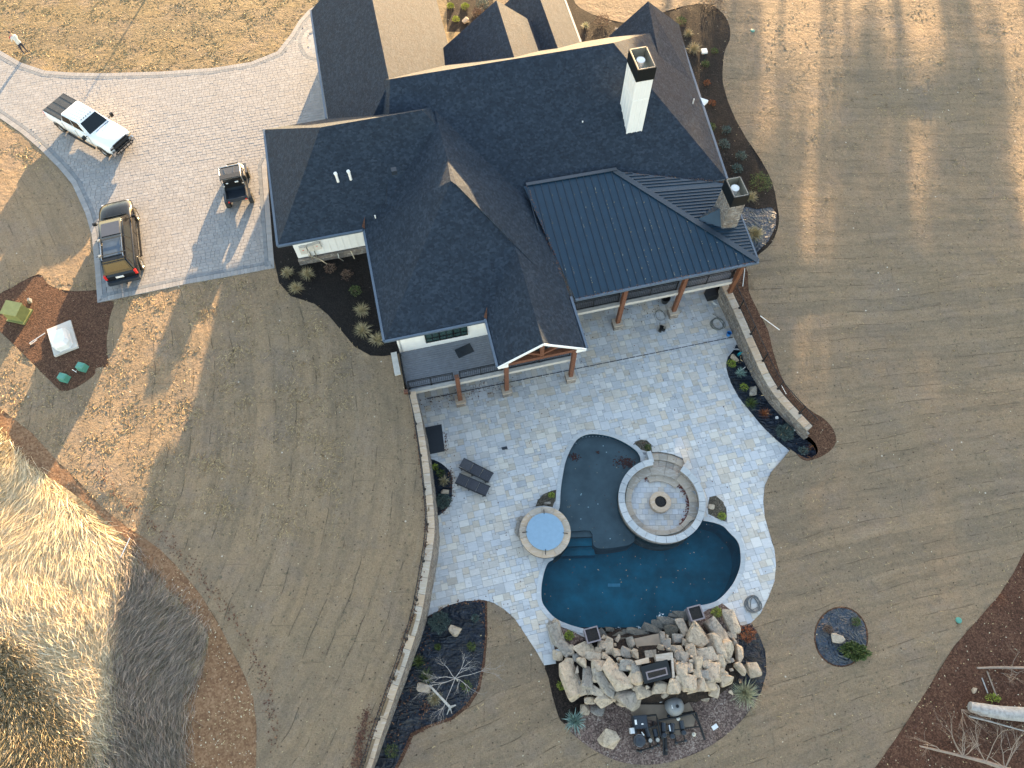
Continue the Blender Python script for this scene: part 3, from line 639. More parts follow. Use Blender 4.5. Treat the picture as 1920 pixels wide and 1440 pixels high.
for i in range(I0, I1):
    for j in range(J0, J1):
        if (i, j) in occ: continue
        for _ in range(5):
            a, b = rng.choice(sizes)
            cells = [(i+p, j+q) for p in range(a) for q in range(b)]
            if not any(c in occ for c in cells): break
        else: a = b = 1; cells = [(i, j)]
        occ.update(cells)
        si = slice(i-I0, i-I0+a+1); sj = slice(j-J0, j-J0+b+1)
        anyP = inP[si, sj]; anyH = inH[si, sj]
        if not anyP.any(): continue
        g = .006
        q = [(i*U+g, j*U+g), ((i+a)*U-g, j*U+g), ((i+a)*U-g, (j+b)*U-g), (i*U+g, (j+b)*U-g)]
        poly = [(x*cs-y*sn, x*sn+y*cs+10) for x, y in q]
        if not anyP.all():
            poly = clip(pt, poly)
            if len(poly) < 3 or abs(area(poly)) < .004: continue
        if anyH.all(): continue
        if anyH.any():
            cxp = sum(p[0] for p in poly)/len(poly); cyp = sum(p[1] for p in poly)/len(poly)
            # clip against the nearest hole edge (half plane through the closest edge)
            hs = [h for h in holes+planters if pip(np.array([p[0] for p in poly]), np.array([p[1] for p in poly]), h).any()]
            bad = False
            for h in hs:
                hh = h if area(h) > 0 else h[::-1]; best = None
                for k in range(len(hh)):
                    A_, B_ = hh[k-1], hh[k]; dx, dy = B_[0]-A_[0], B_[1]-A_[1]; L2 = dx*dx+dy*dy or 1
                    t = max(0, min(1, ((cxp-A_[0])*dx+(cyp-A_[1])*dy)/L2)); dd = math.hypot(A_[0]+dx*t-cxp, A_[1]+dy*t-cyp)
                    if best is None or dd < best[0]: best = (dd, A_, B_)
                _, A_, B_ = best
                L = math.hypot(B_[0]-A_[0], B_[1]-A_[1]); tx, ty = (B_[0]-A_[0])/L, (B_[1]-A_[1])/L
                win = [(B_[0]+tx*5, B_[1]+ty*5), (A_[0]-tx*5, A_[1]-ty*5), (A_[0]-tx*5+ty*9, A_[1]-ty*5-tx*9), (B_[0]+tx*5+ty*9, B_[1]+ty*5-tx*9)]
                poly = clip(poly, win)
                if len(poly) < 3 or abs(area(poly)) < .004: bad = True; break
            if bad: continue
        tiles.append(poly)
tiles.sort(key=lambda p: -abs(area(p))*(1 if p[0][1] < 17.5 else .4))
big = MB()
for k, pl in enumerate(tiles):
    zt = rng.uniform(-.003, .003)
    if k < 300:
        b = MB(); x0 = sum(p[0] for p in pl)/len(pl); y0 = sum(p[1] for p in pl)/len(pl)
        b.prism([(p[0]-x0, p[1]-y0) for p in pl], -.05, zt); o = b.build('paving_tile', 'tile', pat); o.location = (x0, y0, 0)
    else: big.prism(pl, -.05, zt)
big.build('paving_tiles', 'tile', pat, kind='stuff')
for k, h in enumerate(planters):
    b = MB(); b.prism(h, -.08, .0); o = b.build('planting_bed', 'planter_soil'); o['kind'] = 'structure'
# drain slot across the patio
b = MB()
pA, pB = P(800, 748, .0), P(1375, 632, .0)
for k in range(46):
    t0, t1 = k/46, (k+.9)/46; b.beam((pA[0]+(pB[0]-pA[0])*t0, pA[1]+(pB[1]-pA[1])*t0, .008), (pA[0]+(pB[0]-pA[0])*t1, pA[1]+(pB[1]-pA[1])*t1, .008), .045, .012)
b.build('drain_channel', 'darkpl', pat)
# ---------------------------------------------------------------- driveway pavers
dr = next(o for o in C.objects if o.name == 'driveway')
dp = Z['driveway']; dp = dp if area(dp) > 0 else dp[::-1]
def seg_dist(x, y, pl):
    pl = np.array(pl); a = pl; b = np.roll(pl, -1, 0); d = b-a; L2 = (d**2).sum(1)+1e-9
    t = np.clip(((x[:, None]-a[:, 0])*d[:, 0]+(y[:, None]-a[:, 1])*d[:, 1])/L2, 0, 1)
    return np.hypot(a[:, 0]+d[:, 0]*t-x[:, None], a[:, 1]+d[:, 1]*t-y[:, None]).min(1)
UX, UY = .40, .24; cs2, sn2 = math.cos(HA), math.sin(HA)
cand = []
for j in range(-80, 230):
    x = -200*UX+rng.uniform(0, UX)
    while x < 60*UX:
        wd = rng.choice((.24, .32, .40)); cand.append((x, j*UY, wd)); x += wd
ca = np.array(cand); ctr = np.column_stack([(ca[:, 0]+ca[:, 2]/2)*cs2-(ca[:, 1]+UY/2)*sn2, (ca[:, 0]+ca[:, 2]/2)*sn2+(ca[:, 1]+UY/2)*cs2+25])
keep = pip(ctr[:, 0], ctr[:, 1], dp) & (ctr[:, 0] > -52)
isl = pip(ctr[:, 0], ctr[:, 1], Z['island']) | pip(ctr[:, 0], ctr[:, 1], foot); keep &= ~isl
ca = ca[keep]; ctr = ctr[keep]; ds = seg_dist(ctr[:, 0], ctr[:, 1], dp)
isd = seg_dist(ctr[:, 0], ctr[:, 1], Z['island'])
hz = FW(ctr[:, 0], ctr[:, 1]); b = MB()
for k in range(len(ca)):
    x0, y0, wd = ca[k]; g = .008; z = float(hz[k])
    q = [(x0+g, y0+g), (x0+wd-g, y0+g), (x0+wd-g, y0+UY-g), (x0+g, y0+UY-g)]
    poly = [(x*cs2-y*sn2, x*sn2+y*cs2+25) for x, y in q]
    if ds[k] < .48: continue
    n = len(poly); zt = z+.035+rng.uniform(-.003, .004)
    dark = False
    vs = [(x, y, zt) for x, y in poly]+[(x, y, zt-.06) for x, y in poly]
    b.add(vs, [tuple(range(n))]+[(i, n+i, n+(i+1) % n, (i+1) % n) for i in range(n)], 1 if dark else 0)
for edge, sg in ((dp, -1), (Z['island'], 1)):
    ed = densify(edge if area(edge) > 0 else edge[::-1], .2); N_ = len(ed)
    ring_ = [off(ed, sg*d) for d in (.0, .34, .35, .58)]
    for i in range(N_):
        if abs(ed[i][0]) > 52 or (sg < 0 and ed[i][0] > -13.5 and ed[i][1] > 33): continue
        z = float(FW(*ed[i])); j = (i+1) % N_
        for ra, rb_2, mi in ((0, 1, 0), (2, 3, 1)):
            a, b2, c2, d2 = ring_[ra][i], ring_[ra][j], ring_[rb_2][j], ring_[rb_2][i]
            mx_, my_ = (a[0]+b2[0]+c2[0]+d2[0])/4, (a[1]+b2[1]+c2[1]+d2[1])/4
            q = [(mx_+(p_[0]-mx_)*.95, my_+(p_[1]-my_)*.97) for p_ in (a, b2, c2, d2)]
            if area(q) < 0: q = q[::-1]
            if area(q) < .005: continue
            zt = z+.041+rng.uniform(-.002, .002); vs = [(x, y, zt) for x, y in q]+[(x, y, zt-.1) for x, y in q]
            b.add(vs, [(0,1,2,3)]+[(k, 4+k, 4+(k+1) % 4, (k+1) % 4) for k in range(4)], mi)
b.build('paving_bricks', ['paver', 'paver_dark'], dr, kind='stuff')
# ---------------------------------------------------------------- retaining walls
def walls(name, label, crv, th, side, zb, railside):
    """crv: xyz centre of the cap; side +1/-1: where the low face is (left normal = +1)"""
    t = thing(name, label, 'wall', (crv[len(crv)//2][0], crv[len(crv)//2][1], 0))
    n = len(crv); nor = []
    for i in range(n):
        a = crv[max(0, i-1)]; c = crv[min(n-1, i+1)]; d = Vector((c[0]-a[0], c[1]-a[1], 0)).normalized(); nor.append(Vector((-d.y, d.x, 0)))
    b = MB(); hw_ = th/2-.05
    core = []
    for i in range(n-1):
        p, q = Vector(crv[i]), Vector(crv[i+1]); a, c = nor[i], nor[i+1]
        vs = []
        for pt_, nn in ((p, a), (q, c)):
            for sgn, z in ((1, zb), (1, pt_.z-.075), (-1, pt_.z-.075), (-1, zb)): vs.append((pt_.x+nn.x*hw_*sgn*.93, pt_.y+nn.y*hw_*sgn*.93, z))
        b.add(vs, [(0,1,5,4),(1,2,6,5),(2,3,7,6)]+([(3,2,1,0)] if i == 0 else [])+([(4,5,6,7)] if i == n-2 else []), 0)
    b.build('core', 'wallstone', t, world=True)
    # coursed facing stones on the low face and on the end
    b = MB(); L = [0]
    for i in range(n-1): L.append(L[-1]+math.hypot(crv[i+1][0]-crv[i][0], crv[i+1][1]-crv[i][1]))
    def at(s_):
        s_ = max(0, min(L[-1]-1e-6, s_)); i = max(0, next(k for k in range(n) if L[k] > s_)-1); f = (s_-L[i])/(L[i+1]-L[i])
        return Vector(crv[i]).lerp(Vector(crv[i+1]), f), nor[i].lerp(nor[i+1], f).normalized()
    h = .17; row = 0; zmax = max(c[2] for c in crv)
    while zb+.15+row*h < zmax:
        s_ = rng.uniform(0, .3)
        while s_ < L[-1]:
            wd = rng.uniform(.25, .6); p, nn = at(s_+wd/2); z0 = row*h
            if z0 < p.z-.08:
                hh = min(h, p.z-.08-z0); pr = rng.uniform(.02, .06); c = p+nn*side*(hw_-.02+pr/2)
                b.box((c.x, c.y, z0+hh/2), (wd-.015, pr+.06, hh-.012), math.atan2(nn.y, nn.x)-math.pi/2)
            s_ += wd
        row += 1
    b.build('facing_stones', 'wallstone', t, kind='stuff', world=True)
    s_ = 0; gap = .012
    while s_ < L[-1]-.05:
        wd = min(rng.uniform(.55, .95), L[-1]-s_); k = 3; up = []; dn = []
        for j in range(k+1):
            p, nn = at(s_+gap+(wd-2*gap)*j/k); up.append(p+nn*th/2); dn.append(p-nn*th/2)
        c = MB(); r = rng.random(); m = k+1
        vs = up+dn+[v-Vector((0,0,.075)) for v in up]+[v-Vector((0,0,.075)) for v in dn]; fs = []
        for j in range(k): fs += [(j, m+j, m+j+1, j+1), (j, j+1, 2*m+j+1, 2*m+j), (m+j+1, m+j, 3*m+j, 3*m+j+1)]
        fs += [(0, 2*m, 3*m, m), (k, m+k, 3*m+k, 2*m+k)]
        c.add(vs, fs, 0, r); c.build('cap_stone', 'cap', t, world=True); s_ += wd
    # railing
    rt = thing('railing', 'black metal railing along the top of the '+('long left' if side > 0 else 'curved right')+' retaining wall', 'railing', t.location, 0, 'railings on the retaining walls')
    b = MB(); rl = MB(); kk = 1.0
    off_ = railside*(th/2-.06)
    top = []; bot = []
    for i in range(n):
        p = Vector(crv[i])+nor[i]*off_; top.append(p+Vector((0,0,.95))); bot.append(p+Vector((0,0,.12)))
    for ln in (top, bot): b = MB(); b.tube(ln, .024, 4); b.build('rail', 'black', rt, world=True)
    s_ = 0; bb = MB()
    while s_ < L[-1]:
        p, nn = at(s_); p = p+nn*off_; bb.beam(p+Vector((0,0,.12)), p+Vector((0,0,.95)), .016); s_ += .13
    bb.build('balusters', 'black', rt, kind='stuff', world=True)
    s_ = .1
    while s_ < L[-1]:
        p, nn = at(s_); p = p+nn*off_; c = MB(); c.beam(p, p+Vector((0,0,1.0)), .06); c.box((p.x, p.y, p.z+.01), (.13,.13,.02)); c.build('post', 'black', rt, world=True); s_ += 1.9
    return t
walls('retaining_wall', 'long curved sandstone retaining wall between the left lawn and the patio', LWc[1:], .42, 1, -.2, -1)
rwA = [c for c in RWc]
walls('retaining_wall', 'short curved stone retaining wall right of the patio below the metal roofed porch', rwA, .46, -1, -.2, 1)
# ---------------------------------------------------------------- pool
pl = pool if area(pool) > 0 else pool[::-1]; WZ = -.12
b = MB(); n = len(pl); dl = -1.9
b.add([(x, y, .0) for x, y in off(pl, .05)]+[(x, y, dl) for x, y in pl], [(i, n+i, n+(i+1) % n, (i+1) % n) for i in range(n)], 0)
b.add([(x, y, dl) for x, y in pl], [tuple(range(n))], 0)
basin = b.build('pool_basin', 'basin'); basin['kind'] = 'structure'
shelf_cut = [P(*q, -.35) for q in [(1028,985),(1065,995),(1104,994),(1108,1000),(1112,1018),(1117,1025),(1128,1028),(1158,1025),(1190,1013),(1230,990),(1250,930),(1230,790),(1000,790),(1000,950)]]
shp = [shelf_cut[i] for i in range(len(shelf_cut))]
# shelf prism: clip by keeping it inside an outline of the upper lobe
sb = MB(); sb.prism([p for p in [P(*q, -.35) for q in curve([(1104,813),(1127,814),(1154,821),(1181,836),(1215,860),(1225,900),(1190,960),(1190,1013),(1158,1025),(1128,1028),(1117,1025),(1112,1018),(1107,995),(1066,996),(1030,990),(1040,950),(1046,921),(1050,892),(1056,864),(1067,839),(1084,820)], True, 3)]], -1.85, -.42)
sb.build('tanning_shelf', 'shelf', basin)
for k, (v0, v1) in enumerate(((993,1008),(1008,1023),(1023,1039))):
    c = MB(); q = [P(1045, v0-2, -.6), P(1108+k*3, v0-3, -.6), P(1112+k*3, v1-2, -.6), P(1052-k*5, v1, -.6)]
    c.prism(q, -1.85, -.62-.26*k); c.build('pool_step', 'shelf' if k == 0 else 'basin', basin)
c = MB(); q = [P(*p, -1.85) for p in ((1140,1094),(1163,1094),(1163,1100),(1140,1100))]; c.prism(q, -1.9, -1.87); c.build('main_drain', simple('pale_blue_drain', (.08,.30,.42), .6, .1), basin)
c = MB(); n = len(pl); c.add([(x, y, WZ) for x, y in off(pl, .03)], [tuple(range(n))]); wt = c.build('pool_water', 'water'); wt['kind'] = 'structure'
# coping
cop = thing('pool_coping', 'pale stone coping along the edge of the swimming pool', 'coping', (P(1200,1040)[0], P(1200,1040)[1], 0))
Lc = densify(pl, .12); Lc2 = off(Lc, .22); Lc1 = off(Lc, -.03)
if area(Lc) < 0: Lc = Lc[::-1]
i = 0; N = len(Lc)
SP = P(1022, 997, 0)
while i < N:
    m = rng.randint(3, 5); j = min(i+m, N); idx = [k % N for k in range(i, j+1)]
    mid = Lc[idx[len(idx)//2]]; i = j
    if math.hypot(mid[0]-RC[0], mid[1]-RC[1]) < RO+.05 or math.hypot(mid[0]-SP[0], mid[1]-SP[1]) < SR: continue
    pm = mid[1]
    if in_any(mid[0], mid[1], [P(*q) for q in ((1112,1160),(1290,1130),(1290,1240),(1112,1240))]): continue
    pol = [Lc1[k] for k in idx]+[Lc2[k] for k in reversed(idx)]
    c = MB(); r = rng.random(); k2 = len(idx); zt = .022+rng.uniform(-.002, .003)
    vs = [(x, y, zt) for x, y in pol]+[(x, y, -.06) for x, y in pol]; nn = len(pol)
    fs = [(a, a+1, nn-2-a, nn-1-a)[::-1] for a in range(k2-1)]+[(a, nn+a, nn+(a+1) % nn, (a+1) % nn) for a in range(nn)]
    c.add(vs, fs, 0, r); c.build('coping_stone', 'coping', cop, world=True)
# fire ring
fr_ = thing('fire_ring', 'round sunken stone seating ring with a fire bowl in its middle', 'seating ring', (RC[0], RC[1], 0))
def ring(name, mat, r0, r1, z0, z1, nseg, gap, par, a0=0, a1=2*math.pi, arc=3):
    for k in range(nseg):
        b = MB(); s0 = a0+(a1-a0)*k/nseg+gap/2; s1 = a0+(a1-a0)*(k+1)/nseg-gap/2
        b.ringseg((0,0), r0, r1, s0, s1, z0, z1, arc); b.build(name, mat, par)
ring('cap_stone', 'coping', RO-.36, RO, .30, .38, 22, .008, fr_, R(98), R(98+317))
c = MB(); c.ringseg((0,0), RO-.32, RO-.03, R(97), R(97+319), -1.7, .30, 40); c.build('ring_wall', 'wallstone', fr_)
ring('bench_stone', 'tanstone', RO-.80, RO-.33, -.18, -.10, 14, .008, fr_, R(0), R(360), 4)
c = MB(); c.ringseg((0,0), RO-.76, RO-.33, R(0), R(360), -.6, -.18, 40); c.build('bench_wall', 'tanstone', fr_)
c = MB(); c.lathe([(RO-.3, -1.6), (RO-.3, -.41)], (0,0,0), 40); c.build('floor', 'joint', fr_)
ft = MB(); rf = RO-.72
circ = [(rf*math.cos(a), rf*math.sin(a)) for a in np.linspace(0, 2*math.pi, 33)[:-1]]
for i in range(-8, 9):
    for j in range(-6, 7):
        x0 = (i+(j % 2)*.5)*.34; y0 = j*.32; q = clip(circ, [(x0+.005, y0+.005), (x0+.335, y0+.005), (x0+.335, y0+.315), (x0+.005, y0+.315)])
        if len(q) > 2 and abs(area(q)) > .004:
            t_ = MB(); t_.prism(q, -.43, -.385+rng.uniform(-.003, .003)); t_.build('paving_tile', 'tile', fr_)
ring('fire_bowl_rim', 'cap',   .33, .60, -.40, .0, 1, .0, fr_, 0, 2*math.pi, 28)
c = MB(); c.lathe([(.34, -.4), (.34, -.06), (.2, -.02), (.01, -.02)], (0,0,0), 20); c.build('lava_bed', 'lava', fr_)
for k, (r0, r1, z0) in enumerate(((RO-1.15, RO-.76, -.25), (RO-.34, RO+.12, -.27), (RO+.12, RO+.56, -.14))):
    a_, b_ = (R(42), R(112)) if k == 0 else (R(55), R(97))
    ring('step_stone', 'tanstone', r0, r1-.01, -.7, z0, 4, .006, fr_, a_, b_, 4)
for a_ in (R(99.5),):
    c = MB(); x, y = math.cos(a_), math.sin(a_); c.beam(((RO-.2)*x, (RO-.2)*y, .25), ((RO+.50)*x, (RO+.50)*y, .19), .26, .26); c.build('step_cheek', 'coping', fr_)
c = MB(); x, y = math.cos(R(53)), math.sin(R(53)); c.beam(((RO+.08)*x, (RO+.08)*y, .0), ((RO+.6)*x, (RO+.6)*y, .0), .16, .06); c.build('step_cheek', 'coping', fr_)
# spa
sp_ = thing('spa', 'round stone spa under a blue two piece cover left of the pool', 'hot tub', (SP[0]+.0, SP[1], 0))
sx, sy = SCn[0]-SP[0], SCn[1]-SP[1]
sp_.location = (SCn[0], SCn[1], 0)
ring('rim_stone', 'cap', .98, SR, .42, .50, 11, .008, sp_, 0, 2*math.pi, 3)
c = MB(); c.ringseg((0,0), .95, SR-.05, 0, 2*math.pi, -1.7, .42, 36); c.build('spa_wall', 'wallstone', sp_)
for s0 in (0, math.pi):
    c = MB(); a_ = [R(86)+s0+math.pi*k/16 for k in range(17)]; c.prism([(1.04*math.cos(t), 1.04*math.sin(t)) for t in a_], .51, .585); c.build('cover_half', 'bluecover', sp_)
for t in (R(92), R(182), R(270), R(355)):
    c = MB(); c.beam((.98*math.cos(t), .98*math.sin(t), .60), (1.26*math.cos(t), 1.26*math.sin(t), .52), .035, .02); c.build('strap', 'black', sp_)
rb_ = tag(rock('step_boulder', *P(975, 987, .2), .1, .62, 1.5, .45, R(-14), 'rock_grey'), 'long flat grey stone step against the left side of the spa', 'boulder')
# ---------------------------------------------------------------- house
house = thing('house', 'large dark roofed white house with several gables, decks and two chimneys', 'house', (0, 35, 0), HA)
def hip(name, cn, r0, r1, ze, zr, axis='a', white_ends=(), z1=None):
    """cn: SW SE NE NW corners; ridge r0 (west or south end) to r1"""
    z1 = zr if z1 is None else z1
    vs = [(x, y, ze) for x, y in cn]+[(x, y, ze-.16) for x, y in cn]+[(r0[0], r0[1], zr), (r1[0], r1[1], z1)]
    b = MB()
    if axis == 'a': F = [((0,1,9,8),0), ((1,2,9),'e'), ((2,3,8,9),0), ((3,0,8),'w')]
    else: F = [((3,0,8,9),0), ((1,2,9,8),0), ((0,1,8),'w'), ((2,3,9),'e')]
    for f, k in F:
        mi = 0 if (k == 0 or k not in white_ends) else 1
        b.add(vs, [f], mi)
    b.add(vs, [(0,4,5,1),(1,5,6,2),(2,6,7,3),(3,7,4,0)], 1); b.add(vs, [(7,6,5,4)], 2)
    return b.build(name, ['shingle', 'gutter', 'soffit'], house)
def gut(a, b_, z): 
    c = MB(); c.beam((a[0], a[1], z-.07), (b_[0], b_[1], z-.07), .13, .12); return c.build('gutter', 'gutter', house)
hip('roof', [(-15.38,-6.37),(-2,-6.37),(-2,2.8),(-15.38,2.8)], (-11.5,-1.8), (-5.7,-1.8), 5.8, 9.55)
hip('roof', [(-11.43,-3),(-2.75,-3),(-2.55,13.2),(-11.25,13.2)], (-7.15,.9), (-7.0,13.2), 5.82, 9.5, 'b', ('e',))
hip('roof', [(-9.3,-7.66),(11.56,-7.66),(12.95,5.8),(-9.3,5.8)], (-7.1,.65), (6.29,.43), 5.81, 9.88, 'a', (), 10.0)
hip('roof', [(-3.55,-1),(4.55,-1),(4.55,6.95),(-3.55,6.95)], (.5,-1), (.62,6.95), 5.83, 9.05, 'b', ('e',))
hip('roof', [(1.4,1),(6.1,1),(6.18,10.2),(1.4,10.2)], (3.75,1), (3.85,10.2), 5.79, 7.8, 'b', ('e',))
hip('roof', [(7.9,.0),(12.3,.0),(13.22,5.95),(8.2,5.95)], (9.7,.0), (10.6,5.95), 5.80, 7.45, 'b', ('e',), 8.0)
hip('roof', [(-10.37,-14.0),(.06,-14.0),(.06,4.2),(-10.37,2.6)], (-4.95,-7.0), (-4.93,.44), 5.8, 8.95, 'b')
# short raised peak with its little north facing face
b = MB(); A_, B_, N_ = (-5.08,-6.95,9.18), (-4.80,-7.35,9.18), (-4.94,-5.0,8.93)
vs = [A_, B_, N_, (-10.3,-13.95,5.83), (.02,-13.95,5.83), (-10.3,-6.2,5.83), (.02,-6.2,5.83)]
b.add(vs, [(0,1,4),(0,4,3),(0,3,5),(0,5,2),(1,0,2),(1,2,6),(1,6,4)], 0); b.build('roof', 'shingle', house)
# gabled porch roof with open front
def slab(name, quad, th, mats, par=house):
    b = MB(); n = len(quad); vs = list(quad)+[(x, y, z-th) for x, y, z in quad]
    b.add(vs, [tuple(range(n))], 0); b.add(vs, [tuple(range(2*n-1, n-1, -1))], 2); b.add(vs, [(i, n+i, n+(i+1) % n, (i+1) % n) for i in range(n)], 1)
    return b.build(name, mats, par)
PZ = 7.42
slab('roof', [(-4.76,-17.0,5.88),(-2.36,-17.0,PZ),(-2.36,-9.5,PZ),(-4.76,-9.5,5.88)], .14, ['shingle','trim','wood'])
slab('roof', [(-2.36,-17.0,PZ),(.06,-17.0,5.88),(.06,-9.5,5.88),(-2.36,-9.5,PZ)], .14, ['shingle','trim','wood'])
for s_ in (-1, 1):
    b = MB(); b.beam((-2.36, -17.03, PZ-.06), (-2.36+s_*2.42, -17.03, 5.82), .06, .13); b.build('rake_board', 'trim', house)
    b = MB(); x0 = -2.36+s_*2.42; b.add([(x0,-17.06,5.86),(x0-s_*.55,-17.06,5.70),(x0-s_*.55,-16.6,5.70),(x0,-16.6,5.70),(x0,-17.06,5.70),(x0-s_*.55,-17.06,6.2)], [(0,4,1,5),(4,3,2,1)]); b.build('eave_return', 'trim', house)
TB = -16.8
tr_ = MB(); tr_.beam((-4.5,TB,5.72),(-.2,TB,5.72),.26,.28); tr_.build('truss_beam', 'wood', house)
tr_ = MB(); tr_.beam((-2.36,TB,5.7),(-2.36,TB,7.3),.22); tr_.build('king_post', 'wood', house)
for s_ in (-1, 1):
    tr_ = MB(); tr_.beam((-2.36,TB,7.25),(-2.36+s_*2.2,TB,5.72),.2,.2); tr_.build('rafter', 'wood', house)
    tr_ = MB(); tr_.beam((-2.36,TB,5.95),(-2.36+s_*1.1,TB,6.6),.16,.16); tr_.build('brace', 'wood', house)
    tr_ = MB(); x0 = -2.36+s_*2.05; tr_.beam((x0,-16.3,5.72),(x0,-13.2,5.72),.2,.26); tr_.build('side_beam', 'wood', house)
for a, b_, z in (((-15.42,-6.4),(-15.42,2.8),5.85),((-15.42,-6.43),(-10.4,-6.43),5.85),((-10.42,-6.4),(-10.42,-14.05),5.85),((-10.42,-14.06),(-4.8,-14.06),5.85),((-4.82,-14.0),(-4.82,-17.0),5.95),((.12,-17.0),(.12,-13.7),5.95),
                 ((-11.48,2.8),(-11.3,13.2),5.85),((6.16,5.8),(6.23,10.2),5.85),((11.6,-7.7),(13.0,5.8),5.85)):
    gut(a, b_, z)
b = MB(); b.add([(12.25,-1.0,5.9),(12.68,-1.35,5.9),(12.25,-1.65,5.86),(12.25,-1.0,5.7),(12.68,-1.35,5.7),(12.25,-1.65,5.7)], [(0,2,1),(3,4,5),(0,3,5,2),(2,5,4,1),(1,4,3,0)]); b.build('eave_return', 'trim', house)
for x, y in ((-10.35,-6.35),(-4.75,-13.95)):   # kickout flashings in the roof corners
    b = MB(); b.add([(x-.12,y+.05,5.98),(x+.16,y+.45,6.3),(x+.02,y-.12,5.93)], [(0,1,2),(2,1,0)]); b.build('flashing', 'wood', house)
# metal roof
T0, T1, SE, SW, NE = (-.75,-6.2,6.75), (4.75,-6.3,6.74), (11.3,-13.6,5.52), (.42,-13.66,5.52), (11.62,-7.9,5.62)
slab('metal_roof', [T0, SW, SE, T1], .1, ['metalroof','gutter','wood'])
slab('metal_roof', [T1, SE, NE], .1, ['metalroof','gutter','wood'])
def lerp(p, q, t): return tuple(p[i]+(q[i]-p[i])*t for i in range(3))
k = 0; x = -.6
while x < 11.1:
    # seams on the south face run straight down the slope
    b0 = -13.62; zb_ = 5.55
    if x < 4.75: bt = -6.25
    else: bt = -6.3-(x-4.75)*(13.6-6.3)/(11.3-4.75)
    bt -= .04; zt_ = 5.52+(bt+13.63)*(6.745-5.52)/(13.63-6.25)
    c = MB(); c.beam((x, b0, 5.545), (x, bt, zt_+.02), .03, .055); c.build('seam', 'seam', house); x += .43
y = -13.3
while y < -8.0:
    t = (y+13.6)/(13.6-6.3); xa = 11.3-t*(11.3-4.75); za = 5.52+t*(6.74-5.52)
    xb = 11.3+(y+13.6)/(13.6-7.9)*.32; zb_ = 5.52+(y+13.6)/5.7*.1
    c = MB(); c.beam((xa+.06, y, za+.015), (xb, y, zb_+.025), .03, .07); c.build('seam', 'seam', house); y += .225
y = -7.9+.2
while y < -6.5:
    t = (y+13.6)/(13.6-6.3); xa = 11.3-t*(11.3-4.75); za = 5.52+t*(6.74-5.52); f = (y+6.3)/(-7.9+6.3); xb = 4.75+f*(11.62-4.75); zb_ = 6.74+f*(5.62-6.74)
    if xb-xa > .3: c = MB(); c.beam((xa+.06, y, za+.015), (xb-.1, y, zb_+.03), .03, .07); c.build('seam', 'seam', house)
    y += .225
c = MB(); c.beam((4.75,-6.3,6.79), (11.3,-13.6,5.58), .34, .05); c.build('hip_cap', 'seam', house)
c = MB(); c.beam((-.6,-6.15,6.82), (4.9,-6.25,6.82), .22, .05); c.build('hip_cap', 'seam', house)
c = MB(); c.beam((.4,-13.72,5.47), (11.35,-13.68,5.47), .12, .14); c.build('gutter', 'gutter', house)
c = MB(); c.beam((11.37,-13.6,5.47), (11.68,-7.9,5.57), .1, .14); c.build('gutter', 'gutter', house)
def debris(p, q, n, sp, name='leaf_debris'):
    pts = []
    for _ in range(n):
        t = rng.random(); pts.append([p[i]+(q[i]-p[i])*t+rng.gauss(0, sp)*(1 if i < 2 else .1) for i in range(3)])
    return chips(name, 'leaf_brown', pts, .035, house)
debris((-.6,-6.35,6.84),(.15,-13.6,5.78),150,.05); debris((.5,-13.68,5.56),(11.2,-13.62,5.56),160,.03); debris((5,-6.5,6.74),(11.4,-7.8,5.7),70,.04)
chips('roof_specks', 'leaf_pale_l', [(x_, y_, 5.52+(y_+13.63)*.166+.03) for x_, y_ in ((round(rng.uniform(0,26))*.43-.6+.05, rng.uniform(-13.5,-7)) for _ in range(260)) if x_ < 4.75+(-6.3-y_)*.9], .022, house)
# walls
def wall(name, a, b_, z0, z1, mat, th=.2, batt=0, stone=0):
    c = MB(); c.beam((a[0],a[1],(z0+z1)/2), (b_[0],b_[1],(z0+z1)/2), th, z1-z0); o = c.build(name, mat, house)
    if batt:
        L = math.hypot(b_[0]-a[0], b_[1]-a[1]); dx, dy = (b_[0]-a[0])/L, (b_[1]-a[1])/L; k = int(L/batt)
        for i in range(1, k+1):
            s_ = L*i/(k+1)
            c = MB(); nx, ny = dy, -dx
            c.box((a[0]+dx*s_+nx*(th/2+.012), a[1]+dy*s_+ny*(th/2+.012), (z0+z1)/2+.01), (.045, .03, z1-z0-.03), math.atan2(dy, dx)); c.build('batten', 'white', o)
    return o
wall('wall', (-14.8,-5.5), (-9.85,-5.5), 3.3, 5.62, 'white', batt=.42)
wall('wall', (-9.75,-13.0), (-.6,-13.0), 2.55, 5.62, 'white', batt=.42)
wall('wall', (-14.7,2.1), (-14.7,-5.4), -.2, 5.6, 'white'); wall('wall', (-10.8,12.6), (-10.8,2.2), -.2, 5.6, 'white')
wall('wall', (-9.75,-5.6), (-9.75,-13.1), 2.5, 5.6, 'white')
wall('wall', (-.7,-13.1), (-.7,-7.2), 2.5, 5.6, 'white'); wall('wall', (-.6,-7.3), (11,-7.3), 2.5, 5.6, 'white')
wall('wall', (10.95,-7.2), (12.3,5.1), -.2, 5.6, 'white'); wall('wall', (12.3,5.1), (5.6,5.1), -.2, 5.6, 'white'); wall('wall', (5.5,5.1), (5.5,9.3), -.2, 5.6, 'white')
wall('wall', (5.5,9.3), (2,9.3), -.2, 5.6, 'white'); wall('wall', (2,9.3), (2,6.2), -.2, 5.6, 'white'); wall('wall', (2,6.2), (-3.1,6.2), -.2, 5.6, 'white'); wall('wall', (-3.3,6.2), (-3.3,12.5), -.2, 5.6, 'white'); wall('wall', (-3.3,12.5), (-10.9,12.5), -.2, 5.6, 'white')
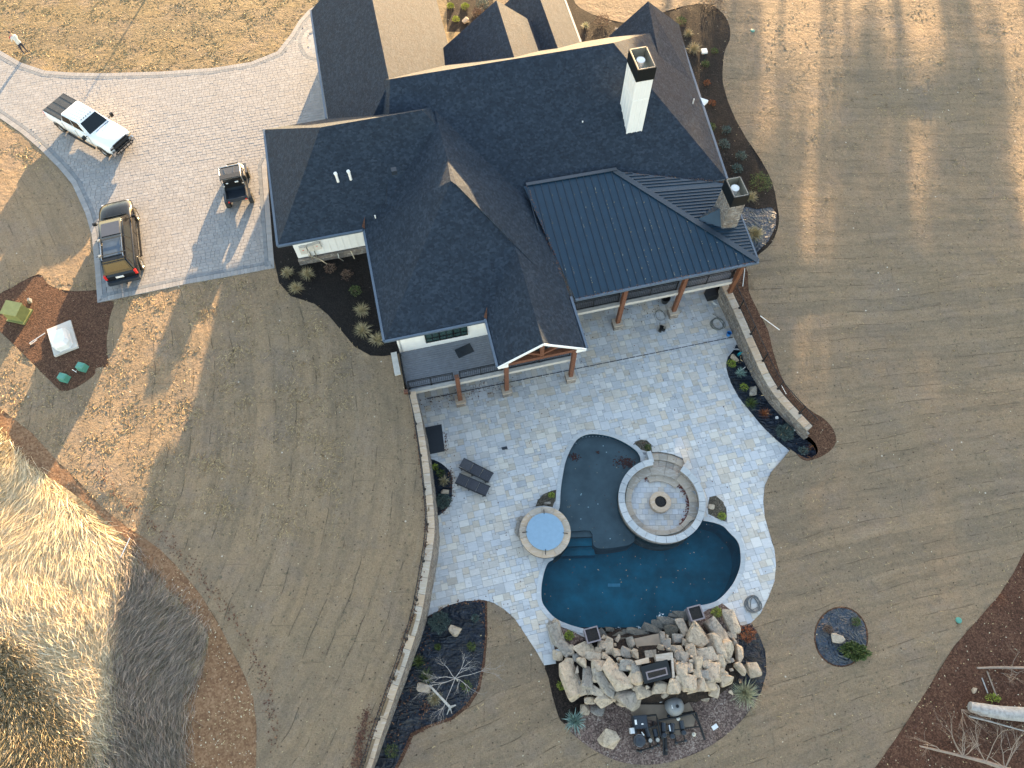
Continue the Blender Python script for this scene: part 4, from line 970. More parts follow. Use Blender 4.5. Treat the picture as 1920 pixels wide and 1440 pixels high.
for a, b_ in (((-9.85,-13.0),(-.6,-13.0)),((-.6,-7.3),(11,-7.3)),((-9.8,-5.6),(-9.8,-13.1)),((-.62,-13.1),(-.62,-7.2))):
    wall('basement_wall', a, b_, -.3, 2.4 if a[0] > -9.84 and b_[0] > -9 else 2.5, 'wallstone', .3)
c = MB(); r_ = 0
wall('foundation_wall', (-14.8,-5.55), (-9.8,-5.55), 2.2, 3.27, 'wallstone', .22)
z0 = 2.7
while z0 < 3.25:
    x = -14.85
    while x < -9.9: wd = rng.uniform(.25, .5); c.box((x+wd/2, -5.70, z0+.07), (wd-.015, .12, .13)); x += wd
    z0 += .145
c.build('facing_stones', 'wallstone', house, kind='stuff')
# meters on the west wing
for k, (x, zz, wd, hh) in enumerate(((-14.28,4.15,.42,.62),(-13.82,4.25,.36,.5),(-13.42,4.3,.42,.55))):
    c = MB(); c.box((x,-5.72,zz), (wd,.2,hh)); o = c.build('meter_box', 'concrete', house)
    if k != 1: d = MB(); d.box((x,-5.835,zz+.1), (.09,.02,.03)); d.build('box_sticker', 'red', o)
for x in (-14.0,-13.7): c = MB(); c.tube([(x,-5.7,4.0),(x,-5.75,2.8)], .035, 6); c.build('conduit', 'steel', house)
c = MB(); c.tube([(-14.1,-5.85,3.75),(-13.5,-5.95,3.2),(-13.2,-6.1,2.85)], .03, 5); c.tube([(-12.4,-5.8,3.3),(-12.4,-6.0,3.1),(-12.2,-6.05,2.8)], .03, 5); c.tube([(-11.6,-5.8,3.3),(-11.5,-6.05,2.8)], .03, 5); c.build('pipe_run', 'steel', house)
# window band
for k in range(3):
    x0 = -8.22+k*.82
    f = MB(); zt_, zb_ = 4.55, 3.22
    for p, q, wv in (((x0,zb_),(x0+.8,zb_),.07),((x0,zt_),(x0+.8,zt_),.07),((x0,zb_),(x0,zt_),.07),((x0+.8,zb_),(x0+.8,zt_),.07),((x0+.4,zb_),(x0+.4,zt_),.035),((x0,3.62),(x0+.8,3.62),.035)):
        f.beam((p[0],-13.19,p[1]), (q[0],-13.19,q[1]), .05, wv)
    o = f.build('window', 'black', house); g = MB(); g.box((x0+.4,-13.165,3.88), (.78,.02,1.28)); g.build('pane', 'glass', o)
# decks
dk = MB(); dk.box((-4.95,-14.42,2.42), (9.9,2.55,.2)); deck1 = dk.build('deck', 'soffit', house)
y = -15.60
while y < -13.14:
    c = MB(); c.box((-4.95, y, 2.535+rng.uniform(-.002,.002)), (9.86,.128,.03)); c.build('deck_board', 'deck', deck1); y += .142
c = MB(); c.box((-4.9,-15.74,2.46), (10.1,.2,.26)); c.build('deck_edge', 'deckedge', deck1)
dk = MB(); dk.box((5.5,-10.1,2.42), (11.1,5.4,.2)); deck2 = dk.build('deck', 'soffit', house)
y = -12.65
while y < -7.5:
    c = MB(); c.box((5.5, y, 2.535+rng.uniform(-.002,.002)), (11.1,.128,.03)); c.build('deck_board', 'deck', deck2); y += .142
c = MB(); c.box((5.5,-12.84,2.46), (11.3,.2,.26)); c.build('deck_edge', 'deckedge', deck2)
def railing(p, q, z, name='railing'):
    L = math.hypot(q[0]-p[0], q[1]-p[1]); dx, dy = (q[0]-p[0])/L, (q[1]-p[1])/L
    c = MB(); c.beam((p[0],p[1],z+.95), (q[0],q[1],z+.95), .05, .035); o = c.build(name, 'black', house)
    c = MB(); c.beam((p[0],p[1],z+.80), (q[0],q[1],z+.80), .03); c.build('rail', 'black', o)
    c = MB(); c.beam((p[0],p[1],z+.09), (q[0],q[1],z+.09), .04); c.build('rail', 'black', o)
    c = MB(); s_ = .06
    while s_ < L: c.beam((p[0]+dx*s_,p[1]+dy*s_,z+.09), (p[0]+dx*s_,p[1]+dy*s_,z+.80), .016); s_ += .115
    c.build('balusters', 'black', o, kind='stuff')
    k = max(1, round(L/1.5))
    for i in range(k+1):
        x, y = p[0]+(q[0]-p[0])*i/k, p[1]+(q[1]-p[1])*i/k; c = MB(); c.beam((x,y,z), (x,y,z+.97), .05); c.box((x,y,z+.012), (.12,.12,.02)); c.build('rail_post', 'black', o)
for p, q in (((-9.7,-15.55),(-7.15,-15.6)),((-6.75,-15.6),(-4.3,-15.6)),((-3.9,-15.6),(-.25,-15.6)),((-9.85,-15.5),(-9.85,-13.3)),((.45,-12.7),(3.6,-12.7)),((3.95,-12.7),(7.3,-12.7)),((7.65,-12.7),(10.8,-12.7)),((11.0,-12.6),(11.0,-11.3))):
    railing(p, q, 2.56)
def post(x, y, zt, z0=0., pier=True):
    c = MB(); c.box((x, y, (z0+.55+zt)/2 if pier else (z0+zt)/2), (.24,.24,zt-z0-(.55 if pier else 0))); o = c.build('timber_post', 'wood', house)
    if pier:
        c = MB(); c.box((x, y, z0+.24), (.56,.56,.5), 0, 0, None, .94); c.build('stone_pier', 'wallstone', o)
        c = MB(); c.box((x, y, z0+.52), (.62,.62,.07)); c.build('pier_cap', 'cap', o)
for x, y, zt in ((-6.95,-15.92,3.6),(-4.1,-15.92,5.6),(-.1,-15.92,5.6),(3.78,-12.98,5.4),(7.5,-12.98,5.4),(11.0,-12.98,5.4)): post(x, y, zt)
post(-9.9,-15.92,3.1)
c = MB(); c.box((-10.18,-14.0,2.95), (.34,1.5,.12)); c.build('side_step', 'concrete', house)
# chimneys
def chimney(a0, a1, b0, b1, z0, z1, z2, mat, taper=.0):
    ca_, cb_ = (a0+a1)/2, (b0+b1)/2
    c = MB(); c.box((ca_, cb_, (z0+z1)/2), (a1-a0+taper, b1-b0+taper, z1-z0), 0, 0, None, (a1-a0)/(a1-a0+taper) if taper else 1.0); ch = c.build('chimney', mat, house)
    c = MB(); t = .035; e = .05
    for cc, d in (((ca_, b0-e+t/2), (a1-a0+2*e, t)), ((ca_, b1+e-t/2), (a1-a0+2*e, t)), ((a0-e+t/2, cb_), (t, b1-b0+2*e)), ((a1+e-t/2, cb_), (t, b1-b0+2*e))):
        c.box((cc[0], cc[1], (z1+z2)/2), (d[0]-(.001 if d[0] > d[1] else 0), d[1]-(.002 if d[1] > d[0] else 0)-0, z2-z1))
    c.build('chimney_cap', 'cap_black', ch)
    c = MB(); L = (a1-a0, b1-b0)
    for cc, d in (((ca_, b0+.012), (L[0]-.05, .02)), ((ca_, b1-.012), (L[0]-.05, .02)), ((a0+.012, cb_), (.02, L[1]-.09)), ((a1-.012, cb_), (.02, L[1]-.09))):
        c.box((cc[0], cc[1], (z1+z2)/2+.012), (d[0], d[1], z2-z1-.01))
    c.box((ca_, cb_, z1+.1), (L[0]-.05, L[1]-.05, .04)); c.build('cap_lining', 'steel', ch)
    c = MB(); c.lathe([(.2, z1+.1), (.2, z2-.28), (.24, z2-.26), (.24, z2-.2), (.02, z2-.16)], (ca_-.03, cb_+.12, 0), 20); c.build('flue', 'whitemetal', ch)
    if mat == 'white':
        c = MB(); c.lathe([(.17, z1+.1), (.17, z2-.45), (.02, z2-.4)], (ca_-.03, cb_-.42, 0), 20); c.build('flue', 'whitemetal', ch)
        for s_, n_ in ((b0-.012, 3), ):
            for i in range(n_+1): c = MB(); c.box((a0+.02+(a1-a0-.04)*i/n_, s_, (z0+z1)/2), (.05,.028,z1-z0-.02)); c.build('batten', 'trim', ch)
        for i in range(5): c = MB(); c.box((a0-.012, b0+.02+(b1-b0-.04)*i/4, (z0+z1)/2), (.028,.05,z1-z0-.02)); c.build('batten', 'trim', ch)
        c = MB(); c.box((ca_, cb_, 9.95), (a1-a0+.03, b1-b0+.03, .06)); c.build('band', 'trim', ch)
    else:
        c = MB(); h = .13; z = z0
        while z < z1-.02:
            f = 1-(z-z0)/(z1-z0); ex = taper/2*f
            for (p, q) in (((a0-ex,b0-ex),(a1+ex,b0-ex)),((a0-ex,b1+ex),(a0-ex,b0-ex)),((a1+ex,b0-ex),(a1+ex,b1+ex)),((a1+ex,b1+ex),(a0-ex,b1+ex))):
                L_ = math.hypot(q[0]-p[0], q[1]-p[1]); s_ = 0; an = math.atan2(q[1]-p[1], q[0]-p[0])
                while s_ < L_-.04:
                    wd = min(rng.uniform(.14, .4), L_-s_); m = (s_+wd/2)/L_
                    c.box((p[0]+(q[0]-p[0])*m, p[1]+(q[1]-p[1])*m, z+min(h, z1-z)/2), (wd-.012, rng.uniform(.05,.10), min(h, z1-z)-.012), an); s_ += wd
            z += h
        c.build('facing_stones', 'wallstone', ch, kind='stuff')
    return ch
chimney(6.0, 6.95, -4.35, -2.75, 5.9, 11.35, 12.15, 'white')
chimney(10.02, 10.85, -11.05, -9.75, 4.9, 7.65, 8.45, 'wallstone', .16)
b = MB(); b.add([(8.55,-10.35,5.98),(10.0,-9.55,5.93),(9.98,-10.3,6.62),(10.0,-11.1,5.85)], [(0,2,1),(0,3,2),(1,2,3),(0,1,3)]); b.build('cricket', 'metalroof', house)
# pipes and vents on the roof
def vent(u, v, z, kind):
    a, b_ = hf(u, v, z); c = MB()
    if kind == 'pipe': c.tube([(a,b_,z-.3),(a,b_,z+.3)], .075, 8); c.tube([(a,b_,z+.3),(a-.02,b_,z+.42)], [.10,.10], 8); c.build('vent_pipe', 'pvc', house)
    elif kind == 'box': c.box((a,b_,z+.05), (.3,.3,.3)); c.build('roof_vent', 'darkpl', house)
    else: c.tube([(a,b_,z-.2),(a,b_,z+.2)], .04, 6); c.build('vent_pipe', 'pvc', house)
vent(632,334,8.1,'pipe'); vent(656,330,8.15,'pipe'); vent(739,322,8.3,'box'); vent(704,408,6.3,'s'); vent(1300,190,6.6,'s')
vent(1092,232,7.9,'s')
# low porch roof in the north court
b = MB(); b.add([(-2.9,5.3,4.4),(1.0,5.3,4.4),(1.0,8.4,3.9),(-2.9,8.6,3.9),(-2.9,5.3,4.3),(1.0,5.3,4.3),(1.0,8.4,3.8),(-2.9,8.6,3.8)], [(0,1,2,3),(7,6,5,4),(0,4,5,1),(1,5,6,2),(2,6,7,3),(3,7,4,0)]); o = b.build('porch_roof', 'white', house)
for i in range(13): c = MB(); x = -2.8+i*.3; c.beam((x,5.3,4.43),(x,8.45,3.93),.03,.04); c.build('seam', 'white', o)
# ---------------------------------------------------------------- things on the decks
def onh(a, b_, z): x, y = hw(a, b_); return (x, y, z)
o = MB(); o.box((0,0,.012), (1.0,.62,.02)); t = tag(o.build('doormat', 'darkpl'), 'dark rectangular mat lying on the grey deck below the window band', 'mat'); t.location = onh(-6.15,-13.85,2.55); t.rotation_euler.z = HA+R(14)
t = thing('grill', 'black covered grill standing on the deck under the open gable', 'grill', onh(-2.2,-14.9,2.55), HA)
c = MB(); c.box((0,0,.55), (1.5,.65,.7), 0, 0, None, .93); c.build('cart', 'black', t)
c = MB(); c.box((0,.02,1.0), (1.5,.6,.22), 0, 0, None, .85); c.build('lid', 'black', t)
for x in (-.65,.65): c = MB(); c.box((x,0,.1), (.08,.5,.2)); c.build('leg', 'black', t)
t = thing('bench', 'black slatted metal bench left of the grill on the deck', 'bench', onh(-3.75,-14.85,2.55), HA)
for i in range(6): c = MB(); c.box((-.3+i*.12,0,.45), (.08,.6,.03)); c.build('slat', 'black', t)
for x in (-.32,.32):
    for y in (-.25,.25): c = MB(); c.box((x,y,.22), (.05,.05,.44)); c.build('leg', 'black', t)
t = thing('dining_table', 'round dark table right of the grill on the deck', 'table', onh(-1.1,-14.1,2.55), HA)
c = MB(); c.lathe([(.45,.70),(.45,.74)], (0,0,0), 24); c.build('table_top', 'black', t)
for k in range(3): a = k*2.1; c = MB(); c.beam((.05*math.cos(a),.05*math.sin(a),.7), (.35*math.cos(a),.35*math.sin(a),0), .04); c.build('leg', 'black', t)
# ---------------------------------------------------------------- rock waterfall behind the pool (stones piled and mortared: parts of one thing)
def K(cx_, cy_): return (980+cx_*.25, 1080+cy_*.25)
wf = thing('rock_waterfall', 'big piled sandstone waterfall with a sunken fire table behind the pool', 'waterfall', (P(1230,1260)[0], P(1230,1260)[1], 0))
def mz(cx_, cy_): return 1.55*math.exp(-((cx_-1020)/560)**2-((cy_-730)/240)**2)
b = MB(); gxn, gyn = 46, 26; vs = []
for j in range(gyn):
    for i in range(gxn):
        a_ = 260+i*31; c_ = 380+j*24; e = min(1, min(i, gxn-1-i, j, gyn-1-j)/3.0)
        inside = ((a_-960)/700)**2+((c_-680)/300)**2
        z = (mz(a_, c_)+.06)*e if inside < 1 else -.25
        u, v = K(a_, c_); x, y = P(u, v, max(z, 0)); vs.append((x, y, z-.05 if inside < 1 else -.3))
b.add(vs, [((j+1)*gxn+i, (j+1)*gxn+i+1, j*gxn+i+1, j*gxn+i) for j in range(gyn-1) for i in range(gxn-1)]); b.build('soil_core', 'mulch_dark', wf, 60, world=True)
RK = [(255,430,120,175,-22),(210,360,50,45,0),(258,350,85,52,35),(315,535,92,180,-38),(262,592,95,75,10),(355,560,70,90,0),(460,555,185,120,-10),(385,790,165,340,-24),(490,760,90,190,8),(570,675,115,105,0),(605,790,90,280,-35),(705,745,140,280,-33),
(655,520,75,160,5),(540,605,140,70,10),(710,575,75,68,0),(775,570,88,100,10),(842,590,60,75,0),(810,498,65,105,-18),(780,665,120,95,0),(730,628,40,38,0),(855,690,88,88,0),(845,765,120,105,0),(795,893,200,180,15),(915,865,140,125,0),(1030,835,135,100,-5),
(1138,825,125,112,0),(1230,790,145,145,5),(600,510,80,95,10),(572,560,60,60,0),(1048,462,68,110,-8),(1080,505,78,95,0),(1162,470,108,84,0),(1226,492,78,64,0),(1150,545,150,66,8),(1195,592,115,115,15),(1272,572,88,140,-10),(1320,440,180,190,32),
(1200,385,75,160,-22),(1478,402,150,235,-34),(1568,325,95,245,-15),(1450,530,150,240,-12),(1380,590,180,130,0),(1318,665,95,125,0),(1192,700,115,105,0),(1425,715,135,160,0),(1550,615,95,270,0),(1638,590,85,160,0),(1500,755,100,90,0),
(1322,805,125,125,0),(1412,825,115,110,0),(1280,862,85,62,0),(1442,862,80,115,20),(1532,785,120,100,0),(1635,695,90,100,0),(1250,690,80,90,0),(1370,660,90,80,0),(1250,560,60,60,0),(1310,730,90,70,0),(690,830,95,70,30),(650,880,190,55,38),
(505,935,92,62,0),(610,925,150,110,-30),(560,868,140,70,28),(440,660,90,110,0),(510,840,80,100,0),(440,840,80,120,-10),(560,750,70,90,0),(660,660,60,90,0),(740,950,90,60,10),(850,825,80,70,0),(1180,770,60,70,0),(1360,740,80,80,0),
(1480,640,90,110,0),(1570,440,70,60,0),(1600,500,60,90,0),(1250,520,50,60,0),(1270,350,60,60,0),(1400,500,90,80,0),(410,610,80,60,0),(350,640,80,60,0),(620,600,60,60,0),(1130,640,50,60,0)]
sc_ = .00737
for k, (a_, c_, w_, h_, an) in enumerate(RK):
    m_ = mz(a_, c_); hz_ = min(w_, h_)*sc_*rng.uniform(.55, .85)+.08; zc = m_+hz_*.28
    u, v = K(a_, c_); x, y = P(u, v, zc+hz_*.3)
    grey = rng.random() < (.15 if a_ > 520 else .6)
    rock('stone', x, y, zc, w_*sc_*1.02, h_*sc_*1.02, hz_, R(-an), 'rock_grey' if grey else 'rock', wf)
for _ in range(150):
    a_, c_ = rng.gauss(1000, 360), rng.gauss(700, 150)
    if not (290 < a_ < 1680 and 440 < c_ < 900) or (850 < a_ < 1140 and 560 < c_ < 830) or (830 < a_ < 1040 and 430 < c_ < 560): continue
    m_ = mz(a_, c_); s0 = rng.uniform(.12, .32); u, v = K(a_, c_); x, y = P(u, v, m_+.2); rock('stone', x, y, m_+rng.uniform(.1, .3), s0*rng.uniform(.8,1.6), s0, s0*.8, rng.uniform(0,3), 'rock' if rng.random() < .6 else 'rock_grey', wf)
for (a_, c_, w_, h_, z_) in [(860,430,170,70,.12),(960,395,160,70,.1),(1080,345,150,70,.1),(1190,300,130,70,.12),(700,455,120,70,.1),(610,430,100,70,.12),(1020,360,120,60,.05),(780,430,100,50,.05),(740,500,120,70,.25),(1110,415,110,85,.3),(650,400,80,40,-.02),(1130,300,80,40,-.03),(905,470,80,40,.2)]:
    u, v = K(a_, c_); x, y = P(u, v, z_); rock('stone', x, y, z_, w_*sc_*1.1, h_*sc_*1.2, .42, R(-10), 'rock_wet', wf)
def slabp(name, cs_, z, th, mat, par):
    c = MB(); c.prism([P(*K(*q), z) for q in cs_], z-th, z); return c.build(name, mat, par, world=True)
slabp('weir_slab', [(835,470),(1020,430),(1035,515),(860,555)], .72, .2, 'pad_brown', wf)
slabp('step_slab', [(915,560),(1000,550),(1005,625),(925,640)], 1.2, .3, 'rock_grey', wf)
slabp('step_slab', [(840,635),(945,608),(952,650),(858,668)], 1.75, .5, 'cap', wf)
slabp('step_slab', [(995,590),(1112,572),(1120,628),(1003,640)], 1.75, .5, 'cap', wf)
slabp('step_slab', [(1112,575),(1125,572),(1142,760),(1122,770)], 1.76, .5, 'cap', wf)
ft_ = thing('fire_table', 'black rectangular fire table set among the waterfall rocks', 'fire table', (P(*K(1005,715), 1.8)[0], P(*K(1005,715), 1.8)[1], 1.3))
def slw(name, cs_, z0, z1, mat, par):
    c = MB(); c.prism([P(*K(*q), z1) for q in cs_], z0, z1); return c.build(name, mat, par, world=True)
slw('table_body', [(885,680),(1085,625),(1120,760),(915,810)], 1.2, 1.86, 'cap_black', ft_)
slw('trough_rim', [(922,720),(1078,682),(1090,740),(938,782)], 1.86, 1.89, 'firebox', ft_)
slw('burner_bed', [(935,728),(1070,696),(1079,733),(946,768)], 1.885, 1.90, 'lava', ft_)
for (a_, c_, lab) in ((523,440,'square fire bowl of black lava rock on the left end of the rock waterfall'),(1300,277,'square fire bowl of black lava rock at the right end of the rock waterfall')):
    u, v = K(a_, c_); x, y = P(u, v, .85); t = thing('fire_bowl', lab, 'fire bowl', (x, y, .1), R(14), 'square fire bowls beside the waterfall')
    c = MB(); c.box((0,0,.35), (.66,.66,.72), 0, 0, None, 1.12); c.build('bowl', 'firebox', t)
    for q, d in (((0,.34),(.74,.07)),((0,-.34),(.74,.07)),((.34,0),(.07,.61)),((-.34,0),(.07,.61))): c = MB(); c.box((q[0],q[1],.73), (d[0],d[1],.08)); c.build('rim', 'firebox', t)
    c = MB(); c.box((0,0,.715), (.61,.61,.03)); c.build('lava_bed', 'lava', t)
fo = []
for (a_, c_) in ((690,430),(720,420),(1035,305),(1045,320),(870,400)):
    for _ in range(26): x, y = P(*K(a_+rng.gauss(0,14), c_+rng.gauss(0,14)), WZ); fo.append((x, y, WZ+.005))
chips('water_splash', 'foam', fo, .035, None, 'stuff', .2)
# separate boulders
def boulder(u, v, w_, h_, z, an, lab, mat='rock', hz_=None, px=True):
    s_ = .0295; f = h_*s_; hz_ = hz_ or min(w_, h_)*s_*.7; x, y = P(u, v, z+hz_*.5)
    return tag(rock('boulder', x, y, z+hz_*.36, w_*s_, f, hz_, R(-an), mat), lab, 'boulder')
boulder(1144,1386,42,33,-.05,25,'whitish angular boulder alone in the gravel behind the waterfall, left of the pumps')
boulder(1413,1256,28,30,0,-20,'tan squarish boulder on black fabric right of the rock waterfall')
boulder(1322,1306,20,19,0,0,'small tan boulder on the gravel just right of the round grey tank')
boulder(853,1181,27,25,0,30,'pale rounded boulder beside the blue green juniper in the left fabric bed')
boulder(794,1290,30,18,0,10,'tan boulder at the foot of the bare tree in the left fabric bed')
boulder(1412,732,19,24,0,10,'grey white boulder in the narrow planting bed below the right retaining wall','rock_grey')
boulder(1378,670,22,18,0,10,'brown flat boulder at the upper tip of the right planting bed')
boulder(1572,1197,27,20,0,5,'pale boulder in the middle of the round plastic lined bed')
boulder(834,922,20,12,0,0,'pale flat stone in the small bed beside the loungers')
boulder(1026,943,15,9,0,10,'small grey stone in the planter above the spa','rock_grey')
boulder(1334,950,13,14,0,0,'rounded tan stone in the planter right of the fire ring')
boulder(873,38,20,19,2.75,-40,'pale cut stone in the courtyard bed between the roofs')
boulder(1157,55,17,9,2.75,0,'pale rock in the mulch left of the north east gable')
boulder(1100,1330,26,22,-.05,0,'flat pale grey slab lying on bluish gravel left of the pump pad')
boulder(1120,1332,26,20,-.05,20,'flat grey stone beside the pale slab left of the pump pad','rock_grey')
# ---------------------------------------------------------------- pool equipment
def E8(a_, c_): return (1170+a_/10.29, 1290+c_/10.29)
def e8(a_, c_, z=0): return P(*E8(a_, c_), z)
c = MB(); c.prism([e8(*q) for q in ((90,300),(250,240),(420,215),(700,90),(1150,70),(1330,420),(1390,560),(1340,740),(1150,760),(640,640),(160,560))], -.1, .03); o = tag(c.build('concrete_pad', 'pad_brown'), 'stained brown concrete pad under the pool pumps', 'pad')
c = MB(); c.prism([e8(*q) for q in ((420,740),(1120,700),(1100,900),(440,1000))], -.1, .02); o = tag(c.build('concrete_pad', 'pad_brown'), 'smaller concrete strip beneath the row of black pumps', 'pad')
x, y = e8(975,345,.5); t = thing('filter_tank', 'round grey filter tank on the brown concrete pad', 'tank', (x, y, .02))
c = MB(); c.lathe([(.30,0),(.43,.12),(.47,.35),(.45,.6),(.36,.78),(.2,.87),(.05,.9)], (0,0,0), 26); c.build('tank_body', 'greypl', t, 50)
c = MB(); c.lathe([(.08,.87),(.08,.95)], (.05,-.03,0), 14); c.build('tank_cap', 'black', t)
c = MB(); c.box((-.16,-.05,.86), (.12,.16,.02)); c.build('sticker', 'pvc', t)
x, y = e8(300,655,.4); t = thing('pool_heater', 'dark square pool heater at the left of the pump row', 'heater', (x, y, .02), R(4))
c = MB(); c.box((0,0,.38), (.66,.60,.72)); c.build('cabinet', 'darkpl', t); c = MB(); c.box((0,0,.76), (.58,.52,.05)); c.build('lid', 'darkpl', t)
c = MB(); c.box((-.25,0,.79), (.1,.22,.02)); c.box((.06,-.1,.79), (.1,.06,.02)); c.build('sticker', 'pvc', t)
x, y = e8(295,1015,.4); t = thing('cartridge_filter', 'dark round canister filter below the pool heater', 'filter', (x, y, .0))
c = MB(); c.lathe([(.26,0),(.27,.7),(.24,.78),(.1,.84)], (0,0,0), 24); c.build('canister', 'darkpl', t, 40); c = MB(); c.lathe([(.285,.5),(.285,.56)], (0,0,0), 24); c.build('clamp_band', 'chrome', t)
for k, ((a0, c0), (a1, c1), lab) in enumerate((((440,830),(500,1010),'black pump beside the canister filter, leftmost pump'),((600,840),(640,1000),'black pump second from the canister filter'),((760,720),(770,910),'black pump in the middle of the pipework'),((930,730),(930,930),'black pump beside the bright steel valve'),((1110,680),(1150,860),'black pump at the right end of the pump row'))):
    p0 = e8(a0, c0, .2); p1 = e8(a1, c1, .25); t = thing('pool_pump', lab, 'pump', (p0[0], p0[1], .02), math.atan2(p1[1]-p0[1], p1[0]-p0[0])); L = math.hypot(p1[0]-p0[0], p1[1]-p0[1])
    c = MB(); c.tube([(-.12,0,.2),(L*.6,0,.2)], .12, 12); c.build('motor', 'darkpl', t); c = MB(); c.lathe([(.11,.0),(.12,.34),(.09,.36)], (L,0,0), 14); c.build('strainer_pot', 'darkpl', t)
    c = MB(); c.lathe([(.09,.36),(.09,.40)], (L,0,0), 14); c.build('strainer_lid', 'steel' if k < 2 else 'darkpl', t); c = MB(); c.box((L*.4,0,.05), (L,.2,.09)); c.build('foot', 'black', t)
t = thing('pipework', 'black pool plumbing running between the pumps on the gravel', 'pipes', (*e8(700,800), .0))
for pth, r_ in (([(200,560,.1),(620,520,.35),(650,640,.35),(700,900,.35),(760,1000,.3)],.05),([(640,640,.3),(700,620,.3),(1040,560,.3),(1380,470,.3)],.05),([(1380,470,.15),(1420,600,.15),(1480,760,.15),(1560,1000,.15)],.06),([(1120,510,.2),(1370,460,.2)],.07),([(700,960,.2),(800,960,.2),(820,1290,.1)],.08),([(760,960,.25),(770,1290,.1)],.05),([(320,1210,.1),(520,1150,.15),(660,1100,.2)],.04),([(800,900,.25),(980,900,.25),(1000,1060,.1)],.04),([(240,1200,.1),(320,1220,.1)],.06),([(1150,900,.2),(1180,1020,.1),(1000,1060,.1)],.035),([(430,780,.3),(640,720,.3)],.04),([(560,640,.25),(560,760,.25)],.035),([(820,830,.25),(1200,780,.25),(1450,740,.2)],.03),([(500,1010,.3),(500,1130,.1)],.04),([(640,1000,.3),(650,1100,.1)],.04),([(1290,440,.3),(1420,640,.3)],.04)):
    c = MB(); c.tube([(*e8(a_, c_, z), z) for a_, c_, z in pth], r_, 8); c.build('pipe', 'black', t, 50, world=True)
for a_, c_ in ((540,1160),(665,1105),(320,1225),(1190,1020),(1010,1065),(820,1190),(860,540)): c = MB(); c.lathe([(.07,.0),(.07,.26),(.03,.3)], (*e8(a_, c_, .2), 0), 12); c.build('valve', 'darkpl', t, world=True)
for a_, c_ in ((1340,895),(1040,590)): c = MB(); c.lathe([(.10,0),(.10,.30),(.05,.33)], (*e8(a_, c_, .2), 0), 14); c.build('valve', 'steel', t, world=True)
c = MB(); c.tube([(*e8(870,710,.5), .5),(*e8(895,830,.5), .45)], .045, 8); c.tube([(*e8(330,850,.5),.5),(*e8(385,915,.5),.45)], .045, 8); c.build('steel_fitting', 'chrome', t, world=True)
x, y = e8(160,825,.4); t = thing('control_box', 'small pale blue grey control box left of the pool heater', 'box', (x, y, 0), R(5)); c = MB(); c.box((0,0,.25), (.2,.26,.5)); c.build('box', 'palegrey', t); c = MB(); c.box((.16,0,.2), (.12,.3,.4)); c.build('mount', 'darkpl', t)
for a_, c_, w_, h_, m_, lab in ((715,200,.30,.40,'pvc','white bucket like container with blue top on the pump pad'),(590,160,.28,.22,'palegrey','pale grey bag next to the blue topped container')):
    x, y = e8(a_, c_, .2); t = thing('container', lab, 'container', (x, y, .03), R(10)); c = MB(); c.box((0,0,.15), (w_,h_,.3), 0, 0, None, .9); c.build('body', m_, t)
    if m_ == 'pvc': c = MB(); c.lathe([(.11,.30),(.11,.36)], (0,.06,0), 14); c.build('top', 'blue', t)
c = MB(); c.box((0,0,.03), (.3,.2,.06)); o = tag(c.build('sprinkler_box', 'palegrey'), 'pale grey utility lid lying in the gravel right of the pumps', 'utility box'); o.location = (*P(1340,1363), 0); o.rotation_euler.z = R(30)
# ---------------------------------------------------------------- patio furniture and clutter
def lounger(u, v, ang, lab, up):
    x, y = P(u, v, .3); t = thing('sun_lounger', lab, 'lounger', (x, y, 0), ang, 'sun loungers on the patio'); L, W_ = 1.95, .62
    for s_ in (-1, 1): c = MB(); c.box((0, s_*W_/2, .30), (L, .05, .06)); c.build('side_rail', 'black', t)
    for px_ in (-.8, -.1, .8):
        for s_ in (-1, 1): c = MB(); c.box((px_, s_*W_/2, .14), (.05,.05,.28)); c.build('leg', 'black', t)
    for k in range(3):
        x0 = -.97+k*.65; c = MB(); z0, z1 = (.52, .335) if (k == 0 and up) else (.335, .335)
        c.add([(x0+.01,-W_/2+.03,z0),(x0+.63,-W_/2+.03,z1),(x0+.63,W_/2-.03,z1),(x0+.01,W_/2-.03,z0),(x0+.01,-W_/2+.03,z0-.03),(x0+.63,-W_/2+.03,z1-.03),(x0+.63,W_/2-.03,z1-.03),(x0+.01,W_/2-.03,z0-.03)], [(0,1,2,3),(7,6,5,4),(0,4,5,1),(1,5,6,2),(2,6,7,3),(3,7,4,0)])
        o = c.build('backrest' if k == 0 else 'seat_panel', 'lounge', t)
        for q in range(4 if k != 1 else 2): d = MB(); xx = x0+.08+q*.16; zz = z0+(z1-z0)*(xx-x0)/.62; d.box((xx,0,zz+.004), (.012,W_-.08,.014)); d.build('slat', 'darkpl', o)
lounger(893, 882, R(-28), 'dark sun lounger with raised head end, nearer the house', True)
lounger(886, 909, R(-24), 'dark flat sun lounger, nearer the spa of the pair', False)
c = MB(); c.prism([P(*q) for q in ((792,803),(828,796),(834,846),(801,853))], .004, .05); base(tag(c.build('folded_cover', 'mat'), 'dark square folded cover lying on the patio against the left retaining wall', 'cover'), *P(813,825), .0)
c = MB(); c.prism([P(*q) for q in ((940,839),(950,837),(952,842),(942,844))], .004, .03); base(tag(c.build('drain_cover', 'darkpl'), 'small dark grey rectangular lid set in the patio left of the pool', 'lid'), *P(946,840), 0)
t = thing('storage_box', 'dark box with white cables standing under the porch by the right wall', 'box', (*P(1333,556), 0), HA); c = MB(); c.box((0,0,.3), (.75,.6,.6)); c.build('box', 'black', t)
c = MB(); c.tube([(-.1,-.4,.03),(.05,-.5,.03),(.2,-.42,.03),(.1,-.6,.03),(-.05,-.55,.03),(.15,-.7,.03)], .02, 5); c.build('cable', 'pvc', t)
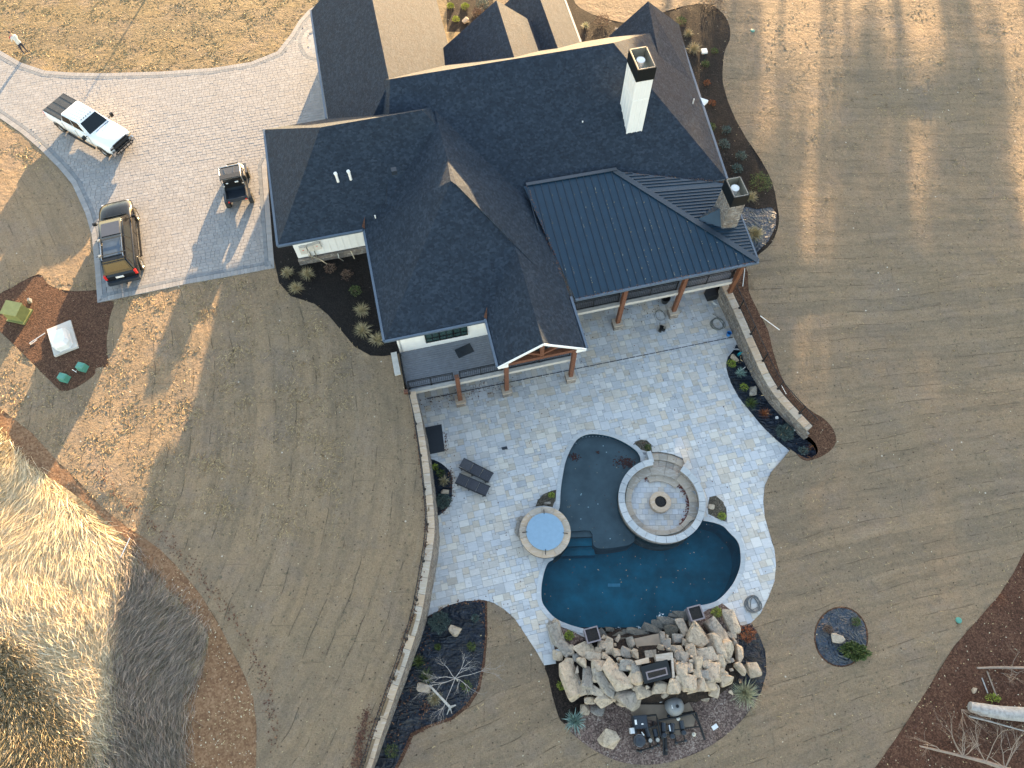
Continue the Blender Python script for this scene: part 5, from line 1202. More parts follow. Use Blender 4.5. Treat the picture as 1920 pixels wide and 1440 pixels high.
t = thing('planter_pot', 'black round pot behind the middle porch post', 'pot', (*P(1246,566), 0)); c = MB(); c.lathe([(.2,0),(.3,.5),(.26,.5),(.2,.42),(.01,.4)], (0,0,0), 18); c.build('pot', 'black', t)
def coil(name, u, v, r, turns, rad, mat, lab, cat, sx_=1.0, tail=None):
    x, y = P(u, v); pts = []
    for i in range(int(turns*22)):
        a = i/22*2*math.pi; rr = r*(1+.13*math.sin(i*.37)+.05*math.cos(i*.9)); pts.append((rr*sx_*math.cos(a)+.05*math.sin(i*.11), rr*math.sin(a), rad+.012*(i % 44)/22+.02))
    if tail: pts += tail
    c = MB(); c.tube(pts, rad, 5); o = tag(c.build(name, mat, None, 60), lab, cat); o.location = (x, y, 0); return o
coil('hose', 1345, 608, .40, 5, .018, 'cord', 'coiled thin grey hose on the patio beside the right retaining wall', 'hose', 1.0, [(.1,.5,.03),(-.2,.75,.03)])
coil('hose', 1411, 1133, .40, 4, .03, 'hose', 'thick dark coiled hose lying on the patio right of the pool', 'hose', .92, [(-.2,-.35,.05),(-.1,.2,.12),(.1,.45,.1)])
coil('hose', 1236, 592, .38, 1.6, .014, 'cord', 'loose thin cable loop behind the pressure washer', 'cable', .8)
t = thing('pressure_washer', 'small black pressure washer with wheels on the patio under the porch edge', 'pressure washer', (*P(1241,619), 0), R(-20))
c = MB(); c.box((0,0,.22), (.36,.26,.24)); c.build('motor', 'black', t); c = MB(); c.box((.1,.02,.38), (.12,.14,.1)); c.build('tank', 'steel', t)
for s_ in (-1, 1): c = MB(); c.tube([(-.1,s_*.17,.11),(-.1,s_*.22,.11)], .11, 12); c.build('wheel', 'tyre', t)
c = MB(); c.tube([(-.2,-.13,.1),(-.28,-.13,.7),(-.28,.13,.7),(-.2,.13,.1)], .015, 5); c.build('handle', 'steel', t)
x, y = P(1366,627,.1); t = thing('bucket', 'bright blue bucket on the patio at the foot of the right wall', 'bucket', (x, y, 0)); c = MB(); c.lathe([(.12,0),(.15,.3),(.13,.3),(.11,.05),(.01,.04)], (0,0,0), 16); c.build('pail', 'blue', t)
x, y = P(1386,664,.1); t = thing('watering_can', 'teal plastic jug at the upper tip of the right planting bed', 'jug', (x, y, 0)); c = MB(); c.box((0,0,.14), (.2,.14,.28), .5, 0, None, .7); c.build('body', 'teal', t); c = MB(); c.tube([(.05,0,.25),(.16,.05,.34)], .025, 6); c.build('spout', 'teal', t)
for u, v, lab, w_ in ((1320,97,'white square utility lid in the dark mulch east of the house',.42),(1456,784,'small white square light in the right planting bed',.14),(1490,806,'small white square light at the end of the right wall',.13)):
    f_ = FE if v < 500 else F0; x, y, z = G(u, v, f_); t = thing('square_lid' if w_ > .3 else 'garden_light', lab, 'lid' if w_ > .3 else 'light', (x, y, z), R(5)); c = MB(); c.box((0,0,.05), (w_,w_,.14)); c.build('cover', 'palegrey', t)
for u, v, lab in ((1411,58,'round green irrigation lid in the lawn east of the house'),(1797,1163,'green irrigation lid in the lawn near the bare soil')):
    x, y, z = G(u, v, FE); t = thing('irrigation_lid', lab, 'lid', (x, y, z)); c = MB(); c.lathe([(.16,0),(.16,.05),(.1,.07)], (0,0,0), 16); c.build('cover', 'green', t)
def stick(u0, v0, u1, v1, f_, r_, mat, name, lab, cat, z0=.05, z1=.08):
    a_ = G(u0, v0, f_); b_ = G(u1, v1, f_); c = MB(); c.tube([(0,0,z0),(b_[0]-a_[0], b_[1]-a_[1], b_[2]-a_[2]+z1)], r_, 6); o = tag(c.build(name, mat), lab, cat); o.location = a_; return o
stick(1425,593,1461,620,FE,.025,'pvc','pvc_pipe','white plastic pipe lying on the lawn right of the curved wall','pipe')
stick(1464,722,1471,743,FE,.022,'pvc','pvc_pipe','short white pipe leaning in the mulch beside the right wall railing','pipe',.05,.3)
stick(1396,504,1392,538,FE,.022,'pvc','pvc_pipe','white pipe in the mulch below the porch roof corner','pipe')
stick(228,1046,247,1010,FW,.025,'pvc','pvc_pipe','white pipe at the edge of the tall grass','pipe',.1,.2)
stick(1383,700,1395,692,F0,.016,'pvc','garden_stake','thin white stake in the right planting bed','stake',.1,.3)
for u, v, w_, h_, lab in ((1030,1236,.62,.5,'white marble look slab at the end of the patio left of the rocks'),(1046,1223,.26,.24,'small white stone block on the rocks left of the waterfall')):
    x, y = P(u, v, .1); z_ = .0 if w_ > .4 else .35; c = MB(); c.box((0,0,.04), (w_,h_,.08)); o = tag(c.build('stone_slab', 'coping'), lab, 'slab'); o.location = (x, y, z_); o.rotation_euler.z = R(8)
# ---------------------------------------------------------------- utilities by the driveway
x, y, z = G(118, 642, FW); t = thing('generator_pad', 'white utility cabinet on a pale square concrete pad in bare soil', 'utility cabinet', (x, y, z))
pts = [G(*q, FW) for q in ((90,620),(134,602),(148,652),(104,670))]
c = MB(); c.prism([(p[0], p[1]) for p in pts], z-.2, z+.14); c.build('pad', 'concrete', t, world=True)
x2, y2 = P(112,636,z+.5); an = math.atan2(pts[0][1]-pts[3][1], pts[0][0]-pts[3][0])
c = MB(); L_, W_ = 1.15, .95; oc = [(-.5*L_,-.3*W_),(-.3*L_,-.5*W_),(.3*L_,-.5*W_),(.5*L_,-.5*W_),(.5*L_,.5*W_),(-.3*L_,.5*W_),(-.5*L_,.3*W_)]
def ro(p, k=1.0): return ((p[0]*k*math.cos(an)-p[1]*k*math.sin(an))+x2, (p[0]*k*math.sin(an)+p[1]*k*math.cos(an))+y2)
vs = [(*ro(p), z+.14) for p in oc]+[(*ro(p), z+.55) for p in oc]+[(*ro(p, .78), z+.8) for p in oc]; n = len(oc)
c.add(vs, [tuple(range(2*n, 3*n))]+[(r*n+i, r*n+(i+1) % n, (r+1)*n+(i+1) % n, (r+1)*n+i) for r in range(2) for i in range(n)]); c.build('cabinet', 'palegrey', t, world=True)
c = MB(); a_ = G(90,629,FW); b_ = G(58,646,FW); c.tube([(*a_[:2], a_[2]+.3),(*b_[:2], b_[2]+.15),(b_[0],b_[1],b_[2]+.0)], .018, 6); c.tube([(b_[0],b_[1],b_[2]+.02),(b_[0]+.3,b_[1]+.3,b_[2]+.05)], .018, 6); c.build('conduit', 'pvc', t, 60, world=True)
x, y, z = G(38, 592, FW); t = thing('transformer', 'olive green metal transformer box in bare soil left of the white cabinet', 'transformer', (x, y, z), R(-12))
c = MB(); c.box((0,0,.04), (1.15,1.05,.12)); c.build('plinth', 'olive', t); c = MB(); c.box((0,0,.45), (1.0,.85,.72), 0, 0, None, .93); c.build('cabinet', 'olive', t)
c = MB(); vs = [(-.52,-.46,.81),(.52,-.46,.81),(.52,.42,.90),(-.52,.42,.90),(-.52,-.46,.85),(.52,-.46,.85),(.52,.42,.94),(-.52,.42,.94)]; c.add(vs, [(4,5,6,7),(0,1,5,4),(1,2,6,5),(2,3,7,6),(3,0,4,7)]); c.build('lid', 'olive', t)
for u, v, lab in ((157,691,'small green pedestal box, upper right of the pair in the bare soil'),(123,711,'small green pedestal box, lower left of the pair in the bare soil')):
    x, y, z = G(u, v, FW); t = thing('pedestal_box', lab, 'utility box', (x, y, z), R(-15), 'green pedestal boxes'); c = MB(); c.box((0,0,.2), (.5,.42,.42), 0, 0, None, .85); c.build('body', 'green', t); c = MB(); c.box((0,0,.43), (.46,.38,.06), 0, 0, None, .8); c.build('lid', 'green', t)
x, y, z = G(57,565,FW); t = thing('cable_stub', 'grey cable stub beside the olive transformer', 'cable', (x, y, z)); c = MB(); c.box((0,0,.12), (.2,.3,.24), .3, 0, None, .6); c.build('cap', 'greypl', t)
x, y, z = G(141,695,FW); t = thing('cable_stub', 'black and white cable ends between the two green boxes', 'cable', (x, y, z)); c = MB(); c.tube([(0,0,0),(.05,.1,.2),(.2,.1,.25)], .03, 5); c.build('cable', 'black', t); c = MB(); c.tube([(.1,-.1,0),(-.1,0,.15)], .025, 5); c.build('cable', 'pvc', t)
for u, v, lab in ((77,272,'tiny grey stake at the left edge of the driveway'),):
    x, y, z = G(u, v, FW); t = thing('marker_stake', lab, 'stake', (x, y, z)); c = MB(); c.box((0,0,.25), (.06,.06,.5)); c.build('stake', 'concrete', t)
# ---------------------------------------------------------------- vehicles
def loft(name, rings, mat, par, smooth=40):
    b = MB(); n = len(rings[0][1]); vs = []
    for x, r in rings: vs += [(x, y, z) for y, z in r]
    fs = [(i*n+k, (i+1)*n+k, (i+1)*n+(k+1) % n, i*n+(k+1) % n) for i in range(len(rings)-1) for k in range(n)]
    fs += [tuple(range(n)), tuple(range((len(rings)-1)*n+n-1, (len(rings)-1)*n-1, -1))]
    b.add(vs, fs); o = b.build(name, mat, par, 0)
    bm = bmesh.new(); bm.from_mesh(o.data); bmesh.ops.recalc_face_normals(bm, faces=bm.faces); bm.to_mesh(o.data); bm.free()
    o.data.polygons.foreach_set('use_smooth', [True]*len(o.data.polygons)); o.data.set_sharp_from_angle(angle=R(smooth)); return o
def sec(w, zb, zs, zt, wt, cr=.03):
    h = [(w*.9, zb), (w*.985, zb+.12), (w, (zb+zs)/2), (w*.99, zs), (wt+(w-wt)*.35, zt-(zt-zs)*.25), (wt*.93, zt), (wt*.5, zt+cr*.8), (0, zt+cr)]
    return [(-y, z) for y, z in h]+[(y, z) for y, z in h[-2::-1]]
def quad(name, p, uv, push, mat, par):
    p = [Vector(q) for q in p]; f = lambda u, v: p[0]*(1-u)*(1-v)+p[1]*u*(1-v)+p[2]*u*v+p[3]*(1-u)*v
    n = (p[1]-p[0]).cross(p[3]-p[0]).normalized()*push; u0, u1, v0, v1 = uv
    a = [f(u0,v0)+n, f(u1,v0)+n, f(u1,v1)+n, f(u0,v1)+n]; b = MB(); b.add(a+[q-n*1.5 for q in a], [(0,1,2,3),(0,4,5,1),(1,5,6,2),(2,6,7,3),(3,7,4,0)]); return b.build(name, mat, par)
def wheel(par, x, y, r, w_, s_, rm='rim'):
    o = MB(); n = 22; pr = [(r*.62,-w_/2),(r*.94,-w_/2),(r,-w_*.32),(r,w_*.32),(r*.94,w_/2),(r*.62,w_/2)]
    vs = []
    for rr, yy in pr:
        for k in range(n): a = 2*math.pi*k/n; vs.append((x+rr*math.cos(a), y+yy, r+rr*math.sin(a)))
    o.add(vs, [(i*n+k, (i+1)*n+k, (i+1)*n+(k+1) % n, i*n+(k+1) % n) for i in range(5) for k in range(n)]); wo_ = o.build('wheel', 'tyre', par)
    c = MB(); yy = y+s_*w_*.28
    vs = [(x+r*.63*math.cos(2*math.pi*k/n), y+s_*w_*.40, r+r*.63*math.sin(2*math.pi*k/n)) for k in range(n)]+[(x+r*.5*math.cos(2*math.pi*k/n), yy-s_*.03, r+r*.5*math.sin(2*math.pi*k/n)) for k in range(n)]
    fs = [(k, (k+1) % n, n+(k+1) % n, n+k) for k in range(n)]+[tuple(range(n, 2*n))]
    if s_ < 0: fs = [f[::-1] for f in fs]
    c.add(vs, fs); c.build('rim', 'black' if rm == 'black' else rm, wo_)
    c = MB()
    for k in range(5): a = 2*math.pi*k/5; c.beam((x, yy+s_*.02, r), (x+r*.55*math.cos(a), yy+s_*.02, r+r*.55*math.sin(a)), .05, .08)
    c.build('spokes', 'rim', wo_); return wo_
def arch(par, x, y, r, s_, mat, w_=.05, name='wheel_arch'):
    b = MB(); pts = [(x+(r+.05)*math.cos(a), y, r*.98+(r+.05)*math.sin(a)) for a in np.linspace(0, math.pi, 12)]; b.tube(pts, w_, 5); b.build(name, mat, par, 60)
    b = MB(); n = 14; vs = [(x+(r+.03)*math.cos(a), y+s_*.004, r*.98+(r+.03)*math.sin(a)) for a in np.linspace(0, math.pi, n)]; f = [tuple(range(n))] if s_ < 0 else [tuple(range(n-1, -1, -1))]
    b.add(vs, f); b.build('wheel_well', 'black', par)
def vehicle_at(name, label, cat, fx, rz, sc=1.0):
    z = float(FW(fx[0], fx[1]))+.038; t = thing(name, label, cat, (fx[0], fx[1], z), rz); t.scale = (sc, sc, sc); return t
# white pickup
pr = P(96,188,4.3); pf = P(233,273,3.6); tc = ((pr[0]+pf[0])/2-.02, (pr[1]+pf[1])/2)
t = vehicle_at('pickup_truck', 'white crew cab pickup with black bed cover and front guard on the paver driveway', 'truck', tc, math.atan2(pf[1]-pr[1], pf[0]-pr[0]), 1.0)
W = .98
loft('body', [(-3.05, sec(W*.97,.55,1.15,1.36,W*.92,0)), (-2.9, sec(W,.5,1.18,1.38,W*.94,0)), (-2.3, sec(W*1.02,.5,1.2,1.39,W*.94,0)), (-1.35, sec(W,.45,1.2,1.39,W*.94,0)), (-1.2, sec(W,.42,1.2,1.38,W*.93,0)),
 (1.2, sec(W,.42,1.16,1.34,W*.9,0)), (1.35, sec(W,.42,1.16,1.33,W*.88,.03)), (2.0, sec(W*1.02,.5,1.12,1.30,W*.86,.05)), (2.7, sec(W*.99,.5,1.08,1.22,W*.80,.05)), (2.95, sec(W*.9,.5,1.0,1.14,W*.72,.03))], 'paint_white', t)
cb = [(-1.28,-.90,1.36),(1.32,-.86,1.34),(1.32,.86,1.34),(-1.28,.90,1.36)]; ct = [(-1.12,-.72,1.93),(.55,-.70,1.94),(.55,.70,1.94),(-1.12,.72,1.93)]
b = MB(); b.add(cb+ct, [(4,5,6,7),(0,1,5,4),(1,2,6,5),(2,3,7,6),(3,0,4,7)]); o = b.build('cab', 'paint_white', t)
bm = bmesh.new(); bm.from_mesh(o.data); bmesh.ops.bevel(bm, geom=[e for e in bm.edges if max(v.co.z for v in e.verts) > 1.5], offset=.07, segments=2, affect='EDGES'); bm.to_mesh(o.data); bm.free(); o.data.polygons.foreach_set('use_smooth', [True]*len(o.data.polygons)); o.data.set_sharp_from_angle(angle=R(50))
quad('windshield', [cb[1],cb[2],ct[2],ct[1]], (.05,.95,.06,.90), .012, 'carglass', t); quad('rear_window', [cb[3],cb[0],ct[0],ct[3]], (.15,.85,.35,.85), .012, 'carglass', t)
for a_, b_, c_, d_ in ((cb[0],cb[1],ct[1],ct[0]),(cb[2],cb[3],ct[3],ct[2])):
    fl = a_[1] < 0
    for u0, u1 in (((.05,.44),(.47,.84)) if fl else ((.16,.53),(.56,.95))): quad('side_window', [a_,b_,c_,d_], (u0,u1,.12,.84), .012, 'carglass', t)
for k in range(5): c = MB(); c.box((-.3,-.48+k*.24,1.952), (1.2,.03,.014)); c.build('roof_ridge', 'paint_white', t)
for k in range(5): c = MB(); c.box((.50,-.4+k*.2,1.955), (.05,.07,.03)); c.build('marker_lamp', 'darkpl', t)
c = MB(); c.box((-2.15,0,1.405), (1.66,1.72,.04)); o = c.build('bed_cover', 'tonneau', t)
for k in range(3): d = MB(); d.box((-2.15,-.55+k*.55,1.43), (1.62,.03,.02)); d.build('fold_seam', 'black', o)
for s_ in (-1, 1): c = MB(); c.box((-2.15,s_*.89,1.40), (1.7,.07,.05)); c.build('bed_rail', 'black', t)
c = MB(); c.box((-3.1,0,.62), (.16,1.8,.22)); c.build('rear_bumper', 'chrome', t); c = MB(); c.box((3.0,0,.62), (.2,1.86,.26)); c.build('front_bumper', 'chrome', t)
for s_ in (-1, 1):
    c = MB(); c.box((-3.06,s_*.88,1.05), (.06,.14,.4)); c.build('tail_light', 'red', t); c = MB(); c.box((2.86,s_*.72,.98), (.2,.3,.24), 0, 0, None, .85); c.build('headlight', 'headlamp', t)
    c = MB(); c.tube([(1.15,s_*.95,1.32),(1.2,s_*1.12,1.38)], .03, 5); c.box((1.22,s_*1.22,1.42), (.12,.24,.26)); c.build('mirror', 'black', t)
    c = MB(); c.beam((-1.15,s_*1.05,.42), (1.35,s_*1.05,.42), .14, .06); c.build('running_board', 'black', t)
    for xx in (-1.22,.02,1.28): c = MB(); c.beam((xx,s_*.992,.55), (xx,s_*.985,1.3), .015, .012); c.build('door_gap', 'black', t)
    for xx in (-.15,1.05-.0): c = MB(); c.box((xx-.05,s_*1.0,1.08), (.18,.03,.04)); c.build('door_handle', 'paint_white', t)
    for xx in (-2.05,2.05): wheel(t, xx, s_*.86, .42, .28, s_); arch(t, xx, s_*.985, .42, s_, 'black', .03)
c = MB(); c.box((2.97,0,.95), (.10,1.2,.36)); c.build('grille', 'cap_black', t)
gd = MB()
for zz in (.55,.8,1.05): gd.tube([(3.02,-.85,zz),(3.2,-.6,zz),(3.22,.6,zz),(3.02,.85,zz)], .035, 6)
for yy in (-.45,-.15,.15,.45): gd.tube([(3.22,yy,.45),(3.2,yy,1.12)], .03, 5)
gd.tube([(3.2,-.6,1.12),(3.2,.6,1.12)], .045, 6); gd.tube([(3.02,-.9,.98),(3.2,-.6,1.1)], .035, 5); gd.tube([(3.02,.9,.98),(3.2,.6,1.1)], .035, 5); gd.build('front_guard', 'cap_black', t, 60)
c = MB(); c.beam((1.42,-.35,1.36), (1.40,.5,1.36), .02, .02); c.beam((1.42,.05,1.36), (1.40,.75,1.36), .02, .02); c.build('wiper', 'black', t)
# black suv
pf = P(213,374,3.95); pr = P(232,524,3.5); tc = ((pr[0]+pf[0])/2, (pr[1]+pf[1])/2)
t = vehicle_at('suv', 'long black sport utility vehicle with roof rack parked at the driveway corner', 'car', tc, math.atan2(pf[1]-pr[1], pf[0]-pr[0]), 1.02)
W = .98
loft('body', [(-2.85, sec(W*.93,.5,.95,1.02,W*.85,0)), (-2.72, sec(W*.98,.42,1.08,1.16,W*.88,0)), (-2.0, sec(W*1.01,.42,1.1,1.2,W*.9,0)), (1.3, sec(W,.4,1.08,1.2,W*.9,0)), (1.5, sec(W*1.0,.42,1.06,1.18,W*.86,.05)), (2.1, sec(W*1.01,.45,1.0,1.14,W*.80,.07)), (2.6, sec(W*.96,.45,.94,1.06,W*.72,.06)), (2.85, sec(W*.84,.45,.85,.94,W*.62,.02))], 'paint_black', t)
cb = [(-2.78,-.88,1.16),(1.42,-.86,1.19),(1.42,.86,1.19),(-2.78,.88,1.16)]; ct = [(-2.45,-.68,1.86),(.65,-.68,1.88),(.65,.68,1.88),(-2.45,.68,1.86)]
b = MB(); b.add(cb+ct, [(4,5,6,7),(0,1,5,4),(1,2,6,5),(2,3,7,6),(3,0,4,7)]); o = b.build('cabin', 'paint_black', t)
bm = bmesh.new(); bm.from_mesh(o.data); bmesh.ops.bevel(bm, geom=[e for e in bm.edges if max(v.co.z for v in e.verts) > 1.5], offset=.07, segments=2, affect='EDGES'); bm.to_mesh(o.data); bm.free(); o.data.polygons.foreach_set('use_smooth', [True]*len(o.data.polygons)); o.data.set_sharp_from_angle(angle=R(50))
quad('windshield', [cb[1],cb[2],ct[2],ct[1]], (.06,.94,.08,.9), .012, 'carglass', t); quad('rear_window', [cb[3],cb[0],ct[0],ct[3]], (.1,.9,.2,.85), .012, 'carglass', t)
for a_, b_, c_, d_ in ((cb[0],cb[1],ct[1],ct[0]),(cb[2],cb[3],ct[3],ct[2])):
    rngs = ((.06,.26),(.30,.52),(.55,.80)) if a_[1] < 0 else ((.20,.45),(.48,.70),(.74,.94))
    for u0, u1 in rngs: quad('side_window', [a_,b_,c_,d_], (u0,u1,.1,.85), .012, 'carglass', t)
c = MB(); c.box((-.05,0,1.885), (.95,1.05,.02)); c.build('sunroof', simple('grey_sunroof_glass', (.07,.075,.09), .12, .05, 3, 0, 0), t)
c = MB(); c.box((-1.45,0,1.872), (1.2,1.0,.02)); c.build('roof_panel', simple('blue_grey_roof_panel', (.05,.07,.10), .2, .2, 2, 0, 0), t)
for s_ in (-1, 1): c = MB(); c.tube([(-2.25,s_*.60,1.87),(-2.15,s_*.60,1.95),(-.75,s_*.60,1.96),(-.65,s_*.60,1.88)], .022, 5); c.build('roof_rail', 'chrome', t)
for xx in (-.85,-2.0): c = MB(); c.tube([(xx,-.85,1.99),(xx,.85,1.99)], .022, 5); c.build('cross_bar', 'black', t); c = MB(); c.box((xx,.66,1.99), (.16,.12,.1)); c.build('bar_clamp', 'steel', t)
c = MB(); c.box((-2.9,0,.55), (.22,1.84,.26)); c.build('rear_bumper', 'darkpl', t); c = MB(); c.box((2.86,0,.58), (.2,1.7,.26)); c.build('front_bumper', 'darkpl', t); c = MB(); c.box((-2.86,.1,.9), (.04,.45,.14)); c.build('number_plate', 'palegrey', t)
c = MB(); c.tube([(-3.0,-.1,.45),(-3.14,-.1,.45),(-3.14,-.1,.52)], .035, 6); c.build('tow_hitch', 'black', t)
for s_ in (-1, 1):
    c = MB(); c.box((-2.80,s_*.86,1.0), (.14,.13,.32)); c.build('tail_light', 'red', t); c = MB(); c.box((2.72,s_*.66,.85), (.22,.3,.18)); c.build('headlight', 'headlamp', t)
    c = MB(); c.tube([(1.1,s_*.9,1.2),(1.12,s_*1.05,1.24)], .03, 5); c.box((1.12,s_*1.14,1.27), (.12,.22,.18)); c.build('mirror', 'black', t)
    for xx in (1.25,.12,-1.0): c = MB(); c.beam((xx,s_*.992,.5), (xx,s_*.985,1.12), .014, .012); c.build('door_gap', 'cap_black', t)
    c = MB(); c.beam((-1.3,s_*1.03,.4), (1.35,s_*1.03,.4), .12, .06); c.build('running_board', 'black', t)
    for xx in (-1.85,1.95): wheel(t, xx, s_*.90, .41, .28, s_); arch(t, xx, s_*.98, .41, s_, 'paint_black', .06)
for s_ in (-.45,.45): c = MB(); c.beam((1.55,s_,1.235), (2.55,s_*.8,1.11), .03, .02); c.build('hood_line', 'paint_black', t)
c = MB(); c.beam((1.47,-.72,1.235), (1.47,.72,1.235), .05, .03); c.build('wiper_cowl', 'cap_black', t)
# utility side by side
fw_ = P(464,322,3.2); rw_ = P(472,371,3.2); an = math.atan2(fw_[1]-rw_[1], fw_[0]-rw_[0]); cw = ((fw_[0]+rw_[0])/2-.78*math.sin(an), (fw_[1]+rw_[1])/2+.78*math.cos(an))
t = vehicle_at('utility_vehicle', 'grey and black side by side utility vehicle with roof and open cargo bed', 'utility vehicle', cw, an, 1.08)
loft('front_body', [(.35, sec(.66,.4,.75,.82,.6,0)), (.9, sec(.68,.4,.8,.92,.55,.03)), (1.3, sec(.6,.42,.75,.86,.45,.03)), (1.5, sec(.5,.45,.65,.72,.35,.0))], 'paint_grey', t)
c = MB(); c.box((-.1,0,.42), (1.3,1.3,.12)); c.build('floor', 'darkpl', t)
for s_ in (-1, 1): c = MB(); c.box((-.25,s_*.32,.62), (.5,.5,.22)); c.box((-.5,s_*.32,.9), (.12,.48,.5)); c.build('seat', 'black', t)
c = MB(); c.box((-.98,0,.72), (.85,1.2,.05)); c.build('bed_floor', 'darkpl', t)
for cc, d in (((-.98,.6,.88),(.87,.05,.3)),((-.98,-.6,.88),(.87,.05,.3)),((-.56,0,.88),(.05,1.15,.3)),((-1.41,0,.86),(.05,1.25,.26))): c = MB(); c.box(cc, d); c.build('bed_side', 'darkpl' if abs(cc[1]) < .1 else 'paint_grey', t)
cg = MB()
for s_ in (-1, 1):
    cg.tube([(.75,s_*.62,.85),(.42,s_*.6,1.70),(-.55,s_*.6,1.72),(-.62,s_*.62,.8)], .028, 6)
for xx, zz in ((.42,1.70),(-.55,1.72),(-.58,1.2)): cg.tube([(xx,-.6,zz),(xx,.6,zz)], .026, 6)
cg.build('roll_cage', 'rim', t, 60)
c = MB(); c.box((.02,0,1.70), (.55,1.12,.05)); o = c.build('roof', 'paint_grey', t)
for s_ in (-1, 1): d = MB(); d.beam((-.2,s_*.22,1.74), (.28,s_*.30,1.73), .08, .03); d.build('roof_ridge', 'paint_grey', o)
c = MB(); c.box((-.42,0,1.765), (.32,1.2,.06)); c.build('rear_roof_panel', 'mat', t)
c = MB(); c.add([(.75,-.55,.95),(.75,.55,.95),(.46,.52,1.66),(.46,-.52,1.66)], [(0,1,2,3),(3,2,1,0)]); c.build('windscreen', 'palegrey' if False else 'carglass', t)
c = MB(); c.box((-.6,0,1.3), (.03,1.0,.5)); c.build('rear_screen', 'black', t); c = MB(); c.box((-.63,-.25,1.45), (.03,.2,.08)); c.box((-.63,.3,1.45), (.03,.12,.05)); c.build('sticker', 'palegrey', t)
for s_ in (-1, 1):
    for xx in (-1.0,1.0): wheel(t, xx, s_*.68, .33, .26, s_, 'black')
    c = MB(); c.tube([(1.38,s_*.35,.72),(1.46,s_*.35,.72)], .07, 10); c.build('headlight', 'headlamp', t); c = MB(); c.box((-1.45,s_*.5,.8), (.04,.1,.08)); c.build('tail_light', 'red', t)
    c = MB(); c.box((.98,s_*.66,.74), (.75,.26,.05)); c.build('fender', 'paint_grey', t); c = MB(); c.box((-1.0,s_*.68,.72), (.7,.2,.05)); c.build('fender', 'darkpl', t)
c = MB(); c.tube([(1.5,-.4,.5),(1.58,-.35,.7),(1.58,.35,.7),(1.5,.4,.5)], .03, 6); c.build('front_guard', 'black', t, 60)
# ---------------------------------------------------------------- person
x, y, z = G(50, 101, FW)
t = thing('person', 'person in pale jacket and dark jeans bending over a red bundle at the driveway edge', 'person', (x, y, z), R(150))
J = dict(pel=((0,0,.92),.15,.11), sp=((.06,0,1.12),.14,.11), ch=((.16,0,1.34),.17,.12), nk=((.24,0,1.48),.06,.06), hd0=((.28,0,1.56),.075,.085), hd1=((.31,0,1.68),.085,.095), hd2=((.32,0,1.75),.05,.06),
 lh=((0,.1,.86),.1,.1), lk=((.05,.13,.48),.065,.065), la=((-.02,.14,.10),.045,.045), lt=((.14,.15,.04),.045,.03), rh=((0,-.1,.86),.1,.1), rk=((.02,-.12,.47),.065,.065), ra=((-.08,-.13,.10),.045,.045), rt=((.08,-.14,.04),.045,.03),
 ls=((.18,.19,1.38),.065,.065), le=((.24,.25,1.12),.045,.045), lw=((.42,.16,1.05),.032,.028), rs=((.18,-.19,1.38),.065,.065), re=((.24,-.25,1.12),.045,.045), rw=((.42,-.16,1.05),.032,.028), lhd=((.49,.12,1.05),.035,.02), rhd=((.49,-.12,1.05),.035,.02))
ED = [('pel','sp'),('sp','ch'),('ch','nk'),('nk','hd0'),('hd0','hd1'),('hd1','hd2'),('pel','lh'),('lh','lk'),('lk','la'),('la','lt'),('pel','rh'),('rh','rk'),('rk','ra'),('ra','rt'),('ch','ls'),('ls','le'),('le','lw'),('ch','rs'),('rs','re'),('re','rw'),('lw','lhd'),('rw','rhd')]
for s_, hn in ((1,'lhd'),(-1,'rhd')):
    for k in range(4): J[hn+'f%d' % k] = ((.56+.01*(k in (1,2)), s_*(.145-k*.018), 1.03), .009, .009); ED.append((hn, hn+'f%d' % k))
    J[hn+'t'] = ((.52, s_*.085, 1.07), .01, .01); ED.append((hn, hn+'t'))
ks = list(J); me = bpy.data.meshes.new('body'); me.from_pydata([J[k][0] for k in ks], [(ks.index(a), ks.index(b_)) for a, b_ in ED], [])
o = bpy.data.objects.new('body', me); C.objects.link(o); sk = o.modifiers.new('skin', 'SKIN'); ss = o.modifiers.new('sub', 'SUBSURF'); ss.levels = ss.render_levels = 1
if not me.skin_vertices: me.attributes.new('skin', 'FLOAT', 'POINT')
for i, k in enumerate(ks):
    sv = me.skin_vertices[0].data[i]; sv.radius = J[k][1:]; sv.use_root = (k == 'pel')
dg = bpy.context.evaluated_depsgraph_get(); me2 = bpy.data.meshes.new_from_object(o.evaluated_get(dg)); bpy.data.objects.remove(o)
o = bpy.data.objects.new('body', me2); C.objects.link(o); o.parent = t
me2.materials.clear()
for m_ in ('jacket','jeans','skin','shoe'): me2.materials.append(M[m_])
for p in me2.polygons:
    c_ = p.center; p.use_smooth = True
    p.material_index = 3 if c_.z < .1 else (1 if c_.z < .93 and abs(c_.y) < .3 and c_.x < .35 else (2 if (c_.z > 1.47 or c_.x > .43) else 0))
c = MB(); c.lathe([(.095,-.02),(.1,.03),(.085,.09),(.03,.125)], (.30,0,1.68), 14); c.build('hair', 'darkbark', t, 60)
c = MB(); c.tube([(.385,0,1.645),(.415,0,1.62)], [.012,.016], 5); c.build('nose', 'skin', t)
for s_ in (-1, 1): c = MB(); c.box((.385,s_*.032,1.67), (.012,.02,.012)); c.build('eye', 'black', t); c = MB(); c.box((.30,s_*.09,1.655), (.035,.02,.05)); c.build('ear', 'skin', t)
me = rockmesh(.34,.42,.26,5); me.materials.append(M['redcloth']); me.materials.append(M['redcloth']); o = bpy.data.objects.new('bundle', me); C.objects.link(o); tag(o, 'red bundle held in the hands of the person at the driveway edge', 'bundle')
o.location = (x+.52*math.cos(R(150)), y+.52*math.sin(R(150)), z+1.16)
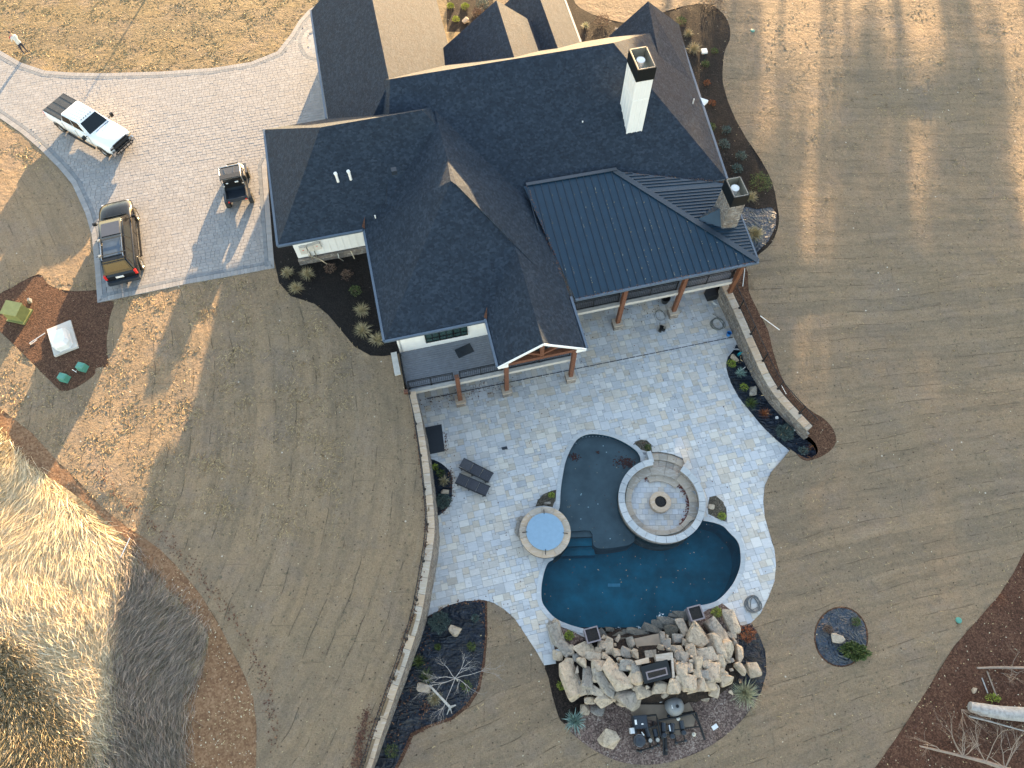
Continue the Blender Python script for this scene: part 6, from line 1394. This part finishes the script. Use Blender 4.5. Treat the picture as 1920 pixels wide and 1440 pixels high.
# ---------------------------------------------------------------- plants
def tuft(u, v, f_, r, mat, n, lab, cat, name='ornamental_grass', up=1.0, wd=.018, droop=.28, L=None, seg=3, parts='blades'):
    x, y, z = G(u, v, f_) if f_ is not None else (*P(u, v), 0)
    t = thing(name, lab, cat, (x, y, z)); a = npr.random(n)*6.283; tilt = npr.random(n)**.7
    d = np.stack([np.cos(a)*tilt, np.sin(a)*tilt, up*(1.15-tilt*.8)], 1); rt = np.stack([npr.normal(0, r*.10, n), npr.normal(0, r*.10, n), np.zeros(n)], 1)
    blades(parts, mat, rt, d, (L or r*1.25)*(.6+.5*npr.random(n)), np.full(n, wd), t, droop, seg); return t
def shrub(u, v, f_, rx, ry, hz_, mat, n, lab, cat='shrub', name='shrub', leaf=.07, wd=.035, rz=0):
    x, y, z = G(u, v, f_) if f_ is not None else (*P(u, v), 0)
    t = thing(name, lab, cat, (x, y, z), rz); q = npr.normal(size=(n, 3)); q /= np.linalg.norm(q, axis=1)[:, None]; q[:, 2] = abs(q[:, 2])
    lump = 1+.18*np.sin(q[:, 0]*7+u)*np.cos(q[:, 1]*6+v); rad = (.35+.65*npr.random(n)**.5)*lump
    p = q*rad[:, None]*np.array([rx, ry, hz_]); d = q+npr.normal(0, .5, (n, 3)); p[:, 2] += .05
    blades('foliage', mat, p, d, leaf*(.7+.6*npr.random(n)), np.full(n, wd), t, .1, 2)
    c = MB()
    for k in range(6): a = k*1.05; c.tube([(0,0,0),(rx*.4*math.cos(a), ry*.4*math.sin(a), hz_*.5)], [.018,.008], 4)
    c.build('stems', 'darkbark', t); return t
for u, v, r, lab in ((539,512,.52,'pale ornamental grass clump, nearest the driveway corner in the black mulch'),(577,516,.62,'greenish ornamental grass clump right of the first one below the meters'),(556,542,.60,'wind swept pale grass clump below the first two'),
    (679,583,.62,'pale ornamental grass clump upper of the three beside the long eave'),(681,620,.66,'golden ornamental grass clump in the middle of the three beside the long eave'),(708,638,.62,'golden ornamental grass clump at the lower tip of the black mulch bed')):
    tuft(u, v, FW, r*.8, 'straw', 240, lab, 'grass clump', wd=.018, up=rng.uniform(.6,1.0))
for u, v, lab in ((620,505,'small rusty twiggy shrub on black mulch, left of the pair'),(651,517,'small rusty twiggy shrub on black mulch, right of the pair'),(666,547,'low olive shrub on black mulch above the grass clumps')):
    shrub(u, v, FW, .36, .36, .3, 'twigbush' if v < 540 else 'leaf_green', 260, lab, leaf=.08, wd=.03)
for u, v, r, mt, n, lab in ((845,13,.28,'leaf_lime',260,'yellow green shrub at the left of the courtyard bed'),(872,14,.3,'leaf_lime',260,'yellow green shrub in the middle of the courtyard bed'),(855,38,.28,'leaf_lime',260,'yellow green shrub nearest the courtyard porch'),
    (905,10,.5,'leaf_blue',350,'dark blue green shrub in the courtyard bed'),(898,28,.5,'twigbush',300,'bare brown shrub in the courtyard bed'),
    (1098,50,.35,'leaf_pale',160,'pale spiky plant in the mulch right of the small dormer'),(1130,42,.6,'twigbush',350,'bare reddish shrub left of the north east gable'),(1276,42,.4,'leaf_green',220,'green leafy plant by the north east gable corner'),
    (1300,95,.55,'straw',300,'pale grass clump beside the white square lid'),(1290,65,.4,'straw',250,'pale grass clump above the white square lid'),(1322,122,.3,'leaf_green',200,'small green plant below the white square lid'),
    (1339,97,.25,'leaf_green',150,'small low plant right of the white square lid'),(1333,240,.32,'leaf_green',220,'green shrub beside the east eave, uppermost of the row'),(1361,246,.35,'leaf_blue',260,'blue green shrub in the dark mulch, second of the row'),
    (1357,272,.4,'leaf_blue',300,'blue green shrub in the dark mulch, third of the row'),(1389,294,.36,'leaf_blue',260,'blue green shrub in the dark mulch, fourth of the row'),(1382,318,.38,'leaf_blue',260,'blue green shrub in the dark mulch, nearest the stone chimney'),
    (1424,345,.75,'leaf_green',600,'large loose green shrub right of the stone chimney'),(1325,157,.25,'leaf_rust',140,'rust coloured shrub in the dark mulch beside the east roof'),(1335,195,.25,'leaf_rust',140,'rust coloured twig shrub near the white eave return'),
    (1335,10,.9,'twigbush',450,'large bare twiggy shrub at the top of the east bed'),(1180,66,.3,'straw',160,'pale grass clump beside the north east gable wall')):
    f_ = FW if u < 930 else FE
    if mt in ('straw','leaf_pale'): tuft(u, v, f_, r, mt, n, lab, 'grass clump')
    else: shrub(u, v, f_, r, r, r*.8, mt, n, lab, leaf=.09, wd=.04)
tuft(1414,441,FE,.62,'straw',380,'green and straw coloured grass clump on the crinkled plastic by the porch','grass clump',wd=.02)
tuft(1406,372,FE,.5,'straw',240,'pale grass clump poking out behind the stone chimney','grass clump')
# right planting bed
for a in ((1371,683,.28,'leaf_lime',260,'bright green shrub at the upper tip of the right planting bed'),(1394,727,.25,'leaf_lime',220,'bright green shrub beside the grey white boulder in the right bed')): shrub(a[0],a[1],None,a[2],a[2],.25,a[3],a[4],a[5],leaf=.07,wd=.03)
tuft(1388,701,None,.36,'leaf_yucca',120,'blue spiky yucca in the right planting bed','yucca',name='yucca',wd=.04,droop=.1)
tuft(1408,757,None,.42,'leaf_green',160,'dark green grassy plant in the right planting bed','grass clump'); tuft(1432,776,None,.36,'leaf_rust',120,'brownish grassy plant in the right planting bed','grass clump')
shrub(1470,812,None,.52,.5,.45,'leaf_blue',2200,'large round blue green juniper near the end of the right bed',leaf=.08,wd=.022)
shrub(1505,846,None,.3,.26,.18,'leaf_blue',350,'small low blue green plant at the lower tip of the right bed',leaf=.07,wd=.025)
# small left bed beside loungers
c = MB(); c.prism([P(*q) for q in curve([(804,863),(822,866),(838,878),(847,893),(848,920),(846,938),(838,953),(820,967),(817,940),(812,900)], True, 3)], -.06, .015); o = c.build('planting_bed', 'fabric'); o['kind'] = 'structure'
shrub(831,941,None,.46,.42,.36,'leaf_blue',1800,'round blue green juniper beside the loungers',leaf=.07,wd=.022)
shrub(816,877,None,.2,.2,.2,'leaf_lime',180,'small lime plant at the top of the bed beside the loungers',leaf=.06); shrub(826,888,None,.25,.22,.22,'leaf_green',200,'green plant below the lime one beside the loungers',leaf=.07)
tuft(832,903,None,.36,'straw',140,'sprawling pale grass plant in the bed beside the loungers','grass clump')
# planters round the pool
shrub(1214,841,None,.18,.22,.2,'leaf_green',220,'green plant in the small planter above the fire ring',leaf=.06); shrub(1034,929,None,.18,.16,.16,'leaf_lime',160,'yellow green plant in the planter above the spa',leaf=.06); shrub(1353,968,None,.24,.22,.2,'leaf_lime',260,'yellow green plant in the planter right of the fire ring',leaf=.06)
shrub(1343,1148,None,.28,.26,.26,'leaf_lime',330,'yellow green shrub beside the right fire bowl',leaf=.07); shrub(1067,1192,None,.25,.24,.24,'leaf_lime',300,'yellow green shrub left of the left fire bowl',leaf=.07); shrub(1052,1286,FE,.22,.2,.18,'leaf_lime',200,'small bright green plant at the left edge of the rock bed',leaf=.06)
shrub(1400,1189,FE,.42,.4,.35,'leaf_rust',420,'orange red leaved shrub right of the rocks',leaf=.11,wd=.03)
tuft(1395,1302,FE,.72,'leaf_pale',420,'large pale spiky grass plant at the lower right of the rock bed','yucca',name='spiky_plant',wd=.03,droop=.12); tuft(1077,1352,FE,.55,'leaf_yucca',150,'blue green yucca at the lower left of the rock bed','yucca',name='yucca',wd=.045,droop=.08)
shrub(1176,1262,F0,.15,.15,.2,'leaf_green',120,'small green plant growing between the waterfall rocks',leaf=.06).location.z = 1.3
# left fabric bed
shrub(824,1168,None,.56,.54,.42,'leaf_blue',2400,'large blue green juniper at the top of the left fabric bed',leaf=.08,wd=.022)
for a in ((891,1159,.2,'leaf_blue','small round grey green plant at the right of the left fabric bed, uppermost'),(884,1213,.22,'leaf_green','small green plant at the right of the left fabric bed, middle'),(875,1287,.28,'leaf_green','dark green plant at the right of the left fabric bed, lowest'),(734,1408,.34,'leaf_green','dark shrub at the lower end of the left fabric bed'),(821,1213,.15,'leaf_green','tiny dark plant near the centre of the left fabric bed')): shrub(a[0],a[1],FE,a[2],a[2],a[2]*.9,a[3],260,a[4],leaf=.07,wd=.03)
tuft(800,1268,FE,.42,'leaf_green',200,'dark grassy plant left of the bare tree','grass clump'); tuft(815,1310,FE,.4,'straw',200,'brown green grass clump beside the driftwood in the left fabric bed','grass clump'); tuft(785,1240,FE,.4,'leaf_green',160,'green grassy plant against the left wall in the fabric bed','grass clump')
# round bed
shrub(1601,1222,FE,.75,.42,.4,'leaf_green',1500,'broad glossy green shrub in the round plastic lined bed',leaf=.12,wd=.055,rz=R(-8)); shrub(1604,1166,FE,.26,.22,.2,'leaf_green',240,'small green plant at the upper right of the round bed',leaf=.07); shrub(1551,1180,FE,.26,.2,.2,'twigbush',240,'small brown plant at the left of the round bed',leaf=.07)
# ---------------------------------------------------------------- bare trees
def branches(b, p, d, L, r, depth, spread=.6, up=.1, gen=0, kids=(3,4)):
    pts = [p]; rr = [r]; q = Vector(p); d = Vector(d).normalized(); n = 4
    for i in range(n):
        d = (d+Vector((rng.gauss(0,.14), rng.gauss(0,.14), rng.gauss(0,.08)+up*.2))).normalized(); q = q+d*(L/n); pts.append(tuple(q)); rr.append(r*(1-.55*(i+1)/n))
    b.tube(pts, rr, 5 if gen < 2 else 3)
    if depth <= 0: return
    for _ in range(rng.randint(*kids)):
        i = rng.randint(1, n); dd = (d+Vector((rng.gauss(0,spread), rng.gauss(0,spread), rng.gauss(0,spread*.5)))).normalized(); branches(b, pts[i], dd, L*rng.uniform(.5,.75), rr[i]*.7, depth-1, spread, up, gen+1, kids)
x, y, z = G(858, 1276, FE); t = thing('bare_tree', 'small leafless pale tree standing in the left fabric bed', 'tree', (x, y, z))
b = MB(); b.tube([(0,0,0),(.02,.02,1.0),(-.02,.02,1.7)], [.05,.04,.035], 7); b.build('trunk', 'twig', t, 60)
b = MB()
for k in range(7):
    a = k*.9+.2; branches(b, (-.02,.02,1.6+rng.uniform(-.3,.1)), (math.cos(a+rng.gauss(0,.3)), math.sin(a)*.65, .30), rng.uniform(.7,1.5), .02, 3, .5, .1)
b.build('crown', 'twig', t, 60)
t = thing('driftwood', 'grey driftwood log with a forked end in the left fabric bed', 'log', G(844,1326,FE))
a_ = G(808,1287,FE); L = Vector(t.location); b = MB(); b.tube([(0,0,.12),tuple((Vector(a_)-L)*.5+Vector((0,0,.35))),tuple((Vector(a_)-L)+Vector((0,0,.5)))], [.07,.06,.05], 7); b.build('trunk', 'bark', t, 60)
b = MB(); b.tube([(0,0,.12),(.3,.1,.1)], [.07,.03], 6); b.tube([(0,0,.12),(-.15,-.35,.03)], [.05,.015], 5); b.tube([(0,0,.1),(.1,-.3,.05)], [.04,.01], 5); b.build('roots', 'bark', t, 60)
# fallen timber lower right
def logt(lab, name, pts, rad, mat, twigs=0, cat='log'):
    g0 = G(*pts[0][:2], FE); t = thing(name, lab, cat, g0); L = Vector(g0); pp = [Vector(G(u, v, FE))+Vector((0,0,h))-L for u, v, h in pts]
    b = MB(); b.tube([tuple(p) for p in pp], rad, 9); b.build('trunk', mat, t, 60)
    return t, pp
logt('thick pale grey fallen tree trunk at the lower right frame edge', 'fallen_trunk', [(1813,1325,.25),(1835,1331,.3),(1870,1337,.32),(1920,1341,.35),(1990,1352,.4)], [.24,.31,.33,.36,.38], 'bark')
logt('thin pale fallen trunk above the thick one', 'fallen_trunk', [(1829,1253,.15),(1860,1252,.2),(1920,1253,.25),(1980,1255,.3)], [.05,.06,.07,.07], 'twig2')
logt('slim pole lying on bare soil below the thin trunk', 'pole', [(1849,1258,.06),(1867,1305,.06)], [.035,.035], 'twig2', cat='pole'); logt('short dark pole beside the slim one', 'pole', [(1840,1271,.05),(1851,1300,.05)], [.03,.03], 'bark', cat='pole')
logt('long slender broken branch under the thick trunk', 'branch', [(1815,1343,.1),(1850,1352,.15),(1920,1372,.2)], [.05,.04,.03], 'bark', cat='branch')
t, pp = logt('dead fallen tree with many bare twigs in the lower right corner', 'dead_tree', [(1722,1399,.15),(1760,1408,.2),(1800,1418,.3),(1837,1428,.5),(1870,1440,.6),(1930,1460,.8)], [.04,.06,.07,.09,.11,.12], 'twig2', cat='tree')
b = MB()
for k in range(15):
    p = pp[rng.randint(1, 5)]; a = rng.uniform(.4, 2.9); branches(b, tuple(p), (math.cos(a), math.sin(a), rng.uniform(.2, .9)), rng.uniform(1.0, 2.0), .022, 2, .42, .1, 1, (2,4))
b.build('crown', 'twig2', t, 60)
x, y, z = G(1905, 1420, FE); t = thing('dead_sapling', 'leafless sapling with fine pale twigs above the thick fallen trunk', 'tree', G(1800,1330,FE)); b = MB()
for k in range(7): branches(b, (0,0,.1), (rng.gauss(.3,.6), rng.gauss(-.5,.5), .5), rng.uniform(1.0,1.6), .014, 2, .4, .1, 1, (2,3))
b.build('crown', 'twig2', t, 60)
t = thing('dead_sapling', 'fine bare twigs around the thin fallen trunk at the right edge', 'tree', G(1900,1262,FE)); b = MB()
for k in range(9): branches(b, (rng.uniform(-.8,.6),0,.1), (rng.gauss(.2,.7), rng.gauss(0,.5), .5), rng.uniform(.8,1.3), .012, 2, .4, .1, 1, (2,3))
b.build('crown', 'twig2', t, 60)
shrub(1860,1309,FE,.38,.2,.2,'leaf_lime',240,'low yellow green weed beside the thick fallen trunk'); boulder(1829,1295,13,12,-.2,0,'small rounded clay coloured rock on bare soil at the lower right')
# ---------------------------------------------------------------- tall dry grass
def field_grass(name, mat, poly, n, Lr, wd, cond, tilt=(.35,.35)):
    xs = [p[0] for p in poly]; ys = [p[1] for p in poly]; X = npr.uniform(max(min(xs), -36), max(xs), n*3); Y = npr.uniform(max(min(ys), -10), max(ys), n*3)
    m = pip(X+npr.normal(0, .3, X.shape), Y+npr.normal(0, .3, X.shape), poly) & cond(X, Y); X = X[m][:n]; Y = Y[m][:n]; k = len(X)
    th = -1.15+.55*np.sin(X*.5+.8*np.sin(Y*.45))+.5*np.cos(Y*.6+X*.35)+npr.normal(0, .38, k)
    up = np.clip(npr.normal(tilt[0], tilt[1]*.6, k)+.12*np.sin(X*1.3+Y*.9+np.sin(Y*1.7))*np.cos(Y*1.1-X*.6), .0, 1.5)
    d = np.stack([np.cos(th), np.sin(th), up], 1); Z_ = FW(X, Y)
    return blades(name, mat, np.stack([X, Y, Z_-.03], 1), d, npr.uniform(*Lr, k), wd*(.6+.8*npr.random(k)), None, .16, 3, 'stuff')
tz = Z['tall']; ln = [P(-40,1170,1), P(60,1215,1), P(120,1300,1), P(190,1400,1), P(215,1500,1)]
def bright(X, Y):  # the pale matted part
    xb = np.interp(-Y, [-p[1] for p in ln], [p[0] for p in ln]); return X > xb+npr.normal(0, .5, X.shape)
edw = GL(edge_sw, FW)
def far_edge(X, Y, d):
    a = np.array(edw); r = np.full(X.shape, 99.)
    for i in range(len(a)-1):
        q = a[i+1]-a[i]; L2 = (q**2).sum(); t_ = np.clip(((X-a[i,0])*q[0]+(Y-a[i,1])*q[1])/L2, 0, 1); r = np.minimum(r, np.hypot(a[i,0]+q[0]*t_-X, a[i,1]+q[1]*t_-Y))
    return r > d+npr.normal(0, .15, X.shape)
field_grass('tall_grass', 'tall', tz, 110000, (.45,1.25), .017, lambda X, Y: bright(X, Y) & (X < np.interp(Y, [P(0,1400,1.6)[1], P(0,1040,2)[1]], [P(203,1400,1.6)[0], P(240,1040,2)[0]])+npr.normal(0,.3,X.shape)) & far_edge(X, Y, .9), (.16,.22))
field_grass('brush', 'tall2', tz, 36000, (.3,.8), .018, lambda X, Y: ~bright(X, Y), (.7,.6))
field_grass('tall_grass', 'tall', tz, 9000, (.3,.6), .02, lambda X, Y: ~bright(X, Y), (.8,.5))
field_grass('tall_grass', 'tall3', tz, 85000, (.4,1.0), .016, lambda X, Y: X > np.interp(Y, [P(0,1400,1.6)[1], P(0,1040,2)[1]], [P(203,1400,1.6)[0], P(240,1040,2)[0]])+npr.normal(0,.3,X.shape), (.35,.4))  # shade-coloured blades begin at the edge of the house shadow
upl = GL([(-60,790),(20,800),(105,870),(150,915),(240,1000),(235,1010),(150,935),(60,880),(-60,830)], FW)
field_grass('dry_grass', 'tall', Z['clay_band'], 30000, (.12,.32), .014, lambda X, Y: (Y > P(240,1010,1.8)[1]-1.2) & far_edge(X, Y, .9), (.5,.5))
field_grass('dry_grass', 'tall2', Z['clay_band'], 2500, (.08,.2), .016, lambda X, Y: (Y < P(240,1010,1.8)[1]), (.5,.5))
# loose straw clods pinned under the lawn netting
def clods(f_, box, n, cond, mat='straw_clod', dirn=0.2):
    k = n*3; X = npr.uniform(box[0], box[1], k); Y = npr.uniform(box[2], box[3], k)
    nz = np.sin(X*1.9+np.sin(Y*1.1)*1.5)+np.sin(Y*2.7+X*.5)+.8*np.sin(X*4.1-Y*3.3)+npr.normal(0, 1.3, k)
    m = (nz > .35) & cond(X, Y); X = X[m][:n]; Y = Y[m][:n]; q = len(X); th = dirn+npr.normal(0, .9, q)+np.where(npr.random(q) < .5, math.pi, 0)
    d = np.stack([np.cos(th), np.sin(th), np.abs(npr.normal(.12, .14, q))], 1)
    return blades('straw_clods', mat, np.stack([X, Y, f_(X, Y)-.01], 1), d, npr.uniform(.08, .24, q), npr.uniform(.015, .05, q), None, .22, 2, 'stuff')
ok_w = lambda X, Y: pip(X, Y, west_poly) & ~pip(X, Y, Z['clay_band']) & ~pip(X, Y, Z['bed_west']) & ~pip(X, Y, foot) & ~pip(X, Y, Z['driveway']) & ~pip(X, Y, Z['utility_dirt'])
a0 = P(0,620,2.5); a1 = P(470,1010,2.3)
clods(FW, (-36, -9, P(0,1010,2.2)[1], P(0,520,2.8)[1]), 30000, ok_w, 'straw_clod', 1.3)
clods(FW, (-42, -14, 33.5, 57), 32000, lambda X, Y: ok_w(X, Y), 'straw_clod_n', .15)
clods(FE, (11, 46, 30, 56), 15000, lambda X, Y: ~pip(X, Y, west_poly) & ~pip(X, Y, Z['bed_east']) & ~pip(X, Y, foot), 'straw_clod', 0.0)
clods(FE, (-8, 40, -3, 30), 9000, lambda X, Y: ~pip(X, Y, west_poly) & ~pip(X, Y, off(pt, .3)) & ~pip(X, Y, Z['mulch_right']) & ~pip(X, Y, Z['rock_bed']) & ~pip(X, Y, Z['round_bedm']) & ~pip(X, Y, Z['bed_leftm']) & ~pip(X, Y, Z['clay_se']), 'straw_clod', 0.2)
# ---------------------------------------------------------------- leaf litter
def along(pl, f_, n, sp, dz=.0):
    out = []; w_ = [P(*q) for q in pl]; Ls = [math.hypot(pl[i+1][0]-pl[i][0], pl[i+1][1]-pl[i][1]) for i in range(len(pl)-1)]; tot = sum(Ls)
    for _ in range(n):
        s_ = rng.random()*tot; i = 0
        while i < len(Ls)-1 and s_ > Ls[i]: s_ -= Ls[i]; i += 1
        t_ = s_/Ls[i]; u = pl[i][0]+(pl[i+1][0]-pl[i][0])*t_+rng.gauss(0, sp); v = pl[i][1]+(pl[i+1][1]-pl[i][1])*t_+rng.gauss(0, sp)
        x, y, z = G(u, v, f_); out.append((x, y, z+dz))
    return out
def area_pts(u0, v0, u1, v1, f_, n, poly=None, notp=None):
    out = []
    while len(out) < n:
        u, v = rng.uniform(u0, u1), rng.uniform(v0, v1); x, y, z = G(u, v, f_); out.append((x, y, z))
    A = np.array(out)
    if poly is not None: A = A[pip(A[:, 0], A[:, 1], poly)]
    if notp is not None:
        for q in notp: A = A[~pip(A[:, 0], A[:, 1], q)]
    return A
lw = along([(777,790),(788,860),(796,930),(799,990),(796,1040),(786,1090),(772,1160),(748,1235),(720,1310),(692,1385),(672,1440)], FW, 520, 2.2)
lw += along([(690,1330),(675,1390),(665,1440)], FW, 420, 5)
chips('leaf_litter', 'leaf_brown', lw, .05)
chips('leaf_litter', 'leaf_brown', along([(180,880),(240,950),(275,975),(330,1030),(380,1085),(425,1140),(455,1190),(480,1240),(505,1300),(515,1400)], FW, 420, 7), .05)
bl = along([(909,1130),(911,1190),(907,1240),(897,1290),(875,1322),(845,1350),(800,1364),(775,1378),(758,1412)], FE, 150, 3.4)+along([(800,1157),(840,1135),(905,1125)], FE, 60, 2)+along([(810,1180),(785,1250),(760,1320),(730,1400)], FE, 120, 9)+along([(800,1320),(790,1340)], FE, 60, 6)
chips('leaf_litter', 'leaf_brown', bl, .045)
pa = area_pts(780,560,1480,1260,F0,900,pt,[pool]); pa = pa[np.hypot(pa[:, 0]-RC[0], pa[:, 1]-RC[1]) > RO]
chips('leaf_litter', 'leaf_brown', pa[:330], .035)
chips('leaf_litter', 'leaf_brown', along([(780,760),(870,740),(960,720)], F0, 170, 8)+along([(1090,600),(1180,580),(1300,565)], F0, 110, 14)+along([(846,880),(850,930),(830,962)], F0, 110, 3)+along([(834,810),(836,850)], F0, 40, 2)+along([(1190,832),(1215,828)], F0, 10, 2), .04)
ring_l = []
for _ in range(420):
    a = rng.uniform(R(-50), R(120)); r = rf-abs(rng.gauss(0,.12)); ring_l.append((RC[0]+r*math.cos(a), RC[1]+r*math.sin(a), -.375))
chips('leaf_litter', 'leaf_red', ring_l, .045)
def blob(u, v, su, sv, n, z): return [(*P(u+rng.gauss(0,su), v+rng.gauss(0,sv), z), z) for _ in range(n)]
chips('sunken_leaves', 'leaf_red', blob(1077,857,5,3,90,-.40)+blob(1170,866,8,5,170,-.40)+blob(1120,848,2,2,14,-.40)+blob(1180,872,5,4,60,-.40), .05)
pw = area_pts(1015,810,1390,1190,F0,420,pool); pw = pw[np.hypot(pw[:, 0]-RC[0], pw[:, 1]-RC[1]) > RO+.1]; pw[:, 2] = WZ
chips('floating_leaves', 'leaf_pale_l', pw[:75], .026, flat=.1); chips('floating_leaves', 'leaf_brown', pw[120:160], .03, flat=.1)
lt = []
for k in range(15): u = 1080+k*6.3; lt.append((*P(u, 818+((k-6)/8)**2*9+ (8 if k == 0 else 0), -.4), -.405))
pl_ = thing('pool_lights', 'row of tiny pale jets along the shallow end of the pool', 'jets', (lt[5][0], lt[5][1], -.42))
for p in lt+[(*P(u, v, -.4), -.405) for u, v in ((1131,836),(1137,848),(1089,993-65),(1121,945),(1089,973),(1103,951),(1144,1010),(1090,926))]:
    c = MB(); c.lathe([(.035,0),(.035,.012)], p, 8); c.build('jet', 'palegrey', pl_, world=True)
# sparse leaves over both lawns
WP = [p for p in west_poly]
A = area_pts(0,480,800,1440,FW,2600); m = pip(A[:, 0], A[:, 1], west_poly) & ~pip(A[:, 0], A[:, 1], Z['clay_band']) & ~pip(A[:, 0], A[:, 1], Z['bed_west']) & ~pip(A[:, 0], A[:, 1], foot); A = A[m]
chips('leaf_litter', 'leaf_brown', A[:900], .032); chips('leaf_litter', 'leaf_pale_l', A[900:1150], .030)
A = area_pts(880,0,1920,1440,FE,4200); m = ~pip(A[:, 0], A[:, 1], west_poly) & ~pip(A[:, 0], A[:, 1], patio) & ~pip(A[:, 0], A[:, 1], foot) & ~pip(A[:, 0], A[:, 1], Z['rock_bed']); A = A[m]
chips('leaf_litter', 'leaf_brown', A[:1100], .032); chips('leaf_litter', 'leaf_pale_l', A[1100:1500], .032)
A = area_pts(1640,1040,1920,1440,FE,900,Z['clay_se']); chips('leaf_litter', 'leaf_brown', A, .05); chips('leaf_litter', 'leaf_pale_l', area_pts(1640,1040,1920,1440,FE,260,Z['clay_se']), .035)
A = area_pts(300,1020,490,1440,FW,700,Z['clay_band']); chips('leaf_litter', 'leaf_pale_l', A, .035)
# ---------------------------------------------------------------- woods beyond the top of the picture: their shadows fall across the right hand lawn
def make_tree(seed, H_, cz, r):
    st = rng.getstate(); rng.seed(seed)
    t = thing('pine_tree', 'tall pine in the row of woods north east of the house', 'tree', (0,0,0), 0, 'pines north east of the house')
    b = MB(); b.tube([(0,0,0),(.1,0,H_*.4),(0,.15,H_*.75),(0,0,H_)], [.24,.19,.11,.03], 7)
    for k in range(22):
        z = cz+(H_-cz)*rng.random()**.9; a = rng.uniform(0, 6.28); L = r*(1.05-(z-cz)/(H_-cz)*.75)*rng.uniform(.6,1.0); b.tube([(0,0,z),(L*.6*math.cos(a),L*.6*math.sin(a),z+.5),(L*math.cos(a),L*math.sin(a),z+.4)], [.06,.04,.015], 4)
    b.build('trunk', 'darkbark', t, 60); n = 2600
    zz = cz-.5+(H_-cz)*npr.random(n)**.95; rad = r*(1.08-(zz-cz)/(H_-cz)*.8)*npr.random(n)**.5; a = npr.random(n)*6.283; cl = np.sin(a*3+zz*1.7)*.5+np.cos(zz*2.3+seed)*.5; k = cl > -.35
    p = np.stack([rad*np.cos(a), rad*np.sin(a), zz], 1)[k]; d = npr.normal(size=p.shape); blades('crown', 'leaf_green', p, d, .5+.3*npr.random(len(p)), np.full(len(p), .28), t, .1, 2)
    rng.setstate(st); return t
tp = [make_tree(1, 27, 15.0, 2.7), make_tree(2, 24.5, 14.0, 2.4), make_tree(3, 29, 16.0, 3.0)]
spots = []; rr = random.Random(4)
for row, yy in enumerate((126, 135, 144)):
    x = 26+row*1.8
    while x < 92: spots.append((x+rr.uniform(-1.2,1.2), yy+rr.uniform(-2.5,2.5))); x += rr.uniform(4.0, 7.8)
for k, (x, y) in enumerate(spots):
    o = tp[k] if k < 3 else copytree(tp[k % 3]); o.location = (x, y, 2.7); o.rotation_euler.z = k*1.9
x0, y0 = P(262, 14, 2.9); kx = 14.0; t = thing('bare_tree', 'slim leafless tree just beyond the top left of the driveway lawn', 'tree', (x0+kx*.178, y0+kx*.984, 2.9))
b = MB(); b.tube([(0,0,0),(.05,.0,2),(0,.05,4.2)], [.09,.07,.03], 6); b.build('trunk', 'darkbark', t)
b = MB()
for k in range(4): branches(b, (0,0,2.6+k*.4), (math.cos(k*1.7), math.sin(k*1.7), 1.2), 1.0, .02, 1, .4, .2, 1, (1,2))
b.build('crown', 'darkbark', t)
for o in bpy.data.objects:
    if o.type == 'MESH' and not o.data.materials: o.data.materials.append(M['concrete'])
